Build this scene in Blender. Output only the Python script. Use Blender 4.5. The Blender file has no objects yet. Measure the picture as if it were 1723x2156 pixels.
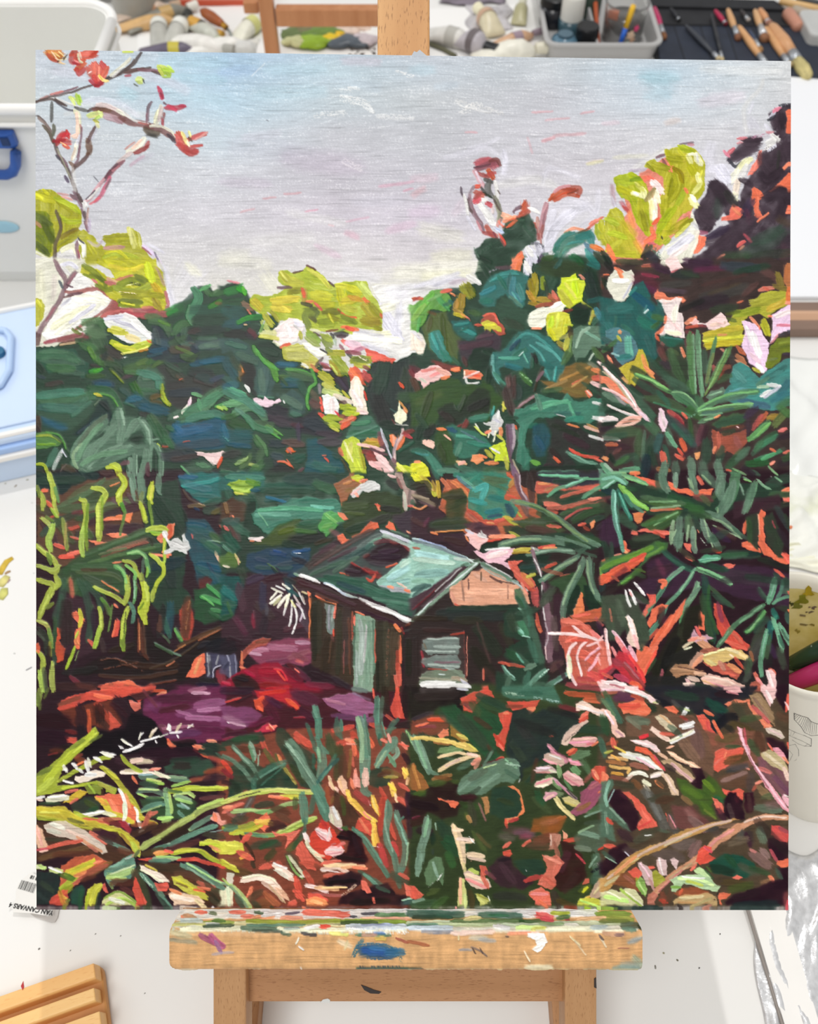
import bpy, bmesh, math
import numpy as np
from mathutils import Vector, Matrix

# ---------------------------------------------------------------- camera, light, exposure
WORLD_STRENGTH = 0.50
GRID_COLS = 980
S = bpy.context.scene
COL = S.collection
CZ = 0.62                      # the phone is held 62 cm over the desk top (z = 0)
PITCH = math.radians(55)       # looking down
FPX = 1847.0                   # focal length in pixels of the 1723 x 2156 frame
F = Vector((0, math.cos(PITCH), -math.sin(PITCH)))
U_ = Vector((0, math.sin(PITCH), math.cos(PITCH)))
C0 = Vector((0, 0, CZ))

cam = bpy.data.cameras.new('camera'); co = bpy.data.objects.new('camera', cam); COL.objects.link(co)
co.location = C0; co.rotation_euler = (math.radians(90) - PITCH, 0, 0)
cam.sensor_fit = 'HORIZONTAL'; cam.sensor_width = 36; cam.lens = 36 * FPX / 1723
cam.clip_start = 0.02; cam.clip_end = 30
cam.dof.use_dof = True; cam.dof.focus_distance = 0.466; cam.dof.aperture_fstop = 13
S.camera = co

w = bpy.data.worlds.new('room_light'); S.world = w; w.use_nodes = True
w.node_tree.nodes['Background'].inputs[0].default_value = (1.0, 0.985, 0.965, 1)
w.node_tree.nodes['Background'].inputs[1].default_value = WORLD_STRENGTH

def area(name, loc, target, size, power, color=(1, 1, 1)):
    l = bpy.data.lights.new(name, 'AREA'); l.shape = 'DISK'; l.size = size; l.energy = power; l.color = color
    o = bpy.data.objects.new(name, l); COL.objects.link(o); o.location = loc
    o.rotation_euler = (Vector(target) - Vector(loc)).to_track_quat('-Z', 'Y').to_euler()
    return o
area('ceiling_lamp', (0.30, 1.35, 2.6), (0, 0.3, 0), 0.07, 19.0, (1, .985, .965))      # behind the easel, casts its shadow on the desk
area('ceiling_panel', (-0.5, -0.5, 2.3), (0, 0.4, 0.1), 1.1, 24, (1, .985, .96))         # over the painter's shoulder
area('side_area', (-2.0, 1.6, 1.6), (0, 0.5, 0), 1.0, 10, (.95, .98, 1))  # wide cool area light from the left, beyond the easel

S.view_settings.view_transform = 'Standard'; S.view_settings.look = 'None'
S.view_settings.gamma = 1; S.view_settings.use_curve_mapping = False
S.view_settings.exposure = 0.07

# ---------------------------------------------------------------- helpers
def ray(px, py):
    return F + Vector(((px - 861.5) / FPX, 0, 0)) + U_ * ((1078 - py) / FPX)
def at(px, py, z=0.0):
    d = ray(px, py); t = (z - CZ) / d.z
    return C0 + d * t
def atY(px, py, Y):
    d = ray(px, py); return C0 + d * (Y / d.y)
def pl(px, py, d):             # a point of the plane square to the view at distance d (the tilted easel's own frame)
    return C0 + ray(px, py) * d

def srgb(h):
    h = h.lstrip('#')
    if len(h) == 3: h = ''.join(c * 2 for c in h)
    r = [int(h[i:i + 2], 16) / 255 for i in (0, 2, 4)]
    return tuple(c / 12.92 if c <= .04045 else ((c + .055) / 1.055) ** 2.4 for c in r) + (1,)

def mat(name, color, rough=.5, var=.08, scale=40, metal=0, trans=0, alpha=1, bump=0, ior=1.45, stretch=(1, 1, 1), spec=.5, color2=None, lo=.35, hi=.65, emit=0):
    m = bpy.data.materials.new(name); m.use_nodes = True
    nt = m.node_tree; b = nt.nodes['Principled BSDF']
    tc = nt.nodes.new('ShaderNodeTexCoord'); mp = nt.nodes.new('ShaderNodeMapping'); mp.inputs['Scale'].default_value = stretch
    n = nt.nodes.new('ShaderNodeTexNoise'); n.inputs['Scale'].default_value = scale; n.inputs['Detail'].default_value = 4
    nt.links.new(tc.outputs['Object'], mp.inputs[0]); nt.links.new(mp.outputs[0], n.inputs['Vector'])
    r = nt.nodes.new('ShaderNodeValToRGB'); nt.links.new(n.outputs['Fac'], r.inputs[0])
    c = srgb(color)
    c2 = srgb(color2) if color2 else tuple(x * (1 - var) for x in c[:3]) + (1,)
    r.color_ramp.elements[0].position = lo; r.color_ramp.elements[1].position = hi
    r.color_ramp.elements[0].color = c2; r.color_ramp.elements[1].color = c
    nt.links.new(r.outputs[0], b.inputs['Base Color'])
    b.inputs['Roughness'].default_value = rough; b.inputs['Metallic'].default_value = metal
    b.inputs['Transmission Weight'].default_value = trans; b.inputs['Alpha'].default_value = alpha
    b.inputs['IOR'].default_value = ior; b.inputs['Specular IOR Level'].default_value = spec
    if bump:
        bp = nt.nodes.new('ShaderNodeBump'); bp.inputs['Strength'].default_value = bump; bp.inputs['Distance'].default_value = .001
        nt.links.new(n.outputs['Fac'], bp.inputs['Height']); nt.links.new(bp.outputs[0], b.inputs['Normal'])
    return m

def wood(name, c1, c2, axis, pores=1.0, scale=1.0):
    """beech: long figure along one axis and short dark pores"""
    m = bpy.data.materials.new(name); m.use_nodes = True
    nt = m.node_tree; b = nt.nodes['Principled BSDF']; L = nt.links.new
    tc = nt.nodes.new('ShaderNodeTexCoord')
    st = [1.0, 1.0, 1.0]; st[axis] = .08
    def noise(sc, s, det=3):
        mp = nt.nodes.new('ShaderNodeMapping'); mp.inputs['Scale'].default_value = s
        n = nt.nodes.new('ShaderNodeTexNoise'); n.inputs['Scale'].default_value = sc; n.inputs['Detail'].default_value = det
        L(tc.outputs['Object'], mp.inputs[0]); L(mp.outputs[0], n.inputs['Vector']); return n
    a = noise(90 * scale, st); r = nt.nodes.new('ShaderNodeValToRGB'); L(a.outputs['Fac'], r.inputs[0])
    r.color_ramp.elements[0].position = .3; r.color_ramp.elements[1].position = .7
    r.color_ramp.elements[0].color = srgb(c2); r.color_ramp.elements[1].color = srgb(c1)
    st2 = [1.0, 1.0, 1.0]; st2[axis] = .16
    p = noise(1700 * scale, st2, 1); r2 = nt.nodes.new('ShaderNodeValToRGB'); L(p.outputs['Fac'], r2.inputs[0])
    r2.color_ramp.elements[0].position = .30; r2.color_ramp.elements[1].position = .40
    k = 1 - .25 * pores
    r2.color_ramp.elements[0].color = (k, k * .92, k * .85, 1); r2.color_ramp.elements[1].color = (1, 1, 1, 1)
    mx = nt.nodes.new('ShaderNodeMix'); mx.data_type = 'RGBA'; mx.blend_type = 'MULTIPLY'; mx.inputs[0].default_value = 1
    L(r.outputs[0], mx.inputs[6]); L(r2.outputs[0], mx.inputs[7]); L(mx.outputs[2], b.inputs['Base Color'])
    b.inputs['Roughness'].default_value = .5
    return m

def obj(name, bm, m, parent=None, smooth=False, bevel=0, seg=2):
    me = bpy.data.meshes.new(name); bm.normal_update(); bm.to_mesh(me); bm.free()
    if smooth:
        for p in me.polygons: p.use_smooth = True
    o = bpy.data.objects.new(name, me); COL.objects.link(o)
    if m: me.materials.append(m)
    if parent: o.parent = parent
    if bevel:
        b = o.modifiers.new('bevel', 'BEVEL'); b.width = bevel; b.segments = seg; b.limit_method = 'ANGLE'
    return o
def tag(o, label, cat, group=None, kind=None):
    o['label'] = label; o['category'] = cat
    if group: o['group'] = group
    if kind: o['kind'] = kind
    return o
def thing(name, label, cat, loc=(0, 0, 0), rot=(0, 0, 0), group=None):
    o = bpy.data.objects.new(name, None); COL.objects.link(o); o.empty_display_size = .02
    o.location = loc; o.rotation_euler = rot
    return tag(o, label, cat, group)

def box(bm, c, s, M=None):
    M = M or Matrix.Identity(4)
    r = bmesh.ops.create_cube(bm, size=1, matrix=M @ Matrix.Translation(c) @ Matrix.Diagonal((s[0], s[1], s[2], 1)))
    return r
def NB(): return bmesh.new()
def cyl(bm, a, b, r1, r2=None, seg=24, cap=True):
    a = Vector(a); b = Vector(b); d = b - a; r2 = r1 if r2 is None else r2
    M = Matrix.Translation((a + b) / 2) @ d.to_track_quat('Z', 'Y').to_matrix().to_4x4()
    bmesh.ops.create_cone(bm, cap_ends=cap, segments=seg, radius1=max(r1, 1e-5), radius2=max(r2, 1e-5), depth=d.length, matrix=M)
def lathe(bm, prof, c=(0, 0, 0), seg=40, M=None):
    """prof: list of (radius, height); open ends unless the radius is 0"""
    M = M or Matrix.Identity(4)
    rings = []
    for r, z in prof:
        if r < 1e-6: rings.append([bm.verts.new(M @ (Vector(c) + Vector((0, 0, z))))])
        else: rings.append([bm.verts.new(M @ (Vector(c) + Vector((r * math.cos(t), r * math.sin(t), z)))) for t in [2 * math.pi * i / seg for i in range(seg)]])
    for A, B in zip(rings, rings[1:]):
        for i in range(seg):
            j = (i + 1) % seg
            if len(A) == 1 and len(B) == 1: continue
            if len(A) == 1: bm.faces.new((A[0], B[j], B[i]))
            elif len(B) == 1: bm.faces.new((A[i], A[j], B[0]))
            else: bm.faces.new((A[i], A[j], B[j], B[i]))
def prism(bm, pts, z0, z1, M=None):
    M = M or Matrix.Identity(4)
    lo = [bm.verts.new(M @ Vector((x, y, z0))) for x, y in pts]; hi = [bm.verts.new(M @ Vector((x, y, z1))) for x, y in pts]
    n = len(pts); bm.faces.new(lo[::-1]); bm.faces.new(hi)
    for i in range(n): bm.faces.new((lo[i], lo[(i + 1) % n], hi[(i + 1) % n], hi[i]))
def rrect(w, h, r, n=6, cx=0, cy=0):
    o = []
    for sx, sy, a in ((1, 1, 0), (-1, 1, 90), (-1, -1, 180), (1, -1, 270)):
        for i in range(n + 1):
            t = math.radians(a + 90 * i / n)
            o.append((cx + sx * (w / 2 - r) + r * math.cos(t), cy + sy * (h / 2 - r) + r * math.sin(t)))
    return o
def tube(bm, pts, r, seg=10, radii=None):
    pts = [Vector(p) for p in pts]; rings = []
    for i, p in enumerate(pts):
        d = (pts[min(i + 1, len(pts) - 1)] - pts[max(i - 1, 0)]).normalized()
        q = d.to_track_quat('Z', 'Y'); rr = radii[i] if radii else r
        rings.append([bm.verts.new(p + q @ Vector((rr * math.cos(t), rr * math.sin(t), 0))) for t in [2 * math.pi * k / seg for k in range(seg)]])
    for A, B in zip(rings, rings[1:]):
        for i in range(seg): bm.faces.new((A[i], A[(i + 1) % seg], B[(i + 1) % seg], B[i]))
    bm.faces.new(rings[0][::-1]); bm.faces.new(rings[-1])
def rot(z=0, x=0, y=0): return Matrix.Rotation(z, 4, 'Z') @ Matrix.Rotation(y, 4, 'Y') @ Matrix.Rotation(x, 4, 'X')

# ---------------------------------------------------------------- the desk
desk_m = mat('desk_white', '#ebeae7', .45, .02, 6, spec=.4)
bm = NB(); box(bm, (0.05, 0.95, -0.0125), (3.0, 2.6, 0.025))
tag(obj('desk', bm, desk_m, bevel=.002), 'large white desk top under the easel and all the art materials', 'desk')
floor_m = mat('floor_grey', '#b9b4ac', .7, .1, 3)
bm = NB(); box(bm, (0, 1, -0.76), (8, 8, 0.02)); tag(obj('floor', bm, floor_m), 'floor under the desk', 'floor', kind='structure')
dk = bpy.data.objects['desk']
leg_white = mat('desk_leg_white', '#e9e8e4', .5)
for sx in (-1.35, 1.45):
    for sy in (-.25, 2.15):
        bm = NB(); box(bm, (sx, sy, -.3875), (.05, .05, .725)); obj('leg', bm, leg_white, dk)

# brush strokes: colour, width or 'p' for a filled shape, then points (in tenths of a study square)
STROKES = '''
@70,100
9cd 14s~4 120,12 172,14
9cd 10s~4 130,26 172,30
9cd 12s~5 82,40 90,44
acd 12s~4 120,40 172,48
ccd 8s~6 100,25 120,30 140,40
ccd 10s~6 20,20 60,28
ddd 6s~5 30,60 60,52 90,60 110,62
dde 5s~6 45,50 60,47 80,52 95,62
bbc 5s~6 95,103 108,97
c9b 3s~6 88,107 100,98
aa1 p 2,130 8,128 17,129 24,134 32,139 40,143 44,149 44,160 40,170 30,178 22,185 16,192 8,190 2,186
bb1 8 2,134 10,136 18,139
dd2 3 3,133 9,137
cc1 3 9,129 14,134
990 3 22,140 36,150
ab1 5 20,137 30,141 38,146 42,150
ab1 5 22,152 32,158 42,158
780 p 2,149 12,149 18,160 20,172 16,186 8,188 2,182
563 8 4,153 14,160
450 7 10,160 18,176
452 6 4,178 14,188
672 5 4,170 10,176
a76 3 3,158 7,163
990 6 24,180 34,174 42,168
871 5 26,172 34,167 40,165
aa1 p 42,170 46,165 54,172 60,178 64,182 66,174 70,170 78,168 86,168 90,164 96,168 99,176 100,183 106,190 112,196 46,196 42,186
bb2 8 50,175 56,186
990 8 66,174 84,173
ab2 5 64,190 80,188 96,192
cc1 3 66,187 76,184 86,192
bb1 3 64,193 76,190
cc6 6 88,165 92,180
dd8 3 88,164 89,178
cc6 2 95,168 98,182
b88 4 65,182 82,181
a67 3 100,182 107,187
544 2.2 2,50 12,46 30,42 45,37 54,34
867 2 20,43 40,36
c77 2 16,43 27,40
a77 2s 6,47 14,44
544 3.4 56,34 70,28 84,22 96,20 106,19
433 3 64,29 76,24
644 3.5 84,23 100,19
856 3 96,20 116,22 124,24
a45 2.4 88,25 84,26
533 2.4 108,22 118,25
433 3 98,5 92,14 86,19 76,25
544 2.2 92,11 88,17 84,20
ddc 3.5 88,10 84,15 76,21 70,26
ccc 2 80,20 72,27
ddd 2 14,47 22,47 34,52 42,55
544 2.4 3,49 14,47 22,49 30,53
556 2 20,49 30,56 40,58
444 3 17,50 17,60 17,67
544 3 28,52 22,49 20,47
555 3 38,55 50,58
433 3 50,58 54,56 60,55
744 7 56,56 64,56 72,58 78,65 82,66
643 4 58,56 70,57
a89 6 64,62 74,65 80,68
dcc 4 58,52 68,53 78,58 86,63
eed 3 76,57 84,62
744 6 80,64 88,68 98,69 108,72
ddd 2.2 82,58 86,63 94,67 104,69
b66 2 96,68 104,70
744 7 103,72 112,73 120,76 127,82
543 7 102,74 108,78 113,78
333 4s 104,79 112,81
ddc 2.5 106,71 118,72 126,77 129,81
434 3 122,79 129,86
767 3.2 107,50 104,56 104,66
867 2 103,60 103,68
c24 4.2 114,36 117,46
a24 3 116,42 118,46
b34 4.6 121,55 129,55 136,54
c35 4 122,53 130,57
b24 3.4 133,53 138,53
756 2 118,50 120,52
ddc 5 116,53 115,60 112,69
cbb 4 117,55 114,66
ddb 3 113,58 110,68
844 2.4 119,60 117,69
a45 3 117,65 118,70
c54 6 132,78 136,88 140,95
d66 5 130,80 133,88
b33 6 132,88 142,96 148,94
c44 4 140,84 150,80 156,78
a33 6 138,92 148,95
c55 3 143,90 153,89
d99 2 147,84 158,77
ed8 3.4 135,77 138,84 141,88
ee9 2.5 141,76 143,81
fec 2 140,85 142,90
543 2.4 141,82 144,85
c73 8 13,4 20,9 26,7
d84 5 15,3 24,4
b43 4 13,6 18,11 24,13
fd8 1.4 19,5 24,9
fd9 1.4 23,4 28,8
fdb 1.2 17,4 21,10
eca 1.3 20,10 26,14
432 1.3 22,13 29,9
eda 1.2 23,12 30,10
db8 1.4 23,14 29,15
543 1.2 27,12 31,6
b44 9 36,8 36,12 42,13
c43 5 34,7 38,4 40,14
d54 9 44,8 56,5
b32 3 52,8 58,4
c53 7 46,14 40,20
b33 5 40,20 42,24 46,20
f99 1.6 38,12 41,14
ddb 2.2 41,6 42,12 45,14
ecb 1.4 42,4 44,10
a23 2.4 36,14 42,16
c43 8 50,20 54,26
d54 9 56,16 60,22 60,28
c44 5 62,14 66,20
d65 5 63,28 67,19
e76 3 56,14 56,25
f98 1.5 60,18 60,26
b23 5 52,30 58,34 62,32
c33 4 55,26 58,32
a12 3 56,35 63,33
fd8 3 60,26 64,30 68,31
ec5 1.5 60,25 63,30
fee 1.2 50,24 53,22
bc4 6 115,18 118,24
9b3 6 119,20 123,25
cd6 3 116,17 121,19
ac3 4 119,20 127,22
ce6 2 122,17 126,20
9b4 2 118,27 124,27
bc6 7 95,30 98,31
cd8 4 94,29 98,28
332 1.2s 91,33 95,35
334 1.3 100,29 101,32
cd6 5 34,46 36,47
bd5 7 40,44 42,50
de8 3 34,45 38,52
9c3 2 41,43 43,50
cc7 6 52,62 62,60
ac5 3 56,66 62,62
cd8 4 50,62 56,60
dda 4 57,68 59,72
bb5 3 55,66 59,68
de9 3 60,58 63,63
cd5 3 82,4 90,4
ddb 5 38,58 41,62 41,78
ecb 3 40,60 40,80 36,81
b88 2 43,70 44,76
756 2 44,73 43,86 42,92 41,102 38,106
756 1.6 43,90 40,100
eed 3.4 40,86 38,95 36,102
cba 2.4 38,92 35,102
dde 2 42,80 40,88
754 3 33,104 37,108 36,112
533 3.6 37,109 42,106 48,100 50,96
643 6 50,85 51,92 50,96
533 3 56,72 52,80 50,86
544 2.4 35,113 39,108
bbc 1.4 58,74 53,84
544 2.4 4,62 10,67 14,74
543 3.4 9,71 14,76 18,86
554 4 19,71 18,80
877 2.4 5,64 12,70 16,76
544 3.4 19,84 22,94 26,103 32,112 36,122 40,134
756 3 23,98 28,103 31,108
445 2.4 21,98 24,102
998 1.4 22,92 28,106 34,118
435 3 29,117 32,122
b33 7 22,86 28,78
c33 6 25,84 33,86
d54 4 28,88 32,91
c44 4 30,76 32,82
a12 4 19,85 28,84
e88 1.5 31,78 27,82
d23 5 26,80 32,79
ecb 1.6 34,81 42,78
fc8 1.2 25,86 30,89
756 5 37,132 42,138 44,144
544 4 41,134 44,141
867 3 34,134 40,138
e99 2s 26,135 36,138
c88 2s 22,132 32,134
ddd 4s~8 36,110 38,130
ddc 5 101,83 96,90 86,95
ecb 3 98,84 90,92
b88 2 84,92 92,86
a44 4 105,86 103,90
922 4 104,90 96,94 92,96
cbb 4 88,96 80,102 75,108
845 3.4 82,103 74,110 68,118
645 3 76,106 68,116 64,122
b78 2 78,108 72,112
634 2.4 70,112 64,120
b46 3.6 70,118 66,126 62,134 56,140
c9a 4 64,120 58,128 52,136 48,140
ddd 2.6 60,128 50,138
867 2 70,120 66,128
445 1.4 48,138 56,130
556 1s 55,117 59,122
e67 2s 52,142 60,136
eee 5 46,141 48,144
ddd 3 46,146 47,141
756 3 44,147 47,154
544 4 46,150 49,158
867 3 47,158 50,167
b99 2 50,146 49,160
cbd 3s 51,156 51,166
544 3.4 21,149 24,156 25,164 23,172 20,180 20,190 21,196
655 2 22,152 25,164
cbc 3s 50,176 58,180 62,176
eee 4 42,176 46,180 46,190
ddd 6 26,188 38,186 42,194
eec 5 26,184 36,180 40,186
dde 3s 2,184 16,194
867 3 40,176 40,184 42,196
a56 1.6 41,184 43,196
334 1.5 41,173 46,178
dce 3 100,180 110,188 116,196
556 1.5s 110,186 114,194
dde 3s 104,178 118,186
@470,100
9bd 12s~6 0,14 30,14
9be 10s~5 0,22 28,20
acd 10s~5 40,20 90,20
acd 12s~5 30,42 90,40
bcd 9s~5 90,30 140,36
cbc 8s~5 110,12 140,13
eee 5d~6 158,22 172,26
eee 8d~6 108,46 130,52 135,58
eee 5d~5 108,38 122,38
eee 6d~5 84,62 110,60
eee 5d~4 140,62 172,64
eee 6d~5 110,104 125,110
bbc 20s~4 10,90 60,92
bac 20s~4 60,100 120,108
ccd 8s~5 20,82 50,78
d9a 2s~7 36,137 48,136
d9a 2s~7 56,133 70,132
d8a 1.6s~7 74,149 86,147
d9a 2s~6 16,149 28,146
d9b 3s~6 142,126 172,122
d8a 2s~6 164,130 172,128
d9a 2s~6 96,161 100,162
d9b 2s~5 112,158 132,154
d9b 6s~5 112,168 122,172
dac 8s~4 150,166 172,160
dac 6s~4 85,180 105,190
ddd 8s~5 60,150 90,156 110,160
ddd 10s~5 30,176 80,172
ddc 12s~5 0,190 20,188
ddc 12s~6 0,194 40,196
bac 10s~4 0,122 40,124
ccd 10s~4 120,140 160,140
eee 1s~6 26,26 38,14
eee 1s~5 66,180 80,188
556 .8 39,66 41,67
@870,100
acd 10s~5 0,20 16,20
bcd 8s~5 22,36 38,34
ddd 6d~5 40,50 80,60
eee 8d~5 45,58 60,52
d9a 2s~7 108,59 126,58
d9a 2s~7 152,60 164,58
d9a 2s~6 120,66 142,64
d89 3s~7 118,85 128,82
d9a 3s~6 128,80 156,78
d9a 2s~7 48,77 58,77
c9a 2s~6 104,82 108,96
dbc 8s~5 0,120 20,118
d9a 6s~5 0,134 10,128
dbd 12s~4 0,150 20,148
dde 4s~5 50,92 66,88 78,82
dde 6s~5 30,100 50,96 66,92 78,98
dde 5s 82,94 84,104 82,114
ddd 8s~7 78,125 110,120 130,126
dcc 3s~8 158,105 172,102
dd9 3s~6 158,106 172,103
ddc 14s~6 10,165 40,172
ddb 12s~6 20,190 50,188
dcd 8s~6 38,150 46,140
dde 5s~5 118,122 124,110 150,118
dde 8s~6 120,148 150,140 165,150
dde 10s~8 155,145 135,155 122,175
dde 7~7 128,150 118,172
dde 10~7 145,150 128,165 122,182
dde 5s~6 168,130 166,150 150,164
e78 3s~7 58,106 68,101
b45 9 58,106 68,104 74,108
845 6 58,110 66,107 76,104
733 4 70,103 76,102 79,106
c53 7 68,112 72,118
b44 5 66,116 74,114
a44 4 60,114 68,118
534 2 55,109 62,108 70,106
c9a 4 56,112 60,120 64,125
dcd 2 57,113 62,122
555 6 68,122 68,130 70,135
444 4 66,120 72,122
333 3 62,127 66,134
232 2 64,132 72,137
666 2 70,120 69,132
ddd 4 74,122 76,130 76,138
655 1.5 77,130 79,133
665 5 74,136 78,146 80,156
998 3 75,140 78,150 77,158
544 2 73,138 79,148
c88 3 79,156 76,163
dcc 3 72,142 73,150
eee 5 60,142 66,150 70,158 74,160
ddd 6 64,146 72,156
eee 6 62,137 66,140
d54 5 56,126 60,126
b43 8 58,132 62,134
d45 6 56,140 60,138
c45 5 68,141 71,143
a44 4 62,132 56,137
545 2 44,127 44,132 46,136
989 3 51,138 52,131 55,126
756 4 51,138 54,148 60,158 64,167
978 2 52,134 54,146 58,154 63,160
544 2.4 49,138 50,145 54,150
c89 2.4 58,158 62,166
ddd 3 46,134 48,140 50,152
dde 3 49,154 56,166
b43 5 66,162 70,168 76,172
a44 4 64,168 74,170
845 2 73,168 78,176
b44 5 82,172 80,178
b43 8 102,141 102,148
c53 5 102,142 98,150
645 5 92,149 97,145
dde 2 93,150 98,148
fb9 6 82,152 90,156
f97 7 84,158 92,156
e64 6 84,162 94,156
b54 7 104,149 96,154
c65 6 108,160 116,163
933 6 114,160 115,172
c99 4 112,155 116,170
eee 4 106,146 114,150
c53 6 124,138 132,132 146,129
a43 7 138,128 150,129 150,133
c42 4 128,139 140,133 150,135
843 1.6 140,133 150,129
d9a 3 128,131 134,127 142,125
b89 5 121,142 118,154 116,164
a78 3 122,144 118,160
c9a 2 122,142 118,150
955 4 118,162 114,174
b77 1.5 115,166 116,178
243 p 60,180 64,175 72,172 80,174 82,164 84,160 92,157 98,153 106,151 109,158 112,168 112,178 104,180 98,186 90,192 84,197 62,197 57,190 56,183
465 3 84,160 100,156
354 4d 62,186 72,178
132 5 60,190 70,195
354 3 100,162 108,172
576 2d 56,182 60,190
b44 4 80,172 83,179
e54 2 78,168 84,178
ccd 5 75,164 80,168
bce 3 76,165 82,168
e76 2 78,158 81,162
e64 3 85,163 94,157
e64 5 94,192 98,187
f74 6 92,196 98,190
dde 11 106,184 110,192
ccd 7 113,182 116,190
eee 5 104,182 108,188
ccd 7 112,178 117,186
dde 6 104,192 106,197
445 2 118,180 119,186
667 4d 108,178 118,180
435 4 118,188 114,194
dde 10~7 126,176 120,184
352 6 118,192 128,190
576 3 118,188 122,187
fa8 3 138,168 146,164 156,166
e76 2.4 156,166 166,158 172,154
e87 3 160,160 168,156
b54 2.4 150,168 160,164
265 13 132,188 138,178 148,174 158,170
276 5 128,184 134,174 142,168
488 3 130,180 136,172 146,168
277 8 150,172 160,170 162,178
499 2.4 136,186 142,178 154,176
587 3 132,190 138,182 148,179
288 6 158,184 162,192 168,197
479 4 156,178 164,186
163 8 145,190 152,196
354 8 130,194 146,196
9a1 9 168,162 170,172
bb2 6 170,158 171,166
e73 5 162,180 172,184
343 5 166,186 172,190
343 6 166,188 174,196
@1270,100
acd 16s~6 42,30 58,38
9cd 12s~5 36,26 66,28
acd 10s~5 40,44 58,44
eee 8s~4 90,20 160,22
dcd 12s~5 90,50 125,44
dbc 4s~5 0,69 14,68
dba 6s~4 58,68 68,66
ddd 4s~6 130,76 128,55 142,38 145,30
dde 3s~7 132,60 136,50
ccd 6s~6 134,72 134,66 140,72
ddb 4s~5 10,100 40,98
dde 12s~6 98,90 96,106 102,120
dde 10~6 100,110 120,112
ddd 8s 30,110 60,92
867 3 49,100 56,97
767 2 70,88 82,86
b78 3 78,88 82,88
b89 4s~7 8,125 10,142
ccd 3s 8,136 12,146
a9b 3s~8 24,112 44,110
434 p 165,52 172,50 172,200 75,200 84,190 100,178 115,160 110,150 96,168 86,166 82,150 92,135 98,120 106,120 114,128 124,140 128,124 140,110 145,95 155,80 150,60
f75 p 165,58 170,54 171,80 166,78 165,70 167,66
334 4d 160,53 170,52
434 11 158,60 160,72
323 8 162,62 163,72
ccd 4 156,58 152,64
e8a 4 155,58 160,55
99a 4d 151,72 156,76
dde 3s 148,70 152,76
223 3 150,66 156,62
434 10 130,86 140,86
434 12 120,98 138,86
434 10 116,102 126,96 138,92
323 4 126,84 144,84
d78 3 122,83 130,82
d9a 2.4 122,87 126,86
d67 4 113,97 118,92
e8a 3 110,94 114,99
334 3 114,102 120,108 126,104
b8a 3d 136,82 150,79
d9a 3 149,77 154,77
ddd 9 150,88 158,84
eee 5d 148,92 156,90
ccd 3d 150,94 162,86
ddd 5 154,80 160,86
f76 p 145,92 144,106 136,116 131,117 138,104 142,94
eeb 7 122,112 130,104 133,102
eed 7 122,112 116,122
ddd 6 130,108 124,120
edc 6 122,122 120,132
eec 5d 119,132 122,138
dde 6 108,108 114,118
dde 10 104,112 112,122
434 15 146,100 152,110 160,100 164,90
323 10 160,112 150,120 144,116
434 12 166,100 164,88
333 3 160,94 158,110
f75 p 170,110 170,134 166,128 160,126 152,131 150,130 158,124 164,118
f75 p 135,128 138,126 143,130 147,134 142,139 142,146 144,152 146,154 142,156 138,154 137,146 134,142 134,134
323 14 150,136 160,132 166,142 160,152
434 10 146,146 154,156
f76 p 115,148 118,141 122,144 128,149 124,155 116,157 107,158 108,154 114,152
e86 3 118,146 124,152
323 13 100,125 106,132 110,140
434 12 94,142 92,152 98,158
354 9s~7 104,140 104,152
333 8 112,132 120,142
435 10 128,150 134,140
323 6 126,120 134,124
735 5s~7 130,148 134,160
845 4s~6 136,156 146,154
e65 3 168,144 171,150
543 7s 160,156 168,160
434 14 96,176 120,168 136,158
434 14 96,190 112,180 124,170
324 8 112,164 96,172
e66 4 122,180 128,176
c56 3s 128,170 134,176
f97 2s 124,183 128,180
354 14s~8 132,186 150,178 162,168
353 10s 112,190 130,190
e87 2s 104,192 110,188
645 8s~7 164,180 168,194
744 6s~7 162,190 172,184
f75 p 85,169 94,172 92,180 86,186 80,188 84,180
946 4 84,168 94,168
eed p 74,148 80,146 84,158 88,168 86,178 82,188 74,196 56,197 50,190 58,180 70,174 76,168 80,160 70,156
dde 8 60,186 80,172
fee 5 62,190 76,180
eed 4d 50,188 58,196
ccd 5s~8 82,160 86,164
e87 p 18,132 34,114 50,104 62,96 80,96 90,104 90,124 82,146 76,160 60,176 50,184 40,192 14,196 0,188 4,178 14,160 22,150
bb2 p 56,96 62,92 72,89 80,90 88,96 92,104 93,114 92,128 88,136 80,148 72,150 66,160 58,176 52,180 46,176 48,166 54,158 50,140 56,128 54,118 46,112 38,108 40,104 46,102 54,106 60,110
f86 7 58,108 64,112
a66 3 54,102 57,108
991 7 46,106 58,110
881 3 40,106 46,112
bb1 5 58,94 62,106
aa1 8 60,100 70,102
ab1 6 70,90 80,94
cc2 3 68,92 74,100
bb1 9 78,106 84,116
aa1 12 66,114 68,126 62,138
990 6 62,120 60,134
ab2 6 74,130 68,142
aa1 9 56,142 56,156
980 5 64,110 70,114 72,122
eeb 7 84,98 88,106
ee9 5 77,98 80,104
ffd 3 78,97 84,97
ddd 2 85,96 86,104
eea 6 86,116 88,122
dd7 5 88,124 82,132
dd4 2 88,118 90,112
eea 7 80,138 84,144
ffe 4 80,134 84,140
f85 3 74,128 77,132
ab1 p 9,118 14,115 22,115 26,113 34,117 40,124 41,134 42,142 44,150 46,166 42,172 38,170 30,158 26,148 24,140 16,136 12,130
ab2 7 14,120 30,122
bc1 4 24,116 36,122
bb1 6 14,128 26,132
791 4 26,120 38,118
eeb 4 27,132 38,136
fff 2 28,132 32,134
eea 6 36,128 38,136
cc5 4 30,124 36,130
f76 p 34,116 42,116 48,120 52,126 48,126 44,120 38,122
e87 3s 34,114 42,114
fee 9 46,124 52,130
ffd 7 48,132 50,140
eed 7 46,140 46,154
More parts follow.
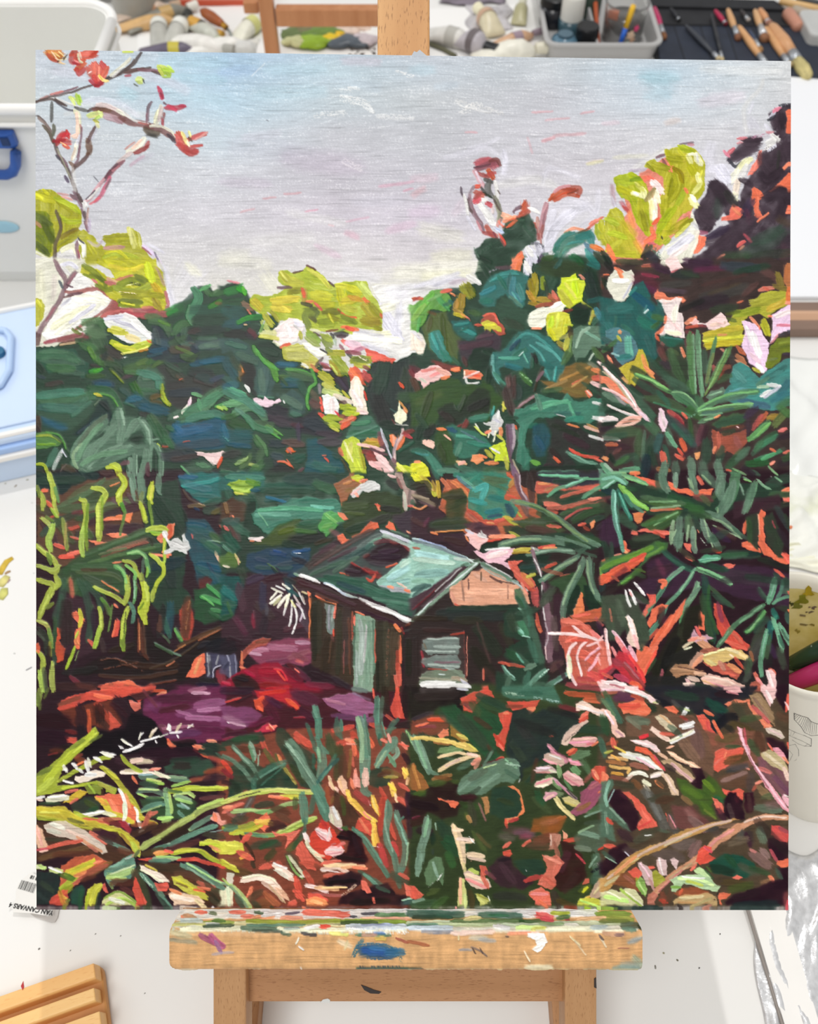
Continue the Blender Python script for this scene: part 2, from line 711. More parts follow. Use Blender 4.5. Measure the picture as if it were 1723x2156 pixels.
ffc 4 42,134 46,150
ffe 5 45,150 47,158
ed9 3 44,140 43,156
a96 6 46,130 40,138
bb2 7 34,140 34,152
991 7 36,150 40,164
f64 5 46,160 50,156
f75 4 44,164 46,170
b45 4s 16,140 22,148
c55 3 18,144 24,150
bb2 p 2,154 6,147 12,145 18,150 20,158 24,166 30,174 36,184 34,192 12,190 4,184 0,178
ab2 7 4,156 12,160
cb2 8s 20,160 28,170
f95 5s 24,150 28,162
fa4 5s 30,176 36,186
bc2 6 6,168 20,172
bb2 7 8,186 28,188
cc3 5 4,184 16,176
bb1 10 54,168 58,158
ab1 8 50,166 56,156 64,146
aa1 9 62,168 76,158
991 5 70,164 80,156
dd5 3 66,172 78,160
f75 6 40,176 46,172
f85 4 38,180 46,180
442 2 53,172 54,174
d67 3 42,178 46,178
343 7 38,190 42,182
222 5 36,190 46,186
334 8 42,188 48,192
576 4d 44,180 52,190
f85 5 4,180 10,192
f64 3 8,190 16,196
132 6 0,186 6,196
353 5 14,194 34,195
ab2 5 56,178 60,174
354 12~6 138,176 160,166
343 9~7 136,190 166,186
f86 3 164,110 170,104
f75 4 167,150 171,142
f86 2 140,158 150,150
@70,550
ddc p 0,0 46,0 60,12 60,24 72,36 70,44 60,52 44,60 20,78 0,78
dde 20s~6 140,10 130,30 150,14
eec 8s~6 140,4 150,12
dde 8s 118,6 122,26 126,40
ccb 3s 114,0 118,12 120,24
ddb 8s~6 6,10 8,40
dcc 5s~6 20,14 18,34
243 p 0,76 24,74 44,70 60,54 72,48 100,46 122,46 126,40 136,36 144,28 150,22 160,22 164,30 174,24 174,196 0,196
a55 p 52,22 60,24 76,34 78,42 96,44 120,40 126,42 122,50 108,52 60,52 66,42 72,36
c66 3 62,50 76,45 90,46
b45 4 80,46 96,49 110,46
945 3 88,42 110,44
bb1 p 56,-2 110,-2 117,10 120,24 122,38 120,45 112,44 104,42 92,42 78,40 70,34 62,26 54,18 44,10 44,3 54,5 60,8 66,14 74,16 70,8 60,4
dc2 4 70,4 88,8 100,4
cc2 6 88,10 76,14
cd1 8 104,4 108,18
cc1 4 66,0 80,2
671 5 46,4 56,10 62,18
560 4 52,12 64,18 66,24
781 3 46,12 56,16
da8 5 68,17 76,21
c76 3 76,17 90,13
b66 4 66,19 74,21
781 7 78,22 88,18 98,20
670 5 58,22 66,26 74,24
892 6 74,24 92,28 106,22
ffb 1d 84,22 96,20
221 2d 88,20 98,22
561 6 94,14 102,18
991 8 82,30 104,30
ca1 8 110,22 116,30
a92 9 110,36 114,42
990 6 106,30 118,32
562 5 78,36 98,37
340 2 78,38 90,39
781 4 78,40 96,41
dd3 2 80,38 92,40
c76 3 100,42 108,42
b99 3s 112,6 119,22
b67 3 120,28 123,40
fec 1.2d 78,28 94,30
d78 2 54,17 58,20
eee p 30,26 36,28 50,24 58,27 66,32 72,36 69,42 60,48 48,54 40,60 30,66 22,72 14,74 8,67 14,56 22,46 26,36
ffe 9 40,34 56,34 66,37
eec 7 18,60 34,50 50,42
fff 8 12,66 24,66
ccd 3s 26,40 34,34
eed 5 60,40 40,52 22,66
dde 4 56,40 34,56
a66 2.4 72,36 68,42 60,48 50,55 38,62
eee p 40,10 48,14 54,20 50,24 42,27 32,26 34,20
dde 4 26,4 34,2 40,6
ddd 5 26,6 32,12
eee 5 40,18 50,20
756 4.4 20,0 24,8 28,14 30,20 29,26
756 4.6 39,10 34,16 30,23 26,32 20,42 14,52 8,60 4,68
867 2 22,4 27,14
967 2.4 38,11 32,20
a66 4 30,28 42,28 50,26 58,25
645 3 32,31 44,29
644 2 28,33 36,31
345 2.4 24,18 27,24
fff 2 31,26 37,26
534 1.6 30,21 36,24
533 8 4,68 3,74
956 2 20,42 12,54
aa1 p 2,34 8,35 11,42 10,50 6,58 2,60
cc3 3 4,36 8,42
a67 4 12,74 28,70 44,66
844 6 24,72 46,68
934 3 44,72 52,68
ca8 2 24,76 40,73
b56 2 10,74 20,72
672 4 36,62 42,66
563 3 40,60 44,62
474 7 46,56 60,54 64,60
464 16 54,60 60,74
575 10 50,64 64,66
353 6 40,72 52,74
474 9 44,76 54,80 58,90
583 5 50,78 56,88
eee p 64,52 74,48 84,47 92,50 99,56 104,62 110,66 110,72 104,76 92,76 84,74 74,68 70,62 66,58
dde 5 66,52 80,50
ccd 4 74,54 92,60 104,66
fff 4 90,56 108,70
cc3 7 70,62 84,65
dd5 4 72,60 80,62
dc8 6 86,68 96,72
bc2 7 72,74 84,80 96,78 106,74
dd3 4 74,76 92,80
ee7 2 80,84 92,82 104,78
c83 2 96,82 104,80
e63 2 104,72 108,74
fff 1.2d 78,88 86,87
433 9 68,80 78,86
543 5 62,86 72,90
242 6 58,82 66,80
254 p 2,80 20,78 38,80 43,88 50,92 50,100 46,106 30,104 22,98 14,102 8,94 2,88
576 4 6,82 30,82
465 7 8,90 44,92
465 6 24,100 44,102
132 6 2,92 8,100
243 8 6,108 40,106
243 10 30,112 50,110
433 5 12,112 26,110
345 4 4,104 10,106
473 6 58,90 64,94
353 6 66,92 78,95
393 5 52,100 62,98
4a2 3 56,100 60,98
352 5 50,104 64,104
233 6 66,84 64,88
433 3 52,94 60,96
562 3 70,98 80,108
343 4 74,96 84,104
782 2 72,100 82,110
534 4 82,106 92,102
354 10 84,94 100,90
463 8 84,98 104,94
573 6 96,92 106,90
474 5 84,100 96,102
363 7 104,92 118,86 128,82
573 4 108,96 124,86
234 p 108,58 122,60 142,68 152,82 150,92 130,92 110,90 102,84 108,76
356 7 112,72 124,76
455 5 110,62 114,74
157 5 106,82 120,80
256 3 104,86 116,84
474 8 104,50 114,53 122,62
464 7 106,54 118,56 124,66
583 3 114,54 124,58
474 8 128,66 134,58 142,56
576 5 130,70 138,76 144,74
465 8 138,62 136,70
353 8 126,74 136,70
283 10 124,46 134,42
253 10 126,48 144,38
293 4 122,48 130,44
486 9 146,26 150,34 142,50
474 7 156,26 160,30
5a6 4 152,26 160,22
363 7 162,30 172,28
254 10 144,44 172,44
586 2.4 142,40 140,50 144,58
243 10 150,54 172,52
233 8 144,64 172,62
382 5 160,42 170,36
753 4 166,38 170,38
433 6 142,64 150,62
544 2 142,74 148,76
456 12 150,76 172,74
465 4 150,70 166,70
576 3 156,76 170,78
157 6 144,94 172,88
268 4 152,92 172,90
543 8 126,80 140,80
463 8 136,86 144,88
573 3 130,78 148,86
242 4 140,90 150,84
333 p 112,96 122,92 130,94 138,104 150,98 160,100 172,108 172,124 158,132 148,140 136,136 124,130 120,116 118,104
343 8 124,98 134,106
233 10 144,100 160,102
234 8 126,120 150,118
433 8 148,106 164,110
543 3 130,104 136,108
354 4 120,92 134,100
244 8 150,104 162,108
e64 1s 132,108 136,106
346 5 162,108 172,104
465 p 104,96 112,98 118,104 120,110 114,118 108,122 100,120 94,114 94,106
576 2 100,98 94,108
576 4 100,106 118,106
364 3 98,116 112,118
262 7 90,112 98,122
362 4 92,110 96,120
9a2 4 117,112 118,124 124,130
ab2 2.4 118,118 122,130
752 6 108,124 114,122
641 3 106,128 116,128
256 14 92,124 100,130
157 10 100,132 120,136
268 6 86,126 96,124
246 7 56,110 72,112
157 4 58,112 70,112
355 6 80,116 86,120
476 2 82,128 92,132
354 p 2,116 30,120 50,114 68,114 76,120 82,132 84,144 74,144 70,132 64,126 58,126 54,136 44,146 34,154 20,152 8,142 2,138
475 9 8,126 34,124 54,122
576 3 10,122 40,120
366 8 6,132 40,134
369 4s 8,142 22,150 30,152
157 7s 10,146 28,150
476 4 36,140 52,128
364 8 54,118 68,118 76,128 80,140
594 2 56,120 70,122 77,132
cb3 3 56,120 62,122
676 2 60,126 56,130
253 4 50,114 70,116
133 p 60,126 66,126 70,132 72,144 66,150 60,146 44,160 36,158 48,146 56,136
122 4 62,128 68,134
345 3 40,156 60,142
532 6 4,142 5,152
322 4 3,150 6,156
333 6 98,138 110,142
576 p 74,134 78,132 82,140 94,142 102,144 106,156 106,166 108,176 100,178 90,176 80,180 64,186 52,194 44,190 34,186 34,172 42,158 54,146 66,138 68,144 70,150 60,156 52,164 56,166 66,152
687 10 38,182 40,170 56,150
687 10 46,184 56,168 74,150
798 5 50,188 68,176 88,168
565 4 66,140 52,152 42,166
687 8 78,136 80,150 78,166
8a9 3 80,134 83,148
687 8 86,158 92,148 98,144
576 10 90,172 76,176 60,182
798 3 58,176 80,166
465 3 68,172 62,180 54,186
8a8 3 40,188 36,176 44,166
354 2.4 52,165 66,154
243 2.4 64,156 56,162
243 p 84,164 88,158 94,154 98,152 101,158 102,166 92,166
132 5 90,162 98,160
687 6 96,144 104,152 106,164
8a9 2 98,145 105,154 106,166
354 3 98,142 106,144
364 9 106,142 112,152 118,162
464 5 108,140 116,152
253 8 114,150 124,166
798 2 108,162 114,161
bc4 2d 113,166 116,169
687 4 108,166 106,176 106,190
687 5 110,166 116,176 116,194
798 1.4 114,168 118,180 118,194
243 2 110,172 111,190
687 6 92,176 92,194
798 5 88,180 86,194
687 7 102,172 102,180 98,194
8a9 1.4 94,176 94,194
243 2.4 82,180 86,190
745 5 80,184 86,182
634 4 104,184 104,194
584 p 2,156 12,154 20,160 26,164 22,168 12,170 2,170
9a3 2.4 4,158 16,158 26,164
7a2 2 4,166 20,166
353 2 18,158 26,164 33,174
594 2 12,155 24,158 30,170
243 6 6,176 16,172
476 7 14,184 20,172
9aa 4 26,172 20,184 18,190
ccc 3d 26,174 22,182
dde 1.4 26,170 30,178
543 8 28,186 36,190
766 1.4 24,194 26,188 30,184
332 6 14,190 20,194
ab2 3 4,184 10,185 14,194
342 6 4,192 10,194
687 7 44,190 48,194
bc3 6 68,186 76,186 78,194
cd3 3 72,186 78,190
533 7 62,192 70,192
157 p 126,146 140,148 172,140 172,170 150,172 132,168 124,158
268 9 130,148 148,152
269 5 130,150 136,156
157 12 132,160 172,154
345 8 130,168 172,164
345 3d 136,150 160,148
364 6 120,160 126,168
465 9 124,142 132,140
576 4 134,136 128,138
475 11 136,142 150,136 160,124 170,118
6a7 4 150,126 152,134
586 10 156,132 166,120
6a7 4 145,120 152,122
475 7 150,140 162,140
5a5 3 166,132 172,130
ac5 3 168,132 172,134
eed 3 143,124 141,130 136,136 135,138
fde 4 142,126 141,131
fee 2.4 128,142 131,141
c54 1.2 136,164 142,163
b43 2 118,168 122,168
334 12 120,176 140,178
234 10 140,174 146,176
433 5 126,180 150,176
364 5 126,152 122,150
fdd p 146,173 156,174 172,173 170,180 167,184 162,184 156,178
ecc 3 150,175 166,176
fdd 3 163,182 164,184
e53 3 171,178 168,186
465 12 142,190 160,188
586 6 150,184 158,186
157 4 138,194 146,194
6a7 2 134,186 142,194
487 8~8 4,122 24,120 44,118
476 8~8 12,132 34,134 46,126
475 9~8 4,86 26,84 40,90
474 8~8 14,96 36,98
487 7~8 96,100 112,106 114,114
486 8~8 138,138 156,128 170,120
487 7~8 140,144 160,138 172,140
369 8~7 132,156 160,150
576 6~8 152,78 170,74
697 5~8 44,184 60,176 84,172
697 5~8 40,180 48,164 62,148
@470,550
eec 16s~5 40,14 50,26
dde 10s~5 110,10 140,16
eec 12s~6 140,26 160,30
243 p 0,22 12,19 20,24 24,34 30,48 50,50 52,75 60,90 84,92 110,100 126,110 134,92 150,90 164,86 174,82 174,196 0,196
eee p 100,24 134,22 142,36 146,52 144,66 132,64 118,64 108,68 110,78 104,80 112,84 124,78 136,78 148,86 156,92 164,88 174,82 174,20
dde 12 140,40 160,70
eed 8 142,44 158,40
eec 6 124,68 150,66
ffe 7 120,68 160,72
ccd 4s 120,64 145,68
ddd 10 130,80 156,86
dde 7s 160,40 158,62
283 8 4,28 16,24
2a2 6 14,24 20,28
5b2 3 18,24 20,30
d89 2 4,18 15,20
253 7 2,38 18,36
865 6 18,38 26,44
d76 2 22,44 25,48
255 14 4,46 16,48
256 10 4,58 20,56
393 5 14,55 26,50
283 6 22,52 36,50
465 4 24,58 34,58
243 5 20,58 34,60
222 10 4,66 20,66
323 7 22,66 28,70
723 5 24,62 30,68
da8 1.6 19,58 21,58
ab2 p 50,10 58,8 62,11 70,10 76,5 84,8 92,14 98,22 102,20 112,19 120,18 130,18 134,28 140,36 145,46 144,56 143,63 130,62 120,60 118,66 100,64 84,64 76,66 76,58 70,56 64,52 52,54 40,46 38,50 30,46 24,40 24,34 28,30 36,32 44,32 50,28 58,24 50,18
645 3 50,24 62,24
533 2 64,11 72,9
522 2 76,4 84,8
534 2 96,19 101,23
bb3 9 54,12 60,18 70,20
dd6 2 52,10 58,18
ab2 9 74,12 88,16
cc4 4 78,8 90,16 96,24
881 6 60,28 72,26
cb2 8 28,36 34,42
dc3 8 46,36 66,34
dc3 8 46,42 60,44
ed4 4 54,42 60,46
992 4 44,46 50,54
bb3 6 38,50 44,58
a83 5 74,26 74,36
e53 3 72,25 74,32
f85 3 76,36 84,37
cc2 9 82,30 96,32
bb1 8 84,38 98,40
cc1 12 106,28 108,38
dd3 5 104,22 116,24
cc1 8 114,24 124,28
cb2 8 110,36 122,34
c92 5 114,32 126,36
e63 4 128,34 132,38
cd7 4 126,20 134,30
bc5 3 122,20 132,34
bb3 6 108,42 120,44
a92 12 130,42 138,50
881 7 134,40 142,50
981 10 128,54 140,56
991 5 138,60 143,62
c53 3 143,48 144,51
332 4 72,38 80,40
223 4 80,42 86,46
e65 3.4 83,38 89,44
e53 2 104,44 112,50 121,51
442 6 80,50 84,54
672 10 76,46 84,46
783 6 74,50 78,60
673 4 86,46 84,50
891 9 88,56 100,56
660 7 92,46 104,46
880 5 96,50 106,54
cc3 2 96,48 100,56
891 7 108,54 118,54
781 5 108,50 120,56
ed8 1.4d 106,60 116,62
f74 4 108,60 122,62
d43 3 118,62 112,60
732 2 94,64 104,62
422 2.4 82,65 88,68
ddb 3 80,62 88,64
fee p 54,56 60,52 68,53 73,54 74,60 70,66 68,72 60,74 54,76 50,78 44,70 46,62
dde 5 66,56 72,58
ccc 2 64,58 70,62
fff 5 58,60 62,68
bc6 7 36,56 40,62
dd9 8 36,66 46,66
cc5 4 34,68 50,70
abb 1.4 38,54 32,66
7a5 3 36,58 34,64
eec 4 46,74 52,78
e53 4 53,78 60,75
bb4 4 70,64 71,70
8a3 8 78,66 86,72
9a5 6 76,70 86,76
783 9 92,70 96,76
ab4 6 90,68 100,72
bcb 3 100,68 102,76
222 3 100,70 98,66
333 5 102,66 112,66
8a5 2 104,64 110,62
e54 5 109,72 114,76
423 4 104,68 110,68
956 3 106,76 110,82
e9b 4 112,74 120,80
ecd 7 114,74 122,76
fcd 4 116,80 128,78
c8a 4 118,82 130,78
d78 2 126,78 132,80
dde 6s 128,76 148,84
e54 p 128,80 140,82 150,87 156,89 153,94 142,92 136,92 130,86
f65 3 134,86 146,90
891 9 118,90 132,90
673 7 120,88 130,90
fed 2d 122,86 130,90
bb3 5 120,94 132,96
333 4 112,82 116,86
945 4 112,82 124,84
bb4 p 54,78 60,76 68,74 72,78 80,84 88,90 86,94 80,98 76,96 70,92 60,90 54,88
cc6 5 58,80 72,78
bb6 8 60,86 76,86
cb5 8 74,94 84,94
ffe p 71,75 78,74 86,79 96,85 92,86 86,87 78,82
fff 3 76,76 88,83
eed 3 72,93 77,96
222 2 88,80 96,84
aa2 8 98,84 108,84
891 12 102,90 110,100
a92 5 98,92 106,104
cd6 2 98,94 104,102
783 4 94,80 98,82
544 3 84,96 90,88
a68 2 88,92 96,94
933 4 90,94 97,98
dbc 2 90,98 98,99
323 p 98,98 104,104 112,106 114,118 110,120 104,112 100,108 96,100
435 3 104,106 112,116
f64 4 83,99 86,100
d85 3 80,94 84,99
bb2 9 90,102 98,108
cc5 7 92,112 104,120
aa3 5 88,104 100,112
bc7 6 92,118 106,122
bb3 3 108,118 114,124
e53 p 114,100 120,95 124,99 128,106 130,114 136,106 132,114 124,110 116,112
f74 4 116,98 124,108
c44 8 128,102 134,108
734 4 128,96 132,98
fed p 120,104 124,106 128,114 127,122 130,130 132,138 128,140 122,136 116,126 114,118 116,110
eed 6 121,110 122,130
fee 5 118,118 126,132
dcb 5 102,122 116,128
ccb 3 106,124 124,138
fdd 4 120,136 130,138
e43 2 128,118 130,126
644 6 104,130 110,128
ab1 8 108,132 118,134
bc2 5 110,138 122,138
fff p 90,122 96,120 102,124 106,132 104,138 98,141 92,138 90,130
fee 6 98,126 100,138
f54 3 88,124 90,136
e54 4 88,138 92,142
ab2 6 92,142 108,142
cc4 4 96,148 104,154
ab2 6 94,146 106,150
e45 2 102,136 105,140
f64 7 108,150 118,142
e86 3 106,146 118,142
944 4 106,140 112,142
a9a 3s 87,112 88,120
654 6 80,118 86,126
744 8 80,128 86,132
132 p 28,76 40,72 52,78 54,88 44,92 36,84
243 6 36,80 48,84
594 4 28,78 32,86 38,90
355 p 0,70 14,70 24,76 30,86 38,90 44,100 48,106 44,118 50,124 62,116 72,122 75,130 74,138 68,141 60,138 60,128 50,120 38,124 28,120 28,108 30,98 28,94 22,92 14,90 8,82 0,84
476 5 4,74 20,78
465 7 14,84 30,92
466 10 38,100 36,118
576 8 56,124 70,132
476 5 62,138 70,140
587 2 30,122 46,124
157 6 48,94 66,94
268 4 50,92 64,94
254 6 50,100 60,104
593 6 40,92 46,98 48,108
5a4 3 30,80 38,92 50,98
5a4 4 58,98 72,100 80,104
464 9 62,102 80,106
573 5 52,104 66,110
5a4 3 80,98 84,110 78,116 76,128 78,134
157 10 56,110 66,110
254 8 70,110 74,118
352 3 52,106 58,112
863 6 16,96 16,106
753 3 14,104 20,100
e84 2 16,96 20,102
222 p 16,90 28,94 30,100 28,108 26,118 20,112 16,106 20,100
256 10 2,90 10,104
268 8 2,114 12,112
343 6 8,88 14,98
533 2 18,118 24,122
eee 3.4 21,113 24,118
222 4 26,116 30,122
fde p 27,124 32,124 36,126 38,122 41,126 46,127 52,125 53,128 46,130 43,133 36,132 30,132 28,128
eee 2 55,127 56,129
223 p 32,134 44,132 50,130 58,134 60,142 72,142 84,134 88,144 96,152 106,156 100,160 80,158 70,156 56,146 40,146 36,138
475 12 4,120 14,124 22,130
5a8 6 6,116 20,122
6a7 7 2,130 16,128
586 8 10,138 26,132 38,142
465 6 30,134 38,140
587 4 12,134 24,144 28,152
9c5 3 0,132 3,134
363 6 0,142 10,140
252 12 10,146 20,150
154 8 14,154 24,156
464 9 30,148 44,150
584 6 40,150 48,156
6a5 2 46,152 54,158
5a4 2 44,156 52,161
133 6 50,148 60,150
434 10 44,142 60,148
523 5 62,148 72,150
234 12 76,146 92,150
156 16 4,160 20,160
268 5 0,148 4,160
157 5 6,166 24,168
6aa 1.4d 0,158 6,164
474 8 30,160 34,166
464 8 36,170 32,180
585 3 30,158 38,168 40,176
574 9 24,178 18,186
8a6 4 12,184 22,178
ab6 3 24,184 32,186
474 9 34,184 26,192
687 7 14,192 20,194
586 7 0,192 8,194
333 8 2,176 14,174
234 8 44,166 54,166
345 7 46,176 54,178
e63 p 56,172 60,168 66,172 60,173 58,175
644 8 56,164 72,166
b66 2 58,170 62,174
435 4 68,148 69,162
154 10 60,180 72,178
243 8 58,178 66,186
334 5 48,182 50,190
f75 2 50,182 56,182 62,186
e64 1.4 58,180 64,188
222 p 38,192 46,186 56,184 64,188 68,196 38,196
745 4 68,192 72,188
156 p 76,162 84,160 90,168 104,174 108,184 112,196 72,196 76,180
265 9 84,184 100,190
465 2d 92,186 108,188
545 8 88,164 106,164
434 6 86,156 106,158
d54 2 92,178 96,182
b65 1.6 90,176 93,176
243 5 100,176 106,178
476 p 112,156 118,148 126,141 134,140 140,148 144,152 142,160 124,162 112,160
264 6 116,156 138,156
486 4 118,148 132,146
587 2 112,160 140,150
d94 5 132,162 144,164
b92 7 128,166 140,166
f74 4 142,160 144,166
cd3 p 110,162 118,158 124,162 126,172 128,180 130,194 116,194 114,184 108,178 106,170
dd6 5 116,166 114,178
cd3 5 120,180 124,192
aa2 4 124,170 128,188
eea 2 110,164 118,182
542 2 108,180 116,194
d65 4 106,170 108,176
b44 9 132,176 136,182
933 6 128,172 140,176
f85 p 151,157 158,155 160,162 158,172 154,168 151,162
f74 5 164,160 158,170
d45 4 164,156 170,160
fa8 2.4 154,158 156,168
745 5 142,156 146,170
ccd 2 143,152 148,168 154,182
99a 2 145,156 150,170
fcc 3 122,166 134,168 146,172
745 3 134,170 148,176
dbb 3 163,150 162,158 156,170 155,182
a9a 2 158,160 154,176
856 4 154,180 158,186 164,194
766 5 152,182 160,192
fcc p 136,172 142,175 148,180 154,188 158,194 148,194 144,188 138,188 132,184 132,181 138,182 140,182
ecc 4 140,178 154,190
fbb 3 134,183 144,190
233 p 134,96 140,91 150,91 154,94 164,88 174,86 174,150 160,152 158,160 150,154 142,150 138,140 132,130 130,116 132,110 138,104
243 14 146,96 140,116
222 16 140,126 148,144
132 10 146,148 156,150
343 12 166,100 168,114
353 12 162,124 172,124
e53 4 160,111 163,114
923 5 170,100 173,104
466 2 152,134 158,138
ffd p 160,126 162,134 168,136 166,144 162,148 156,146 154,140 158,136
d95 2 160,127 167,136
e85 2 164,134 167,138
733 2 153,144 156,148
233 7 170,134 170,150
aaa 1.4 156,148 168,149
933 5 164,156 172,154
243 p 158,174 166,166 174,162 174,180 166,182 158,178
365 3 160,172 172,164
cd2 8 160,188 172,190
ee6 4 158,184 168,194
243 10 134,192 136,194
487 8~8 2,118 20,126 36,138
486 6~8 20,140 30,150 44,154
576 7~8 34,100 36,116
366 6~7 2,106 12,112
366 9~7 78,184 100,188
@870,550
dde 14s~7 -20,30 10,26 40,18
eed 14s~8 -14,10 20,8 56,4
eec 10s~7 10,14 50,12
dde 6s 4,24 20,18 40,12
ccd 4s 20,22 34,17 46,16
cbc 4s 34,20 48,17
eee 5 50,14 60,20
ddd 8s 0,30 14,26
243 p 60,0 174,0 174,196 0,196 0,86 10,84 12,74 4,62 0,58 0,40 20,26 50,22 60,20 56,12
f86 p 90,0 100,0 98,9 88,8
e74 4 96,2 94,8
dde 7 104,0 104,12
eee 5 102,2 106,10
645 4 76,6 88,6
243 7 64,4 70,14
889 2d 70,10 78,6
354 9 112,6 126,14
342 16 120,6 150,8
354 8 128,18 120,30
132 10 160,10 168,30
233 12 158,14 164,34
366 5 134,0 130,5
277 6 160,2 168,5
743 3 172,14 172,24
377 p 60,32 64,22 70,14 80,9 90,8 100,10 104,14 102,28 102,40 98,42 90,38 84,30 76,34 74,41 66,41 60,38
388 6 74,16 84,12 92,10
499 2 70,18 82,12 96,12
366 4 88,12 86,26
489 6 92,16 90,28 98,36
265 4 78,14 84,24
276 6 62,36 70,36
389 5 62,30 74,24
488 6 96,22 100,34
5aa 2 90,28 96,38
587 3 88,32 99,41
a92 9 110,14 109,32
871 6 106,18 108,26
892 6 118,16 118,24
b82 5 104,28 110,36
b93 6 112,34 124,36
a82 4 106,38 118,40
b64 6 124,32 134,36
e76 5 127,28 130,34
a54 4 112,41 128,38
d53 3 124,42 134,38
343 4 120,20 122,30
de2 p 134,15 142,14 148,11 150,16 156,17 157,22 154,30 154,37 148,39 142,43 136,42 134,36 130,24 134,20
bb3 7 134,28 142,40
ce1 6 146,16 148,32
ef5 2 140,18 150,16
d87 3 152,13 155,16
ee5 3 138,20 148,34
bb4 3 154,38 163,46 160,56
a94 3 162,50 168,48
ffe p 103,54 104,48 112,43 122,42 130,37 134,36 138,41 134,48 124,48 120,52 120,58 114,62 106,60
eed 7 110,52 122,48
fff 4 126,42 134,38
f97 2 108,61 116,61
132 p 143,46 148,39 158,39 162,44 160,54 152,58 144,54
333 3 148,40 158,42
933 3 136,46 144,44
dd3 p 120,52 124,47 134,46 142,48 144,58 138,66 132,72 128,73 122,68 120,60
ce2 6 126,52 124,60
ef5 2.4 132,48 130,60
cc2 5 138,52 136,66
dd1 5 124,62 128,70
bc3 3 138,58 144,58
a93 6 132,74 140,80
bb4 5 142,66 138,80
995 4 134,70 144,66
432 5 142,60 144,70
644 2.4 130,78 136,80
6a4 p 0,40 10,32 18,26 24,25 34,32 38,38 34,42 28,47 22,44 16,44 10,56 4,64 0,62
6b4 5 4,46 18,30
8b5 5 0,52 10,40
495 5 22,32 32,44
7a6 3 14,36 26,30
5a5 3 6,52 4,64
c53 3 0,34 8,34
b44 2 0,36 6,32
e65 4 26,28 34,26
f85 2 34,29 38,31
157 4 34,36 38,40
365 4 28,40 34,38
992 10 46,24 52,30
a82 9 44,32 42,46
771 7 50,22 54,30
b83 5 40,36 38,44
a83 5 38,44 46,50
cb2 4 38,48 44,50
562 3 54,24 56,28
d94 2 44,48 50,52
e77 1.6 48,50 52,54
354 p 50,40 58,42 74,42 80,32 88,34 96,42 104,44 104,54 106,60 94,64 82,60 76,48 66,48 58,56 52,54
463 6 52,46 60,48
343 8 84,54 98,60
c54 p 62,56 66,48 74,47 78,54 84,60 84,66 78,68 72,62 64,60
e65 2 64,50 72,48 78,56
d54 3 57,58 62,58
cc3 p 62,56 68,54 74,55 80,60 80,64 72,62 69,66 65,65 64,60
ee3 2.4 66,58 74,58
266 p 34,54 42,54 50,53 54,58 58,64 57,70 50,72 42,68 36,62
388 3 38,58 50,56
399 4 46,62 56,66
265 2 42,64 50,60
563 p 8,60 16,48 30,46 33,56 38,66 44,70 40,88 42,94 30,90 14,80 10,70
452 5 26,50 30,90
553 5 16,52 14,62
742 3s 14,46 20,48
388 p 14,66 16,64 24,63 28,70 30,80 36,90 28,91 22,86 16,80
4aa 3 17,66 22,80
499 2 22,66 28,80
276 5 26,82 34,90
365 4 36,88 42,94
434 p 40,72 56,72 66,62 80,68 80,82 72,80 56,80 50,90 44,90
534 6 44,78 70,74
633 5 46,88 48,94
645 3 58,70 72,66
132 p 50,90 54,80 62,78 72,79 76,84 70,92 68,98 62,100 54,98
243 4 64,82 72,86
933 6 18,92 30,96 42,98
723 8 0,96 8,104
632 7 0,108 4,116
243 10 0,90 16,94
fed p 0,64 6,68 11,76 10,84 4,84 0,80
ccd 3s 0,64 8,72
fcc p 2,102 8,98 16,94 22,94 32,99 35,103 32,106 26,105 24,108 16,110 12,114 9,116 7,110 2,106
e88 3 8,100 20,97
f99 3 16,104 26,100
ddc 3 6,106 12,110
fba 5 22,98 32,102
f85 4 27,106 32,105
f85 p 34,96 42,96 44,100 38,101 34,99
f86 p 46,98 54,98 60,100 64,103 62,107 56,106 50,106 47,104
f53 3 52,102 60,104
fed 1.6 47,100 47,106
ecc 2 46,106 60,100
eee 2 48,106 50,111 60,110
377 p 84,78 90,70 96,64 104,62 112,64 122,68 130,76 138,84 138,92 136,104 132,112 126,110 118,104 120,96 114,90 110,82 106,92 106,98 96,96 84,94 78,98 80,106 86,112 86,117 80,116 74,108 70,98 69,88 72,83 80,82
254 5 96,68 94,78
499 3 92,74 102,66 114,70 126,80
376 6 102,80 90,88
5aa 2 106,76 116,84 120,92
5aa 3 112,74 126,82 134,90
266 5 116,92 126,96
499 2 120,98 124,108
4aa 2 130,96 128,108
5a9 3 78,88 96,88
6aa 3 72,86 73,100 78,110
487 4 74,102 84,114
278 5 84,94 98,98
6ba 1.6 100,84 104,92
246 4 96,72 88,80
333 4 108,84 112,90
222 3 110,86 112,92
365 3 108,88 108,96
dee 1 96,86 100,82
352 p 24,108 40,106 46,112 62,112 64,106 70,112 76,120 80,118 90,126 78,132 68,146 54,140 46,130 36,132 26,134 20,150 0,150 0,120
563 8s 4,128 24,120
342 7 10,140 16,120
232 p 48,124 60,114 70,118 70,132 68,140 56,142 46,142 42,148 24,148 22,136 28,130 36,128 42,136
222 8 52,134 66,128
322 7 26,138 36,144
343 3 42,134 48,122
454 1.2 38,130 42,136 48,124
343 10 78,114 84,122
132 5 70,96 68,110
354 8 92,104 100,102
473 5 98,102 106,112
8b8 2d 98,102 108,110
344 8 96,114 96,124
544 p 84,104 88,102 91,106 93,114 91,122 93,134 92,142 88,140 83,130 80,120 84,112
433 3 88,106 90,122
755 4 86,106 87,114
533 3.4 92,104 92,124
433 5 83,116 88,136
221 2 88,136 92,144
866 3 94,134 104,126 112,121
a89 1.6 96,132 110,122
432 2.4 110,118 114,104 118,96
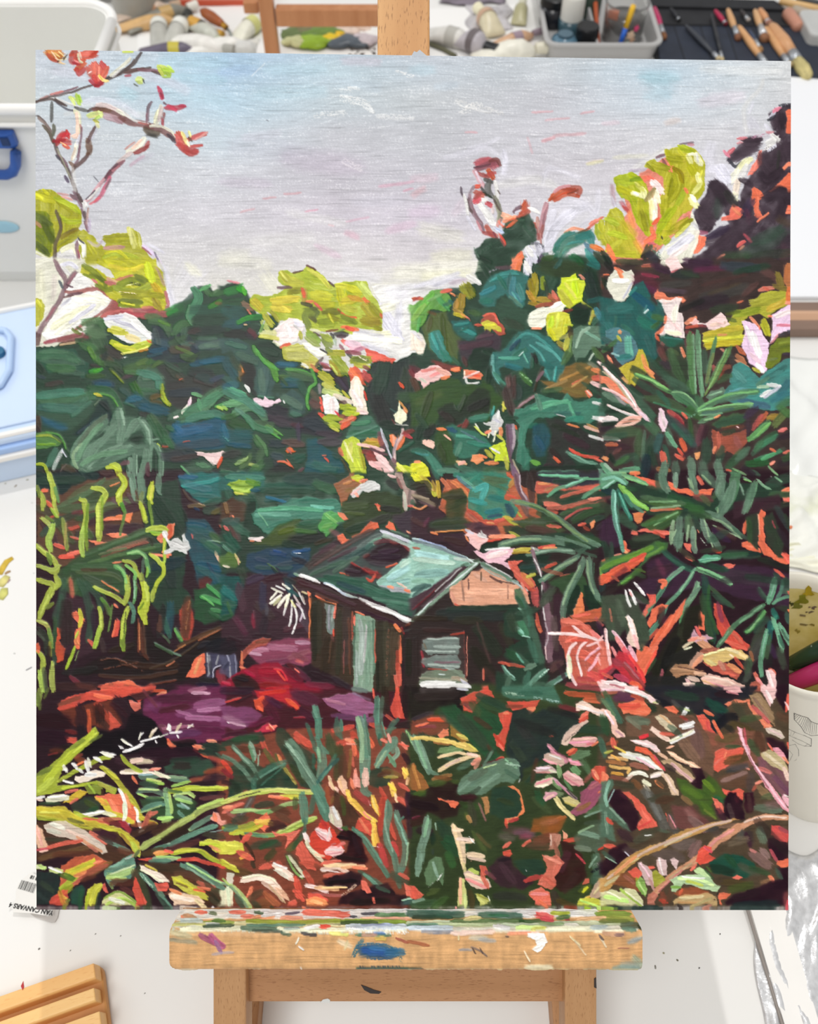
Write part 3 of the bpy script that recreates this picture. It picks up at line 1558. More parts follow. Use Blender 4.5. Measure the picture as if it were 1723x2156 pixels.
867 3 112,108 118,100
cb5 2.4 82,128 82,136
cc4 2 81,130 84,134
863 p 114,108 130,110 138,96 148,92 158,92 166,98 166,106 158,112 160,124 148,124 130,118
a85 3 120,116 140,108
b84 2.4 134,108 160,96
464 5 118,118 134,116
763 4 138,116 154,120
553 6 150,96 160,104
e75 3 145,112 152,108
ca6 2s 144,114 158,104
574 7 136,92 144,80
687 p 146,62 152,58 162,58 174,60 174,80 166,78 160,82 156,88 150,88 148,92 144,80
7a9 3 154,62 170,72
476 5 164,56 172,48
266 5 160,36 172,34
489 6 166,44 172,54
9ba 3 148,78 152,66 160,60
574 6 164,80 172,90
795 2 142,82 144,68
cdc 2 160,90 164,84
998 4s 160,92 168,98
e85 5 164,98 172,102
e65 6 164,106 172,106
fcc 4 162,110 172,114
fdd 3 168,92 174,96
354 3 154,110 172,122
e64 p 156,118 160,116 164,122 160,125
fcb 2 158,118 162,122
487 p 92,134 100,134 110,128 114,120 124,124 134,126 140,120 146,126 154,128 164,124 172,124 172,140 160,148 146,146 134,140 124,142 114,142 106,148 100,160 104,172 108,180 100,188 94,180 96,164 96,148 91,142
376 5 94,142 110,136 128,132
5a8 4 108,134 124,128 142,128
6b9 3 114,134 140,126
587 5 112,122 116,134
366 4 130,138 150,138
5a8 3 142,130 148,144
276 5 106,150 112,148
387 6 140,144 152,142
256 p 108,150 118,146 124,152 124,166 120,176 112,178 108,168
257 6 112,160 118,170
487 7 100,150 98,166
376 8 102,172 102,188
576 5 92,150 94,160
6a4 5 108,182 114,184
bbb 1.2 130,139 138,141
333 p 120,142 134,144 150,150 174,166 174,186 166,176 146,170 140,176 150,186 130,190 120,184 124,168 126,156
423 7 138,158 158,168
232 4 126,148 150,158
333 5 150,154 172,172
322 6 126,172 134,182
e54 3 142,170 152,176 168,178
e65 2 158,176 172,182
e64 3 128,178 133,182
e85 2 140,148 150,150
423 6 120,186 146,190
eba 3 156,150 168,154
ddd 3 160,158 172,162
b85 2 158,148 168,152
ddd 4 164,142 172,144
ddd 3 164,128 172,130
698 3.4 140,173 152,181 166,184 172,194
7a9 2 142,174 160,183
587 5 114,192 150,192
132 4 112,188 172,186
376 6 52,144 66,142
487 5 54,142 68,140
266 5 72,136 72,142
4aa 2 74,132 72,140
ddd p 74,140 78,134 80,142 82,144 80,152 76,156 72,160 69,156 70,150 64,148 64,146 70,146
eee 2 78,136 76,150
ccd 3 74,144 78,146
933 6 46,150 48,146
eed 1.6 57,148 60,154
de6 2 56,150 62,156 66,158
ffd 1.6 70,152 68,160
ffd 1.6 75,154 73,164
f86 3 66,156 70,154
f96 4 80,152 80,158
bb4 3 76,158 82,162
352 p 20,158 26,150 34,156 36,172 42,184 30,186 22,174 20,164
f85 3 22,152 29,153
fba 2 29,158 34,162
fcb p 8,162 14,161 20,164 20,168 18,171 12,168 8,165
342 8 24,168 28,180
222 9 18,150 12,158
132 6 4,160 8,148
243 6 4,140 12,150
933 2 40,150 44,148
376 p 30,150 36,148 44,151 56,154 64,160 74,170 60,170 54,178 44,180 36,174 38,162 32,156
5a9 3 40,158 56,160
587 4 44,166 40,176
578 2 44,154 70,168
258 5 32,152 38,154
387 4 50,164 70,168
376 7 0,172 10,174 18,182 22,196
487 8 14,176 26,192
587 5 24,190 40,190
499 2 2,174 14,176
476 6 40,186 56,192
354 8 56,186 76,190
464 7 66,190 84,190
f96 p 52,182 54,176 60,175 64,180 58,184
e85 4 66,183 76,183
eb8 3 40,182 48,184
fba 4 42,184 46,182
f85 3 60,176 66,178
aa3 5 66,172 72,178
de2 p 68,170 76,166 84,162 85,168 87,176 88,182 80,180 74,182 74,176
bc2 3 78,168 84,180
eef 2 71,170 78,174
bb4 4 84,178 86,188
ee2 p 0,184 8,182 14,188 16,196 0,196
f96 3 2,182 6,182
868 p 84,147 92,147 93,158 92,170 90,180 96,190 99,197 90,197 88,180 85,165
a9a 2.6 91,148 92,160 91,170
645 2.4 85,150 87,170 90,184
ba9 1.6 91,180 96,192
e53 2 93,149 94,152
243 4 84,142 94,142
e43 2 86,192 90,196
@1270,550
433 p 0,0 172,0 172,196 0,196
222 5 2,2 8,8
132 5 0,16 4,24
eed p 4,16 8,10 12,6 20,9 26,8 29,16 27,22 24,30 18,37 12,38 8,32 3,24
fff 4 10,18 22,18
e75 4 11,6 17,10
e75 2 1,12 5,12
ccd 2 26,20 18,34
f85 4 14,10 17,14
433 7s 14,4 36,2
543 4s 30,6 46,6
c65 3 36,4 46,4
424 7 46,4 60,10
824 12s~7 32,14 50,24
625 7s 30,20 48,28
a35 3 36,12 50,14
fdd p 56,0 68,0 72,6 66,10 62,12 60,6
e78 2 62,10 68,8
f86 p 46,32 50,25 56,30 60,33 68,32 76,31 78,34 72,38 66,36 60,38 56,40 50,38
433 p 52,22 60,12 72,7 84,10 100,0 170,0 170,26 150,24 142,30 134,40 116,50 112,56 96,56 84,54 72,50 68,44 76,36 72,32 58,30 50,26
444 7 54,22 78,20
545 4 52,26 76,28
233 8 64,12 84,12
343 4 72,10 86,14
433 14 80,30 110,16
444 10 90,34 130,24
644 7 146,8 160,18
644 5 128,30 140,20
323 12 84,40 110,34
222 5 70,44 90,36
424 10 76,2 96,4
725 5s 84,8 110,6
345 9 110,4 140,6
243 6 120,10 150,4
343 8 100,44 120,42
533 3s 90,22 130,12
543 3s 96,30 124,20
433 4 126,36 140,28
e75 2 122,38 127,36
bb3 p 100,62 114,56 120,46 134,40 142,30 152,27 164,26 170,30 168,40 158,44 150,52 142,48 132,50 126,58 128,74 110,78 94,80 90,68
aa3 9 136,38 162,32
892 7 120,48 140,44
ca3 6 150,44 166,36
e87 4 142,26 154,24
d65 3 146,24 150,26
873 5 156,22 168,26
c74 6 167,4 167,22
e74 5 168,26 168,38
f98 4 166,38 171,38
873 7 158,12 162,22
cb3 5 92,66 126,60
dd3 3 92,72 128,68
cb2 6 94,76 124,74
e96 2 104,67 112,67
562 3 112,48 124,46
563 4 110,52 120,54
266 p 0,32 8,34 14,38 20,36 26,26 30,20 36,18 40,26 44,34 48,40 52,36 56,40 56,52 52,60 48,66 48,74 50,84 48,92 40,90 32,84 30,74 20,66 0,76
377 10 8,44 24,42
157 8 28,30 36,36 44,42
388 3 24,30 30,24
276 10 34,54 44,60
377 8 4,56 10,66
476 3s 12,50 10,62
366 6 40,70 46,84
277 6 40,46 48,54
376 4 18,58 28,66
488 1.2 38,46 40,40
dee 1.6 38,47 41,44
463 6 46,50 54,52
463 5 50,56 46,60
366 5 50,36 54,42
589 p 2,62 14,60 24,64 30,74 32,82 26,90 18,94 12,90 8,84 10,72 2,70
6ba 7 22,70 24,84
388 5 14,88 24,86
9cc 2 8,84 14,86
466 6 0,70 10,76
e96 p 13,64 16,62 18,64 17,67 14,66
bb4 3 13,68 16,72
474 4 0,82 12,72
f86 3 4,86 8,92
243 5 0,78 6,80
fee p 50,36 54,35 62,36 66,33 72,34 70,40 68,46 72,48 74,54 74,62 75,70 66,68 58,66 53,70 52,66 56,58 58,50 56,44 54,40
fdd 5 60,52 70,62
eed 6 66,42 64,54
ffd 4 58,64 70,66
f86 3 57,50 56,56
e75 3 48,66 52,64 55,60
e64 3 48,68 51,72
265 p 52,68 58,66 66,69 74,71 74,76 68,78 60,78 52,74
488 1.4 56,69 72,71
f97 5 76,56 84,52
fcc p 79,55 84,52 88,55 86,59 82,60
c54 3 76,60 90,58
945 4 88,58 96,58
fdd p 93,56 100,52 106,47 111,50 113,56 115,58 110,60 100,62 95,61
fff 1 86,57 94,57
ecb 3 98,58 110,56
fcc 4 104,54 108,56
834 4 76,64 82,66
734 5 76,72 78,80
fdf p 126,55 132,54 138,56 142,62 146,68 150,74 150,84 150,92 148,100 143,101 138,96 132,92 130,84 126,76 129,66
fff 6 136,66 142,86
eee 4 130,60 136,76
fff 4 140,94 145,100
f97 3 134,51 140,57
f86 2 141,58 142,62
ecd 4 134,84 142,92
cc3 4 144,58 148,66
bb2 6 146,54 150,66
fdf p 153,54 154,49 162,43 168,40 171,40 171,64 164,64 158,68 152,72 150,76 152,68 154,62
e8a 3 158,58 168,58
fee 5 158,50 168,46
e9a 2 152,74 160,66
f86 2 150,50 153,50
445 4d 160,67 171,63
782 p 152,76 158,70 171,68 171,82 162,84 160,92 150,98 146,96 150,84
893 3 160,74 171,72
562 2 160,78 171,76
785 2 150,90 158,88
435 3 164,84 171,84
c64 5 122,78 128,84
b75 6 122,86 128,92
d97 2 120,90 132,96
bb3 3 136,97 142,101
499 p 118,96 124,92 132,96 138,102 142,106 148,100 158,94 164,90 172,86 172,130 160,134 146,136 132,132 120,130 110,126 110,118 116,112 115,104
599 6 120,100 128,108
366 5 146,108 166,96
488 4 152,104 162,100
6ab 8 116,120 132,118
468 6 124,126 150,132
367 7 160,120 168,110
378 7 154,126 166,120
587 4 140,112 150,106
eee 4 150,112 160,113
eee 5 144,122 152,118
ccd 3 146,124 160,114
aca 3 140,114 150,114
463 7s 160,132 170,126
343 p 54,84 72,74 80,84 80,120 60,110 44,92
564 4 60,80 68,84
e86 3 71,79 74,86
744 6 52,80 56,90
955 3 53,74 55,76
434 7 54,92 60,96
354 7 40,88 52,100 66,112
464 8 62,82 66,96 72,108
474 7 78,110 82,120
a55 5 100,96 106,104
954 6 104,98 114,96
843 6 108,100 98,110
444 5 116,84 118,92
c87 3 107,80 110,82
465 6 92,82 93,100
585 6 79,66 79,84 82,118
697 5 86,64 87,90 90,122
7a8 2 82,66 83,90 84,120
7a8 1.6 88,70 89,96 90,122
586 4 102,70 98,90 94,112
785 3 100,84 94,110
585 6 115,79 108,92 98,112
795 2 115,80 104,102 92,122
8b7 1.2 112,80 96,116
464 7 106,108 114,104
cb3 p 14,96 28,90 32,80 36,80 40,88 44,100 34,104 28,114 20,106
e95 4 36,86 40,98 46,106
f96 3 38,96 46,102
ba3 5 26,98 24,110
da6 3 18,106 22,110
343 8 28,98 40,106
354 6 28,108 50,120
585 4.6 30,103 44,108 56,116 64,120
8c7 2 30,102 46,109 62,118
465 8 56,106 76,116
354 8 62,116 84,126
464 8 40,124 60,128 78,140
365 5 50,118 60,130
486 2 46,128 80,140
586 p 60,120 64,117 72,118 80,124 87,132 86,136 78,132 68,128
8b8 1.6 62,119 74,120 86,132
475 4 66,122 82,134
475 8 86,124 90,134
363 8 78,134 88,142
7a9 2d 78,142 84,139
687 p 93,124 98,118 110,115 112,118 106,124 98,128
8b9 1.6 96,122 108,118
353 4 100,126 108,122
586 6 86,136 104,126 124,120 140,118
7b7 2 86,134 110,122 140,118
576 4 104,128 130,122
696 6 88,138 110,134 134,130
8c8 1.6 86,136 110,131 136,129
464 2.4 94,140 132,132
7a8 2 88,140 108,138
466 3 90,138 118,134
697 4 88,146 98,142 104,140
8b8 1.6 92,144 100,142
f96 2 101,142 106,140
464 p 98,148 106,142 118,138 130,138 130,144 118,150 104,152
354 8 104,148 126,142
435 8 130,140 138,134
434 8 132,146 130,156
c64 5 140,148 148,138
b55 4 136,152 144,140
a83 6 150,142 158,140
674 8 156,148 166,136
474 8 162,134 170,140
e77 4 160,154 166,152
953 5 110,152 126,150
533 5 108,154 128,150
b54 8 104,162 114,158
a54 p 98,152 106,156 122,156 130,152 130,164 122,176 112,172 104,178 100,170
c65 4 104,156 106,170
955 6 120,160 124,168
fcc 1.6 121,150 123,151
343 6 110,156 118,154
544 5 84,150 84,172
363 4 79,144 81,164
745 6 90,150 86,166
423 5 94,150 90,162
e65 3 72,138 76,142
c55 5 60,136 72,146
923 5 66,142 74,152
355 9 58,142 70,152 82,166
365 4 64,148 80,166
422 5 64,160 72,168
e64 5 71,162 75,172
e65 4 66,176 72,180
d54 3 68,170 74,178
423 5 74,176 82,170
fa6 p 83,174 88,172 88,179 85,181
354 10 94,164 94,180
354 8 108,170 104,184
e86 3 100,174 102,168
475 7 136,160 144,152 150,146
6a6 6 132,162 150,148
364 6 140,168 156,156
7b6 2 140,158 152,146
364 8 128,172 114,186
576 7 132,170 122,180
465 6 136,174 150,162
486 5 142,168 158,158
486 4 138,180 152,176 164,170
263 8 132,184 148,182
5a7 4 144,180 156,174
475 5 138,172 144,164
323 6 160,160 168,158
433 6 160,166 168,172
e75 3 152,170 156,172
e76 3 164,174 170,172
e75 4 152,184 154,183
323 8 160,184 168,182
f98 3 152,184 155,182
353 7 164,180 170,176
354 p 0,92 10,100 20,112 34,124 42,132 48,140 44,150 30,148 14,144 0,136
243 6 4,92 14,102
f86 p 0,104 4,104 14,112 22,122 28,132 20,128 8,116 0,110
cb9 2 0,100 10,108 24,126
f97 3 4,112 18,124
687 6 2,120 18,130 26,134
465 5 20,112 36,124
243 6 2,130 20,132
132 5 4,136 26,134
243 3 24,114 36,122
a9a 3s 8,118 20,130
fcc 3 0,96 10,106 22,118 32,134 42,144
fff 1.6 2,98 14,110 30,132
fcc 2.6 0,115 12,120 24,128 34,140
fde 4 34,138 42,145
fdd 2.4 4,130 16,136 32,141
ddd 1.6 6,131 20,138 32,142
fee p 0,141 6,140 14,143 14,145 8,146 0,147
bbb 2 0,145 12,146
132 4 0,148 14,147
fba 3 14,148 24,142 34,142
fcb 3 12,150 24,148 33,144
d98 2 16,146 32,144
323 6 0,152 10,152
fcc 3 0,160 8,160 15,162
ccc 1.4 0,162 14,162
465 9 34,128 44,140
475 10 42,148 48,154
464 10 6,156 32,154
354 7 2,160 20,158
464 9 34,158 32,176
354 8 44,160 40,174
576 3 38,154 36,180
243 8 42,170 46,184
576 7 58,152 62,166
6a8 4 58,156 66,168
366 7 52,158 48,172
365 5 56,168 60,184
fde p 50,134 52,133 56,136 57,142 59,146 58,150 57,154 54,154 51,148 50,142
dcc 2 52,136 56,150
354 8 14,182 28,176
474 5 12,184 22,178
423 7 6,168 22,168
744 4 10,174 16,170
e96 4 0,178 4,180
c64 4 4,166 12,166
132 5 6,176 10,182
354 8 30,180 34,192
134 9 40,178 38,194
e65 6 54,174 56,184
964 5 50,188 60,190
687 8 56,184 54,196
576 8 66,184 66,196
687 8 80,180 81,196
576 9 90,184 92,196
687 8 104,182 106,196
6a8 5 16,190 32,188
8b8 3 6,192 20,192
f85 4 26,192 32,192
6a8 7 0,184 6,192
9ba 3 2,184 8,190
475 6 116,190 124,194
7a7 2 118,188 130,194
e65 2 112,189 116,190
465 4 134,190 142,194
8b8 2 150,186 158,194
323 6 128,188 136,194
@70,1000
312 p 0,0 172,0 172,196 0,196
133 p 0,0 60,0 52,10 30,16 10,22 2,20
243 8 4,6 44,4
354 2 16,2 22,14 22,26
132 8 104,20 130,30 138,44
243 p 100,10 132,4 140,60 136,100 150,120 120,130 100,110 104,60 100,40
132 12 112,24 128,50
233 10 120,60 126,100
134 12 112,84 134,78
277 p 132,2 150,0 172,0 172,24 152,26 140,16 134,10
399 4 136,10 160,6 170,3
369 4 133,2 148,2
366 4 144,18 166,20
354 7 156,26 172,22
654 2 136,14 142,22 154,28
ecb 1 150,26 156,28
764 4 142,28 154,28
247 3 146,30 150,32
256 p 140,40 156,40 172,60 172,130 160,120 150,100 144,80 138,60
157 5 140,44 156,46
157 6 150,80 172,86
355 8 148,56 172,66
463 7 162,54 170,60
364 6 158,62 172,70
8a9 1 158,60 166,60 172,62
eb9 3 165,70 170,79
b54 4 170,46 172,48
354 8 156,32 170,32
652 5 164,34 172,30
246 3 158,80 172,104
157 5 162,90 172,110
622 p 150,94 158,92 163,96 158,104 150,104
253 p 146,104 172,98 172,130 156,136 146,130
495 4 158,100 172,112
495 5 153,110 172,116
6b6 2 153,110 164,118
485 4 162,122 172,124
364 3 160,124 170,130
d66 2 144,54 145,57
643 p 36,10 52,4 84,0 98,16 100,50 90,60 70,72 40,78 24,84 10,72 3,60 3,20 10,12 26,18
443 10 5,30 20,34
564 8 34,22 50,12 80,6
353 9 46,22 76,14
343 7 20,44 40,34
453 8 60,30 92,22
d54 3 14,40 22,36
d54 3 30,50 44,46
323 7 70,50 96,46
464 8 24,32 60,26
575 5 24,28 50,16 64,4
675 4 50,32 80,24 100,26
353 7 40,40 76,34
645 6 72,22 84,26
534 4 86,18 92,26
423 9 52,44 90,30 100,30
423 10 60,50 92,50
423 9 10,44 20,62
834 4s 36,34 46,33
333 7 40,54 60,56
433 8 30,64 60,64
354 7 8,54 24,40
453 8 20,40 36,60
463 7 44,46 52,56
f85 p 64,40 78,36 90,34 88,44 80,41
f86 2 64,41 78,40
f86 p 66,53 76,52 84,53 86,55 80,58 72,56
f86 p 50,59 58,60 68,62 60,64 56,64
e76 2.4 34,56 42,58
f76 4 32,72 42,70
e65 4 20,63 28,66
e54 4 24,74 36,74
f75 3 8,14 13,14
d64 4 20,32 12,24
e85 1.4 70,10 78,7
353 p 32,80 44,72 60,66 84,56 104,48 112,52 108,58 90,64 84,68 96,66 114,62 118,68 104,72 94,76 80,80 84,84 82,92 90,102 82,110 70,104 62,104 66,112 54,104 44,110 34,108 26,100 22,92 26,84
464 6 46,72 70,63 102,50
575 2.4 60,68 84,58 104,52
865 2.4 66,70 88,62 104,58
a65 3 72,70 90,64 104,61
743 2 62,74 84,68
464 5 60,78 92,68 116,64
574 3 50,80 80,72 110,66
675 2 60,72 84,66
464 7 36,84 64,82 80,84
564 4 40,88 70,90 80,96
454 6 46,92 64,100
532 3 44,86 66,86
464 5 40,96 36,110
574 3 34,92 26,104
e86 2 72,80 80,79
f86 3 108,72 122,74
743 2s 88,78 78,86
e85 1.6 62,96 78,106
423 p 26,112 34,108 50,112 60,120 60,150 54,160 40,166 26,160 26,140 18,130 18,120
354 7 42,96 48,110 52,130 50,150
464 2.4 54,118 55,140 50,152
354 6 48,98 58,110 62,122
354 7 28,96 26,112 20,130
354 5 26,110 24,130 18,150 20,170
353 4 20,130 19,160
f75 8 38,126 44,132
f86 4 44,130 42,140
f75 5 40,142 40,156
d53 p 22,138 26,140 24,150 30,158 28,168 22,170 20,160
e65 4s 34,94 36,110
322 12 30,118 30,150
313 8 56,124 58,150
433 5 62,150 64,160
e54 p 76,130 79,134 77,146 72,148 74,140
f75 2 75,132 72,147
f86 3 74,118 76,120
f75 p 114,127 117,128 118,140 116,143 112,140
e65 4 51,150 54,154
f86 p 112,58 118,50 122,44 128,44 128,54 122,60 116,62
c53 5 124,46 124,56
332 6 106,58 108,62
f86 5 118,70 124,72
211 p 92,130 104,130 112,150 130,160 150,150 172,130 172,150 158,158 150,172 140,186 120,190 100,186 60,180 30,184 40,176 60,166 80,168 92,150
422 6 97,132 98,162
632 4 96,136 100,160 104,166
843 2 95,130 96,160
643 2 100,130 102,162
d85 1 96,134 97,158
321 6 70,160 90,154
b43 p 132,124 142,112 146,130 142,150 134,150 134,136
532 8 140,112 138,146
743 2d 136,118 134,144
964 2d 142,114 138,140
642 4 132,156 152,146 172,138
a64 1.6 150,150 172,139
421 6 80,170 110,174 130,172
743 1.4d 64,176 96,170
854 1.4d 60,168 76,167 100,178
532 4 60,182 96,184 130,178
543 2 106,176 130,166 150,152
c75 1.6 121,173 128,169
222 6 28,180 56,176
f75 p 146,168 153,162 156,162 156,180 150,184 138,184 142,176
e96 3 152,166 146,180
834 5 34,184 40,188
f75 p 64,190 76,187 88,186 98,192 102,196 60,196
c54 4 60,192 80,192
843 3 70,190 96,193
a43 5 40,190 56,194
843 2 106,190 130,186
422 8 22,192 56,192
d65 3 80,196 100,196
d54 2 74,190 82,190
256 10 124,118 122,142
365 5 118,128 124,148
475 5 129,140 134,150
6a5 3 128,140 135,150
575 2.4 116,144 124,152
687 2 110,152 120,158 134,164
464 3 111,154 126,162
b74 1.4 128,160 138,154
222 7 118,120 114,146
687 7 89,0 91,14
687 8 97,0 99,20
798 4 88,4 92,22
687 6 114,0 114,14
798 2.4 112,14 116,18
bc4 5 14,-2 18,10 19,24
ab4 4 18,22 22,38
695 3 20,12 23,24
ac4 3 16,30 21,38
ab4 5 5,14 9,22 9,31
783 3 4,10 6,20
bc3 6 79,0 83,8 78,18 79,26
cd5 3 82,10 77,20
593 4 80,26 83,34
684 3 83,34 79,54
bc3 6 108,8 106,20 107,24
cc4 3 109,10 106,22
793 3 105,24 107,36 108,46
785 4 99,16 97,30
ab4 5 97,26 100,34 102,42
bc3 3 98,26 102,40
bc4 5 54,12 62,13 66,18 62,26
ab4 6.4 66,18 60,30 60,44 60,58
cd5 3 59,26 59,54
792 2 63,20 63,50
bc4 5 43,22 47,24 47,30
ab4 5.4 46,26 48,38 46,50
ac5 5 46,48 44,62 45,73
792 3 50,26 48,44 49,68
ab5 4 8,39 14,44 17,50
ac5 6 18,46 16,54 14,60 16,68
683 3 12,38 18,42
894 4 27,40 30,60 31,68
a95 2 30,44 29,64
ab4 5 3,64 10,70 18,76 22,84 20,88 14,86
bc5 2 4,65 18,74
683 5 14,72 16,80
ab5 4 3,82 10,84 18,86 24,82
ab4 6 21,92 23,98 21,102
ab4 5 3,94 12,98 18,100 16,110
ab4 6 16,104 12,114 8,122 6,129
bc5 2 14,110 7,126
783 4 18,116 12,121
aa5 4 4,132 12,136 15,144 17,152
bc6 1.6 4,132 13,135
794 4 14,140 17,156
343 6 6,140 12,150 12,162
565 2.4 3,142 10,150
ab4 5 5,160 9,168 8,180
ac5 5 6,178 9,196
883 3 15,152 16,164
ab5 5 17,170 17,180 18,196
564 4 10,176 12,196
e64 4 4,154 5,160
322 4 14,156 14,176
6a6 4 86,71 94,70 100,72 103,78 105,88
9c8 2 86,71 96,70 102,76
576 3 100,76 99,90
8b4 3 104,84 103,92
6a6 4 74,83 80,86 84,94 85,104
ab4 5 85,92 86,106 83,117
8c7 2 75,82 82,88 85,98
ab4 4 82,78 90,80 94,88 98,94
8c6 3 84,82 92,88 93,94
6a6 3 92,92 93,106 91,116
8b9 2 92,96 92,112
587 4 88,116 91,124 90,134
9a4 5 98,90 100,100 104,108
bc3 p 97,96 103,96 106,108 106,118 104,126 104,136 101,136 98,130 94,124 94,119 98,114 99,106
cd5 3 102,98 104,114
542 2 94,98 98,108
792 2 100,116 96,122
bc4 4 106,72 112,76 117,82
ac4 3 119,58 119,80
bc3 4 118,80 118,90 112,98 109,108
ab4 4 109,104 108,114
dd4 1.6 119,60 118,68
bc4 6 104,50 116,48 121,50
ac3 4 108,53 114,54
8b3 2 106,52 118,52
ab4 4 56,102 64,106 74,110 82,116
bc5 2 56,102 70,107
583 4 62,112 68,120 70,126
684 2 72,118 70,132 68,142
564 2 64,116 68,126
ab4 4 60,120 62,130 62,140
ac4 5 61,138 58,148 56,156
bc5 2 61,124 62,138
ab4 5 86,120 82,132 82,142
8a3 5 83,136 81,148 82,158
bc4 3 85,122 82,134 80,148
222 1d 84,124 82,150
cc3 4 42,122 44,130 42,138
e85 4 42,140 39,150 41,154
ac3 3 38,156 34,166 30,176
bc4 2 41,142 38,148
8a6 1 41,160 38,168
323 2s 40,168 34,180
ddd p 117,50 121,50 123,54 121,58 125,60 129,57 132,57 136,62 136,54 138,53 142,62 143,66 139,69 140,72 132,70 128,68 122,72 118,72 119,68 124,66 120,60 117,54
eee 3 126,62 138,68
fff 2.4 118,52 122,60
bbb 1.4 126,60 136,64
112 p 156,152 166,148 172,148 172,162 158,162
223 5 150,156 158,152
446 p 156,162 172,162 172,172 165,176 164,184 157,184
99a 2.4 160,164 159,182
bbb 1.2 158,162 158,170
99a 2 168,164 166,172
ccd 1 163,184 164,176 170,173
334 3 161,170 161,180
934 p 166,178 170,176 172,176 172,192 168,190 165,184
222 8 154,186 162,188
214 5 150,190 172,192
856 6 146,194 160,196
b89 3 142,196 156,192
366 8~7 142,48 158,52
478 6~8 138,8 160,14
365 8~7 154,60 168,70
366 7~7 150,84 170,96
@470,1000
312 p 0,60 172,40 172,196 0,196
243 p 0,0 172,0 172,60 150,50 130,52 80,86 0,90
154 10 36,12 80,12
244 12 60,4 98,4
364 9 84,8 100,14
243 8 40,16 80,16
255 5 40,22 60,20
266 p 0,2 10,0 38,0 38,10 30,14 14,16 0,14
487 6 4,2 36,3
9b3 p 3,9 14,4 30,5 28,10 25,17 18,18 10,18 8,12
bd5 2.4 8,12 20,15 25,13
dd5 2 10,16 22,18
682 2 6,8 18,10 28,9
582 6 22,6 32,9
365 8 4,14 6,22
157 3 26,14 32,14
354 6 20,20 28,20
254 6 26,20 30,30
532 p 0,26 8,20 20,26 24,32 20,42 10,44 0,42
864 4 2,26 4,34
f86 2 6,38 9,38 9,41
743 3 6,36 8,42
132 p 22,26 30,24 28,40 38,50 44,58 40,62 22,60 18,48
487 p 26,36 30,31 46,30 60,22 76,20 102,22 108,28 106,36 98,40 90,40 78,40 64,42 52,48 46,54 38,52 34,48 28,44
5a8 4 32,32 60,30 90,32
6a9 4 30,36 60,36
376 5 70,24 100,24
6ba 3 80,28 100,30
355 4 50,26 60,22
7b9 1.2 32,34 42,48
376 4 40,48 62,40
27a 3 40,20 56,24
452 p 40,56 50,46 64,41 70,40 66,54 60,62 44,64 26,64
561 5 52,52 64,48
253 9 70,46 88,44
365 4 70,44 86,42
473 4 66,50 84,52
5a5 p 92,34 98,32 108,36 110,42 106,44 98,52 94,56 88,52 86,46 90,40
7b6 3 94,36 104,44
6a5 4 90,48 98,44
466 2.4 104,44 110,43
222 9 62,60 90,56
132 7 56,62 70,66
432 4 84,62 98,58
956 5s 98,50 106,56
a64 p 108,4 116,0 130,4 124,12 114,18 108,30 104,18 100,8
c85 3 110,8 116,6
863 4 112,14 124,12
e85 2 118,4 128,6
342 p 108,24 118,20 130,14 150,16 160,20 166,36 150,42 130,46 118,56 110,54 108,44 114,40 108,32
453 8 110,28 130,28
563 3 112,34 128,36
132 7 114,50 136,44
222 6 150,6 158,12
f86 p 104,33 110,34 114,40 110,41 106,38
f86 3 140,27 142,32
d54 2 138,27 142,28
dd2 5 120,2 124,6
cd3 4 118,2 126,2
f98 3 124,6 130,4
ddd p 116,20 118,14 124,9 131,5 138,6 142,10 142,14 138,14 132,16 126,14 123,19 118,21
fcc 2 116,18 124,12
f98 3 121,17 122,19
f86 2 126,6 130,4
fcc 3 150,0 156,2
b99 p 156,0 162,0 166,10 172,14 172,26 167,28 165,35 163,28 162,20 163,14 160,6
ccb 3 164,16 166,32
766 3 170,14 168,26
966 3 158,4 162,12
354 5 172,24 172,34
434 p 152,38 172,30 172,56 160,50 156,44
333 8 134,44 150,38
222 6 144,30 160,32
e64 p 134,42 140,43 141,48 130,52 122,54 128,48
f75 p 151,42 155,43 156,50 158,51 150,50 147,48
fa8 2 167,51 170,53
d66 3 168,28 172,28
e64 3s 118,56 124,54
f75 p 104,56 108,53 112,58 116,58 114,61 108,63 104,60
423 8 90,70 104,62
534 5 82,76 100,64
744 2 80,80 104,64
fee 3 24,58 30,58 36,57
fdd 2.4 29,59 34,60
e86 2 25,60 28,60
544 7 10,50 14,58
633 4 6,46 12,58
365 7 8,44 22,54
d66 4 1,47 4,50
355 8 2,42 12,42
154 10 4,56 12,66
365 6 0,62 10,70
587 3 0,64 8,72
573 p 0,74 4,70 12,72 16,78 12,84 4,85 0,82
cb7 2.4 11,72 15,79
da9 1.4 14,76 14,81
dcb 2 6,84 0,82
246 p 22,72 44,66 60,66 80,68 78,78 70,88 66,92 44,92 26,88 20,82
247 5 44,70 56,72
259 3 64,70 78,67
25a 2 46,68 52,70
357 3 62,72 72,76
355 4 30,84 62,84
574 1.6 40,80 54,90
346 4 30,76 40,78
345 4 50,82 74,78
fff 1d 64,71 70,71
223 5 64,76 76,80
233 2.4 44,84 50,90
224 2 48,84 55,92
155 p 0,92 20,92 20,100 12,120 10,130 0,132
277 8 2,104 10,112
365 7 2,116 10,118
474 3 4,116 8,128
253 6 0,130 8,128
343 8 16,88 20,96
423 p 22,92 50,90 66,94 76,104 80,116 80,146 74,150 50,148 40,146 28,152 12,150 0,148 0,134 12,128 16,112
435 8 24,96 34,92
534 8 14,100 18,122
433 8 32,118 44,128
534 10 46,116 66,130
323 8 38,128 36,144
534 5 10,130 20,142
312 5 28,146 42,146
335 7 36,100 36,120
b24 3s 27,127 28,138
745 2 28,124 28,130
624 6s 12,130 20,144
556 3 40,118 40,126
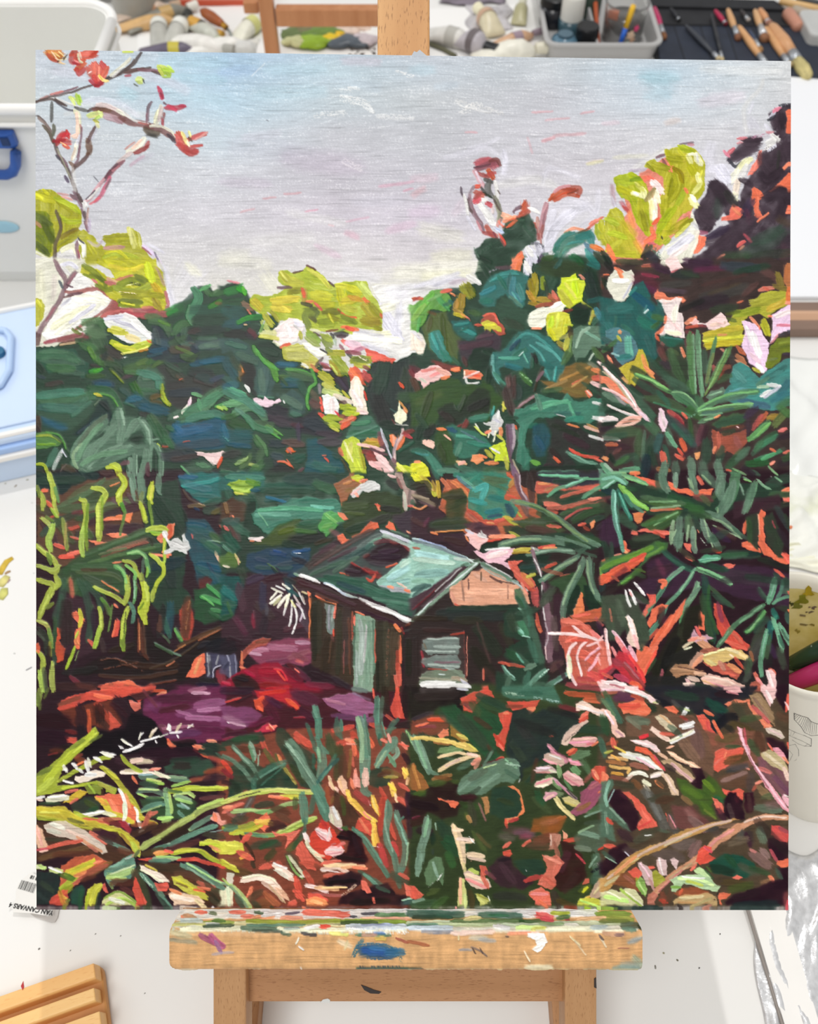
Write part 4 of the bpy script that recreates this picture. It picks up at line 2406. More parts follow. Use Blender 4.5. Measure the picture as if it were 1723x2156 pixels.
634 5 56,140 72,136
412 6 40,94 56,90
222 6 64,114 76,110
545 7 70,120 76,140
256 7 58,96 62,108
233 5 56,94 66,98
266 3 60,104 68,110
eed 2.4 54,99 60,103
eee 2 48,101 56,104
eed 2 44,103 54,107
ffe 2.4 49,106 43,113
ffe 3 53,109 43,117
cc9 3 52,112 46,118
ffe 3 58,109 50,120
eee 2 60,112 55,127
ffd 2.4 60,108 57,120
eee 1.8 63,114 62,128 60,137
fff 1.8 65,119 67,128 65,138 63,144
dcc 1.8 64,109 70,118
ddd 1.8 69,107 74,117
baa 1.8 72,110 74,116
dcd 2 67,117 72,124 70,132
ddd 1.8 71,122 74,130
998 1.4 63,100 68,106
dd9 2 62,114 66,120
dc9 2 72,106 76,108
f85 2.4 79,108 79,150
f86 3 77,107 80,112
455 p 66,87 80,78 104,64 124,54 142,49 160,52 172,60 172,130 164,126 150,118 128,110 110,106 92,97 80,94 68,90
544 5 78,84 100,70 120,58 136,50
433 4 76,82 96,70
644 2 82,82 116,62
677 5 118,70 136,58 150,54
7a9 5 142,58 130,66
8a9 4 146,56 156,60
355 6 96,84 116,74 134,64
465 4 80,90 110,78
576 4 100,88 122,74
534 3 96,78 120,66
dde 3 143,51 158,56 172,62
abb 3 146,54 172,66
687 2 152,50 172,57
723 4 138,62 150,60 168,68
944 3 152,61 166,66 172,70
312 p 129,74 140,65 150,62 160,62 170,70 162,78 150,82 140,80 131,78
424 5 142,70 158,68
313 5 136,74 160,74
434 4 134,80 156,82
733 3 128,74 132,72
922 6 128,86 142,92
b33 3 117,80 121,83 130,88
e64 1.6 106,89 114,91
312 p 110,88 116,82 124,84 132,90 128,92 120,92 112,91
434 3 112,86 124,88
d54 3 130,94 134,96 138,90
a33 3 132,88 140,88
e64 1.6 148,84 158,80
9cb p 142,94 154,84 164,76 172,74 172,110 158,108 144,104 138,98
add 6 150,94 172,82
8bb 6 146,100 172,96
bdc 5 162,82 172,76
aab 5 142,102 172,106
f97 3 150,101 154,102
f86 3 165,104 171,106
ecb 2 158,98 166,102
365 p 84,94 104,90 128,94 140,104 172,108 172,124 150,118 124,108 108,104 92,98
254 5 92,92 124,98 150,106
476 4 128,100 150,108 172,112
587 3 136,112 172,118
476 5 150,118 166,124
245 5 104,98 128,106
365 4 160,124 170,126
eee 3.4 69,91 78,93 87,98
fff 2 71,90 84,95
8a9 3 65,89 68,91
cde 2.8 92,98 100,101 108,107 118,111
eee 1.8 94,99 104,104
abb 2 112,108 122,112
eee 4 124,113 136,118 150,123 160,128 170,132
fff 2.4 130,117 150,125 168,131
bbb 2 160,130 170,135
422 p 63,92 70,93 88,99 98,104 112,110 124,114 140,122 156,130 168,134 164,138 150,134 136,128 120,123 104,118 90,112 78,106 68,102
523 4 68,96 90,104
534 3 78,100 120,118
413 4 126,124 160,136
433 2 90,102 112,112
222 4 80,110 108,120
732 2 84,108 104,116
f75 2 84,110 92,114
f85 1.6 86,113 102,117
432 p 80,112 90,113 104,118 120,124 138,130 152,134 162,138 164,148 162,170 162,196 110,190 96,180 80,172
332 8 86,116 86,160
321 10 96,150 92,176
221 6 82,118 82,166
433 8 112,122 112,170
743 2 114,130 115,180
643 1.6 98,150 96,170
332 5 106,124 104,180
b54 2s 117,124 117,150
955 1.4 110,150 109,180
788 p 92,116 102,118 102,128 101,138 98,146 94,142 93,134 94,126
99a 2 96,118 96,140
9aa 2 100,120 99,132
f76 2 102,118 101,130
e54 2 100,140 100,146
744 3 98,146 100,150
f86 1.6 120,124 128,127
8a9 p 120,126 130,128 138,131 138,150 138,172 136,196 118,194 118,170 118,140
abb 5 124,132 126,150 125,180
576 2 136,132 137,180
798 4 132,134 131,190
bbb 2 130,136 128,170
9aa 3 121,160 121,190
465 2 119,134 119,172
f76 1.6 119,128 119,136
e65 1.4 138,140 138,170
332 8 142,134 143,196
443 6 148,134 149,190
543 5 154,140 154,180
854 2d 150,140 148,190
221 3 140,170 140,196
f75 3 160,146 161,170
e65 5 159,172 160,190
d65 3 156,182 158,196
f85 4 156,136 160,141
a33 2 162,138 164,144
b43 3 158,160 158,176
543 5 158,144 158,156
322 p 162,146 172,140 172,196 163,196 164,176 162,160
221 6 168,150 168,180
444 2 164,142 172,140
732 3 166,136 172,134
946 p 22,160 34,154 44,150 62,148 80,148 80,170 72,174 60,170 50,174 34,172 26,166
b79 5 24,160 40,158
a68 6 42,156 66,158
b8a 4 66,152 78,152
956 5 60,166 78,160
c9b 3 23,161 34,163
735 4 40,170 58,168
845 5 64,162 76,168
d66 4s 67,168 72,170
b54 p 28,150 36,147 44,148 40,154 30,156 24,162 18,168 18,174 22,176 16,178 14,172 18,160
743 3 30,152 42,150
f86 2 15,174 19,175
d75 2 17,172 17,160
312 8 6,150 14,152
212 p 0,152 12,150 12,160 4,164 0,164
557 p 0,164 10,162 13,168 12,184 8,186 0,180
99b 2 4,164 6,172
88a 1.6 11,164 12,182
aab 1.6 6,174 7,186
335 3 1,176 5,170
a13 p 14,178 30,172 50,170 58,178 66,186 80,190 100,196 0,196 0,188
b13 7 34,178 50,178
e34 2 46,176 54,178 58,186
f54 2 49,178 56,186
813 7 56,176 70,186
712 6 60,172 74,184
911 6 34,190 60,192
c12 5 40,194 60,196
d11 3 46,194 52,196
624 5 66,176 78,186
824 6 76,190 100,192
f76 1.6 65,176 69,179
934 3s 36,184 58,190
311 p 8,184 16,180 24,182 32,188 34,194 24,196 10,192
212 4 12,184 22,186
312 6 80,180 112,192
323 5 100,184 116,194
b14 4 20,178 28,182
c35 3 0,188 6,190
@870,1000
322 p 0,0 172,0 172,196 0,196
c64 p 30,4 88,0 100,10 116,20 116,40 90,50 70,60 60,62 40,48 24,30
e85 4 36,6 44,12 50,20
d75 4 26,4 34,14
c54 7 48,32 60,42 74,44
b65 4 50,36 60,44
ee2 6 0,0 8,6
cb3 5 8,2 16,10 22,14
cc3 6 16,10 20,18
ca3 4 22,6 24,20
a83 3 18,6 20,14
eb7 1.4 10,6 18,14
342 p 26,16 38,13 44,12 49,20 49,32 46,38 38,42 30,40 30,24 25,20
332 4 30,20 46,20
343 p 14,42 20,39 46,38 54,44 50,48 38,51 22,50 14,48
342 3 18,44 48,42
332 6 0,10 12,8 15,16
222 4 2,20 10,28
876 4 0,18 10,22 20,28
a98 2 0,18 14,22
756 2.4 6,24 20,30
e96 2 0,29 6,31 12,28
423 p 0,32 10,32 22,28 30,36 26,40 14,42 12,52 30,54 46,52 50,60 56,68 50,74 30,66 10,58 0,54
533 5 0,40 10,46
735 3s 10,46 14,39
422 6 30,58 46,62
e85 2 16,52 22,54
e95 1.4 20,52 46,50
534 p 46,44 60,42 70,46 76,46 80,54 70,58 60,56 52,50
423 3 56,48 74,48
387 p 34,0 62,0 84,0 90,4 86,14 82,22 90,24 96,32 92,38 84,38 74,41 64,40 58,34 51,30 49,22 52,14 46,6
4aa 6 56,14 66,10 62,22
399 5 52,22 66,26
277 6 70,20 80,22
589 4 40,2 52,12
564 7 66,4 84,6
575 3 62,4 86,14
387 3 60,0 50,8
278 5 66,34 80,32
246 7 86,28 90,36
357 3 68,38 80,36
6a9 2.4 44,2 56,12
b84 5 88,10 92,4
bb4 3 84,38 88,42 94,45
cb4 3 82,38 90,40
aa4 2.4 95,34 98,38
e65 4 74,42 82,40
e96 2 68,43 73,44
433 7 106,0 108,24
867 5 93,0 96,12 102,22 104,30
bab 1.4 97,0 98,12 103,22
645 2.4 93,0 98,18 104,28
655 5 98,24 104,36
544 5 106,38 114,44 118,50
433 4 118,36 120,46
d54 2 86,18 96,22
d65 p 112,6 130,8 172,8 172,30 130,32 116,26 110,14
e96 3 114,8 124,8
b75 3 120,14 130,10
334 p 110,0 172,0 172,8 140,12 118,6
243 4 128,6 146,6
243 p 112,18 130,14 172,14 172,20 140,26 112,28
343 4 130,20 152,18
d65 3 134,20 172,10
e76 5 120,26 138,28
b54 4 118,32 130,34
243 p 130,24 146,20 172,16 172,24 150,26 136,28
b65 3 122,30 140,28 172,20
e87 3 160,22 170,21
6a8 2.4 114,0 140,2 172,4
7ca 2 116,0 150,1
6a8 3.4 158,2 146,8 132,12 122,19
8cb 1.6 154,4 138,10
6a8 3.6 172,10 164,14 154,21
343 p 130,36 140,30 160,26 172,25 172,34 158,38 146,42 136,40
464 4 134,36 150,30 170,27
c55 2 138,40 150,32 162,30
353 7 146,42 160,34 172,32
354 6 158,42 172,38
e65 3 150,46 156,44
f96 p 160,44 165,41 164,48 162,50
434 6 168,48 172,44
a43 3 154,46 160,50
453 p 92,42 110,38 130,44 140,50 130,54 108,52 96,46
454 6 110,42 130,40
353 6 114,34 124,40
565 2.4 90,42 120,44
d65 3 122,46 134,47
543 4 108,46 122,50
343 p 82,46 96,46 108,54 96,56 84,52
aa4 3 88,52 96,56
f97 4 70,56 90,56 92,59
e54 2 68,60 80,58
533 6 104,48 128,52
243 p 110,55 130,52 150,54 160,52 172,60 172,66 150,68 130,66 120,66
353 8 140,58 168,60
687 5 90,24 106,27 122,34 138,44 152,56 168,64
796 2.4 94,24 110,28 126,36 144,50 158,60
464 2 106,28 120,34 134,44
132 p 60,66 66,62 80,60 92,58 90,64 78,67 66,70 62,70
687 6 79,64 92,60 106,58 120,58 136,62
8a8 2 80,63 96,59 116,58
465 2 90,62 110,60 130,62
353 2 84,65 100,63 124,62
687 3 130,56 150,62 160,66
132 p 87,76 96,72 108,72 126,72 122,78 108,80 96,78
687 5 104,72 118,69 132,68 146,70
8a9 2 110,71 126,68 144,69
243 p 94,86 98,81 108,79 126,78 136,80 126,86 116,89 100,89
244 4 98,84 120,82
132 p 105,103 107,96 112,91 122,90 120,98 112,103
687 5 116,96 128,88 140,80 150,74
8a8 2 118,94 132,84 148,76
464 2 122,96 138,84
465 4 150,72 156,66
fcc p 47,55 52,50 56,52 64,56 69,58 67,60 62,64 60,68 56,67 51,62 51,57
f96 2 48,56 50,60
ccd 3 48,50 54,53
ddd 4 60,54 66,56
bbb 2 62,51 63,54
fcd p 55,70 58,68 64,71 72,68 86,66 93,67 90,72 86,76 82,78 88,80 93,82 88,86 82,82 76,80 68,80 62,76
fdd 5 68,74 84,70
fff 2 66,68 88,66
cb4 4 92,69 106,67
dc5 2 94,68 100,67
b93 2 90,71 106,70
e65 p 86,78 100,78 94,82 98,88 108,92 112,100 104,104 96,96 88,86
d65 4 92,88 104,98
c74 5 100,90 108,100
bb4 4 104,92 110,90
e54 3 114,66 128,64
e96 2 118,66 130,66
e54 3 120,84 130,80
954 4 118,86 134,90
d65 2 134,92 142,90
544 3 108,64 114,64
aaa 3 108,66 113,68
ddd 1.6 109,66 110,78
867 3.4 108,68 112,80 116,90
ddd 1.4 110,76 114,84 116,92
867 5 118,98 121,106
ddd 1 117,100 117,112
c55 7 110,104 112,118
d54 3 104,104 110,104
423 8 122,100 124,110
423 p 114,110 134,108 138,120 136,172 124,176 114,156 116,134
867 p 116,112 123,112 125,124 130,134 130,150 126,164 128,172 122,170 120,156 121,140 118,126
433 3 126,112 126,126
544 6 128,130 130,158
ddd 1.2 118,120 120,132
bab 1.4 120,134 123,146 120,156
756 3 124,140 126,160
333 3 118,106 117,120
322 4 124,172 130,170
ecc 1.2 120,156 121,168
d64 4 112,132 116,142
c54 2.4 108,150 110,158
444 5 120,112 128,100 138,96
454 10 118,116 126,106
c54 3 112,126 114,136
353 p 122,98 140,90 152,86 158,100 168,110 172,120 166,118 156,112 148,110 140,112 132,104
132 p 142,100 150,100 152,112 146,126 144,131 140,126 140,112
132 p 154,100 162,100 166,112 169,118 166,125 160,124 156,116
f85 p 152,106 154,108 155,124 146,128 146,122 150,114
d64 p 154,124 172,120 172,132 150,134 142,128 150,126
e65 3 146,128 160,126
b55 3 166,130 172,136
424 4 168,134 172,144
687 6 155,76 150,90 142,104 137,118 136,129
8a8 2 152,82 142,100 136,118
465 1.4 156,80 148,98 140,114 138,128
687 6 160,76 160,90 164,104 170,114
8a8 2 158,78 159,92 164,108
465 1.4 164,80 164,96 168,106
244 6 172,94 172,110
7a4 3 170,84 171,92
465 3 148,68 166,74
312 p 0,54 8,57 30,62 46,70 40,74 22,66 0,57
9cb p 0,60 20,64 36,70 44,76 54,80 46,84 36,90 26,96 14,104 0,112
add 7 4,72 30,76
8bb 8 4,90 30,88
bdc 5 2,76 36,80
b43 2 0,66 6,67
cee 2 0,57 22,64 50,76
789 3 0,59 24,66 48,76
9ad 1.2 6,58 30,66
abb 3 38,76 56,78
355 5 0,104 14,100
8ba 4 0,96 18,96
534 p 0,112 18,100 36,88 46,80 48,84 34,96 18,110 0,124
422 3 4,118 30,96
823 1.4 0,122 20,104
355 3 0,110 10,102
8a9 5 59,78 46,90 32,103 14,120 0,132
dee 1.4 58,80 40,95 22,109 2,130
ccc 1 44,84 20,106
534 1.6 34,98 20,111 8,120
dee 1.2 58,80 50,76
343 3 56,78 60,77
576 3 44,82 50,80
ea8 p 34,102 44,96 54,88 64,84 76,90 90,96 100,101 104,106 107,116 96,118 70,119 46,119 36,118 32,108
fb9 6 50,106 90,106
d98 3 34,106 40,118
b87 2 44,96 46,114
c98 4 56,90 66,96
644 1.4 50,94 50,104
543 1.4 62,88 62,96
533 2 70,92 80,98
544 1.2 78,96 92,99
633 2 96,98 100,102
a76 1.4 86,100 86,112
d54 1.6 44,120 38,117
422 4 56,86 62,84
9aa p 60,78 66,80 78,86 88,92 96,96 96,98 92,98 80,94 68,88 61,82
687 3 62,80 80,90 94,98
ccc 1.2 66,80 90,93
b98 1.4 68,86 84,94
bcc 2 90,96 104,105
f98 2 98,98 104,108
322 p 0,134 10,124 34,104 33,114 40,120 70,119 96,118 104,117 108,126 112,140 116,160 100,170 96,180 50,190 44,150 0,150
243 6 32,122 96,120
233 10 24,126 80,128
232 14 60,140 76,160
221 12 56,160 70,180
332 8 40,132 60,132
321 5 0,130 30,130
332 7 80,136 90,156
422 4 10,140 44,142
644 2s 58,134 70,170
533 6s 66,176 76,190
d65 2 64,176 64,186
322 5 2,148 2,194
944 1.6 46,142 47,165 48,184
f98 .8 49,146 49,182
c43 2 34,145 46,143
433 p 8,148 46,144 48,188 6,196
b34 2.4 8,160 10,174
788 p 9,150 20,148 36,146 42,147 42,160 40,164 14,163 9,158
abb 2 14,149 40,148
abb 1.6 12,160 38,160
9aa 3 20,156 42,156
765 1.6 10,153 12,158
322 1.4 18,163 40,163
788 p 8,166 20,164 40,163 44,170 42,176 26,178 12,174 8,170
abb 2 14,172 42,174
867 2 20,170 42,170
b43 1.6 14,176 36,177
9aa 3 30,174 46,182
787 p 8,180 20,177 44,177 50,186 46,190 20,190 5,190
cdd 1 23,181 29,181
a98 4 36,184 48,186
998 2 6,184 40,186
bbc 3 44,186 52,192
eee p 7,190 20,188 36,188 40,192 38,196 6,196
ccc 4 38,190 52,192
243 p 82,126 92,120 104,122 110,132 112,150 118,160 120,174 124,184 120,196 76,196 74,184 76,178 82,180 90,170 82,164 84,158 96,150 84,146 82,136
465 p 92,104 97,102 100,106 103,114 108,122 110,134 113,144 118,160 120,172 114,172 110,160 108,148 102,142 100,130 96,120 92,112
575 4 94,104 98,110
476 3 98,112 104,126 106,138
364 3 94,110 100,120
8ba 2 96,121 100,125
486 p 92,134 100,132 104,138 106,144 104,147 98,147 92,140
8cb 3 94,138 100,144
adc 1.4 99,146 106,147
354 7 96,126 112,122
343 9 88,130 92,140
253 8 86,160 96,168
465 5 96,164 106,174
6a9 2 94,162 100,170
476 6 106,150 112,168
698 3.4 81,173 86,180 92,186
9cb 1.4 82,174 92,184
354 4 84,182 92,192
687 6 102,176 110,172
698 5 120,178 112,184 102,194
bdc 1.4d 114,184 123,176
476 6 104,180 102,192
576 5 88,184 84,194
587 5 140,180 128,188 118,194
9bb 1.4 140,181 128,190
465 6 110,190 124,192
f96 3 84,171 87,173
c54 3 78,170 100,174
644 8 126,176 134,170
d65 p 134,130 142,129 150,134 160,136 170,148 172,160 172,192 160,190 148,190 140,180 138,170 136,158 132,150 134,140
e76 5 136,132 150,134 160,142
f76 6 140,150 150,146
e65 8 150,160 168,170
c54 5 136,140 152,138
f88 5 162,142 170,150
e55 8 160,180 172,186
a34 4s 150,184 164,186
b45 6 140,190 172,194
fdd 3 123,144 140,144 154,146 164,148
fff 1.6 123,144 134,144
fdd 3 145,137 152,143 160,147 168,150
fdd 3 148,152 142,158 140,168 141,176 145,186 148,190
ffd 3 140,176 142,184
eec 4 141,164 143,178
fdd 2.4 158,150 152,156 149,164 151,174 153,182
fee 1.6 150,170 152,180
fcc 2.4 172,150 158,155
fbc 2.6 170,156 162,162 156,168
fbc 2.6 169,162 164,172 159,177
fcc 2 168,164 170,172
fcc 2.4 172,146 168,152 172,158
e54 2 144,150 158,150
fcc 3 168,188 172,194
423 4 132,172 138,186
@1270,1000
312 p 0,0 172,0 172,196 0,196
f75 p 28,0 50,6 60,12 74,12 84,14 100,12 98,18 84,20 64,14 50,14 40,12
e65 3 40,6 50,10
f75 5 60,8 66,12
d65 4 86,2 90,8
243 p 0,8 20,6 44,10 64,14 76,20 96,26 110,6 140,8 160,8 168,14 160,20 130,26 100,40 60,40 20,30 0,20
354 9 50,2 54,14
134 6 0,14 16,18
354 10 150,8 170,2
f86 p 162,14 170,10 170,16 162,16
f76 p 162,20 170,20 170,24 163,26
464 6 152,18 170,18
343 7 146,30 168,26
423 p 118,24 160,18 162,30 130,36 118,40
744 8 84,20 98,22
564 6 90,20 96,26
464 6 100,20 106,14
834 3s 0,21 10,20
e85 p 26,35 40,33 38,37 34,44 31,44 28,40
e75 3 44,32 74,30
f76 p 26,50 32,51 31,56 26,54
f76 p 40,48 52,50 62,51 60,54 50,54 44,52 30,52
d54 3 46,52 56,56
343 p 0,24 8,28 20,34 30,44 32,52 24,48 14,42 6,36 2,42
424 p 0,42 10,36 14,50 16,64 10,66 0,60
354 8 18,40 28,48
f75 p 16,58 20,60 22,66 26,68 22,72 18,70
fa7 3 18,68 22,70
f98 3 10,74 16,72
d75 4 0,78 10,76
354 4 8,62 8,80
243 6 2,62 6,80
232 p 22,60 40,52 52,56 60,62 40,66 26,68
454 6 28,58 50,56
243 p 44,16 64,16 80,20 92,30 90,38 76,34 60,26 44,22
253 9 62,20 80,28
463 p 30,22 44,24 70,26 74,28 66,30 46,28 34,24
575 5 36,20 60,24 74,26
7a7 2 42,24 66,24
8a8 2 44,30 70,28
463 p 32,46 44,38 66,32 72,34 66,42 56,50 46,50
7a7 2 50,42 68,34
8b8 1.4 46,46 60,38
474 3 36,46 56,40
353 5 50,48 66,40
8a8 4 64,42 62,54 62,62
687 7 70,40 68,54 66,62
9b9 2 66,50 62,58
687 7 70,54 68,68
465 6 76,40 76,52
575 8 78,40 80,54
798 5 82,48 82,60 84,70
9b9 2 78,46 76,60
8a8 1.4 84,50 84,66
354 6 84,40 88,50
798 7 90,42 94,52 98,60
687 6 98,54 104,64 106,67
9b9 1.4 92,40 96,56 100,66
bcb 1d 88,56 94,64
687 6 92,34 104,38 114,46 124,54
8a8 2 94,38 110,44 124,56
9b9 1.4 100,46 118,54 126,58
465 4 118,48 130,58
353 8 80,32 96,38
363 7 76,28 90,32
f86 1 86,50 87,52
f76 p 72,62 80,62 81,70 76,68
e65 3 76,74 82,78
443 5 70,68 82,76
d43 3 100,68 106,70
687 7 52,0 56,10 58,15
576 6 54,0 56,8
798 5 66,0 66,10
687 8 80,0 82,10 84,14
8a8 3 78,4 82,12
576 9 94,0 100,8
8a8 2 90,0 98,8
687 9 108,0 106,14 108,20
798 3 106,8 104,16
586 10 120,0 118,14 112,26 106,32
687 9 118,8 114,22 106,36
576 5 108,24 106,34
8a8 1.4 104,30 104,34
697 7 138,8 134,20 130,32
576 8 136,10 132,24
798 2 124,8 128,18
8b9 2.4 140,4 146,10 152,13
7a8 2 128,2 134,6
8c7 1.4 128,4 134,6
7a8 2 156,2 162,6
687 5 132,24 128,34
eee .8 152,2 153,2
6a8 p 0,0 16,0 24,6 22,10 12,6 6,10 0,14
8cb 3 0,4 10,2 20,8
adc 1.6 0,12 10,5
7b8 4 18,0 30,4 40,9
8c8 2 20,2 38,9
8c5 5 16,10 24,18 32,26 40,30
9d6 2 18,12 30,24 40,31
253 4 22,12 30,14
387 4 14,14 18,24 22,34 26,40
6ba 1.4 15,16 24,38
487 4 20,18 26,28
587 3 26,26 36,34
254 4 12,16 16,30
6a9 5 10,15 10,30 12,44 16,56
9dc 1.4 11,16 11,34 14,50
476 1.4 13,20 15,44 18,60
6a9 4 14,52 16,60 18,69
474 p 0,78 16,72 34,68 50,60 60,62 58,68 46,74 36,82 20,98 12,102 14,96 28,88 36,78 20,80 0,89
693 5 0,84 20,76 44,66
473 6 50,62 56,66
694 3 40,74 54,66
473 5 34,86 18,98
6a4 2 14,100 26,92
573 2 26,84 38,88
353 4 30,90 38,92
f64 p 8,86 20,80 30,74 40,71 36,78 28,84 14,92 0,100 0,90
e54 4 26,78 38,72
d54 4 24,86 20,82
623 5s 8,96 20,86
322 8 0,108 14,100
a54 3 8,92 14,96
424 p 40,80 60,70 80,84 100,80 150,84 170,90 170,120 150,116 120,110 90,100 60,110 40,110 30,100 40,94
434 12 110,90 150,96
423 10 44,90 60,84
323 10 60,96 50,106
735 5s 50,78 56,90
354 8 110,72 140,72
343 5 90,70 110,66
133 4 130,72 146,70
232 6 142,76 168,84
425 6 100,50 114,60
533 4 104,48 120,58
f75 p 126,62 132,60 142,66 144,70 132,68 126,66
f75 4 130,42 128,52
343 p 130,38 142,34 142,60 140,68 132,60 130,50
353 5 132,40 134,60
f75 p 141,38 144,31 148,34 146,42 146,52 148,62 156,72 166,76 170,80 166,82 154,76 146,72 141,62 142,50
fa8 1 141,36 142,54
343 p 145,38 154,34 160,50 164,62 163,76 156,72 148,60
344 6 158,30 166,44 170,50
323 6 160,50 168,64
b45 1.4 154,42 156,48
f65 6 164,72 170,80
343 4 165,36 170,50
f76 p 108,81 120,81 118,84 113,86
e65 3 156,86 164,92
222 5 152,78 170,86
254 5 98,82 112,86
243 6 90,80 108,86
5a8 p 86,77 92,73 104,72 108,73 107,77 96,79 88,80
8cb 1.2 88,77 104,75
7b9 1.4 90,79 106,76
364 5 108,73 130,72
465 2.4 110,76 130,74
6a7 5 85,85 94,88 104,92 116,98
8c9 2 86,84 100,89 117,99
354 1.4 92,88 110,96
254 6 56,70 68,80 80,86
365 3 54,70 70,82 80,88
132 5 82,80 86,82
6a8 4 73,84 60,94 54,104 46,116 36,130
476 2 56,102 48,114
798 2 60,92 72,85
6a8 3.6 83,86 76,98 66,110 58,118 54,128 46,138 38,148
8b9 1.4 82,88 70,106
587 4 58,118 50,134 40,147
7a8 5 86,98 84,106 76,118 72,130 70,145
687 3 88,102 80,110
596 4 72,124 70,144
254 8 92,94 94,110 96,130 100,150
353 7 90,110 94,130 98,150
363 3 96,100 96,120 104,144
f75 p 88,122 92,128 92,142 86,140
e54 p 100,116 108,118 110,130 116,138 126,148 134,156 130,160 118,158 110,150 104,140 102,130
c44 6 106,124 112,136
d65 3 114,140 126,152
735 4 104,116 108,132
464 4 98,102 108,112 118,120
354 6 100,108 114,118
f65 p 40,108 48,108 48,116 42,120 38,130 36,126 42,114
f75 p 44,122 54,116 60,118 56,122 50,128 42,140 40,136
422 6 54,122 52,134
624 6s 56,130 60,140
f75 p 70,118 76,112 72,126 66,134 60,142 52,152 46,166 40,178 34,190 30,172 30,158 36,154 42,156 48,142 60,132
e64 3 62,128 44,154
f86 2 70,122 66,132
f54 3 48,160 38,180
c54 3 50,140 40,150
f75 5 52,96 56,97 54,102
221 p 76,120 88,116 90,138 82,136 80,150 100,152 96,160 88,170 74,184 60,190 44,186 44,176 56,154 62,142 70,134
111 8 66,150 54,176
222 12 60,170 84,160
332 3 70,140 72,150
353 3 40,180 48,166
a56 3 54,177 52,186
222 p 38,182 172,182 172,196 38,196
243 4 82,190 96,192
454 p 0,110 10,108 28,110 34,120 40,132 42,150 34,160 28,156 20,140 12,150 6,150 0,130
565 8 14,116 18,134
666 7 28,112 38,114
454 6 6,130 10,146
343 5 28,106 40,116
fff 2.4 20,105 22,112 25,119
fff 2.8 24,104 28,112 30,117
fff 2.6 29,98 34,104 38,109
fbb 2 24,106 26,110
a65 2 6,122 8,132
e76 p 0,150 6,152 8,166 10,176 0,180
fdc p 20,128 24,127 28,132 30,142 32,150 32,158 26,156 22,150 24,140
fee 4 23,128 28,144
fbb 4 28,146 32,157
fcd 3.4 9,142 14,148 18,154 22,160
f99 4 12,148 20,160
fbc 4 24,156 30,168
e56 6 20,158 28,176
fcc 3 2,140 4,154 6,168 7,174
fee 1.4 3,140 5,158
f99 3 8,156 12,164
d34 p 14,160 22,162 30,176 38,186 38,194 30,194 20,186 12,176 4,184 0,186 0,176 8,172
a45 6 10,168 16,172
845 4 10,176 2,184
944 5 20,172 28,182 36,190
b67 2 20,170 32,184
f44 3 24,164 34,178 38,188
f64 5 26,188 34,192
c46 6 12,182 22,186
fdd p 0,186 12,186 22,190 34,196 0,196
fee 4 2,188 20,190
d89 2 6,190 24,194
e65 3 0,180 8,184
dab p 82,140 86,146 94,145 100,148 94,150 96,154 86,154 80,150
d97 7 88,152 98,158
ea9 4 84,148 92,148
e66 3 84,138 88,146
b65 5 90,160 104,158
e65 4 110,150 130,158
c98 p 86,160 92,162 90,170 84,174 76,176 80,168
dca 3 73,156 82,150
eec 2 74,158 80,156
f98 4 78,150 84,148
d65 p 90,170 104,170 116,172 126,178 122,186 112,182 100,178
ec7 p 88,164 98,160 108,158 114,156 126,160 134,165 130,168 120,166 112,170 98,174 92,170
ffb 2 90,164 110,158
eda 3 112,157 124,162
dc8 3 94,168 102,172
fd9 3 124,162 134,168
c87 5 106,170 110,176
fdb 2 115,163 118,165
e96 5 114,172 124,178
d54 3 120,166 128,176
b86 p 61,178 66,172 76,172 84,176 92,178 84,182 72,182 66,184
c97 2 64,176 84,178
a75 2 64,182 80,180
533 1 68,174 88,178
e97 4 90,164 82,174
eb9 4 84,180 92,181
ecb 5 78,184 86,186
ebb 4 76,186 80,192
fdc 4 74,190 82,190
fcb p 88,184 96,180 106,182 118,186 128,190 130,196 110,196 100,192 92,190
fdc 2 92,182 110,186 128,194
e9a 2 96,188 116,194
eb8 2 90,186 104,192
e65 2 110,180 120,182
222 10 150,150 150,170
312 14 160,150 164,190
425 6 150,152 156,164
354 5 142,104 148,114
465 2 142,102 150,114
6a8 6 156,94 154,104 150,116
8ba 1.4 158,94 152,110
354 5 156,90 160,94
587 4 163,96 162,104 158,112
354 6 166,94 168,106
6a8 3 170,110 160,113 154,117
343 6 160,120 170,122
465 6 164,106 170,106
476 6 166,126 170,136
287 5 154,122 158,130
277 6 152,134 150,152
387 3 157,128 154,140
586 4.6 146,118 134,126 120,136 110,148 104,155
7a8 2 144,119 124,134
8b9 1.4 114,142 106,153
374 6 146,124 140,134 130,143
6a6 3 147,124 138,136 130,143
8b8 1.4 142,130 132,141
354 7 148,130 138,142
454 10 144,142 136,158
444 9 144,150 134,170
464 7 150,146 148,164
6a8 4.6 148,141 146,154 143,170 144,182
8ba 1.4 148,142 144,164
7b9 4 154,130 158,142 162,154 163,160
365 3 160,146 164,156
6a8 5 160,136 166,146 170,154
8ba 1.4 160,136 170,152
354 2 162,140 168,150
454 7 160,158 164,174
464 5 134,168 130,186
454 8 130,170 132,182
a64 3 134,160 136,168
444 5 134,180 128,188
e76 4 138,180 142,188
c65 p 134,188 142,186 146,196 132,196
e76 4 152,176 156,180
fcc p 147,177 152,176 156,180 158,188 158,196 148,196 150,186
fee 3 149,178 154,192
ecc 4 144,190 150,196
f99 3 140,184 144,190
d65 2 168,106 170,110
f85 2 168,122 170,126
354 7~8 96,60 112,52
f75 4 56,142 64,128
323 6~8 108,96 150,92
243 6~8 130,92 168,98
@70,1450
312 p 0,0 172,0 172,202 0,202
e54 p 22,18 26,10 38,5 56,2 80,0 112,0 104,8 96,12 86,6 70,10 60,12 50,10 36,18 24,20
743 4 24,14 42,8
f75 4 56,6 72,9
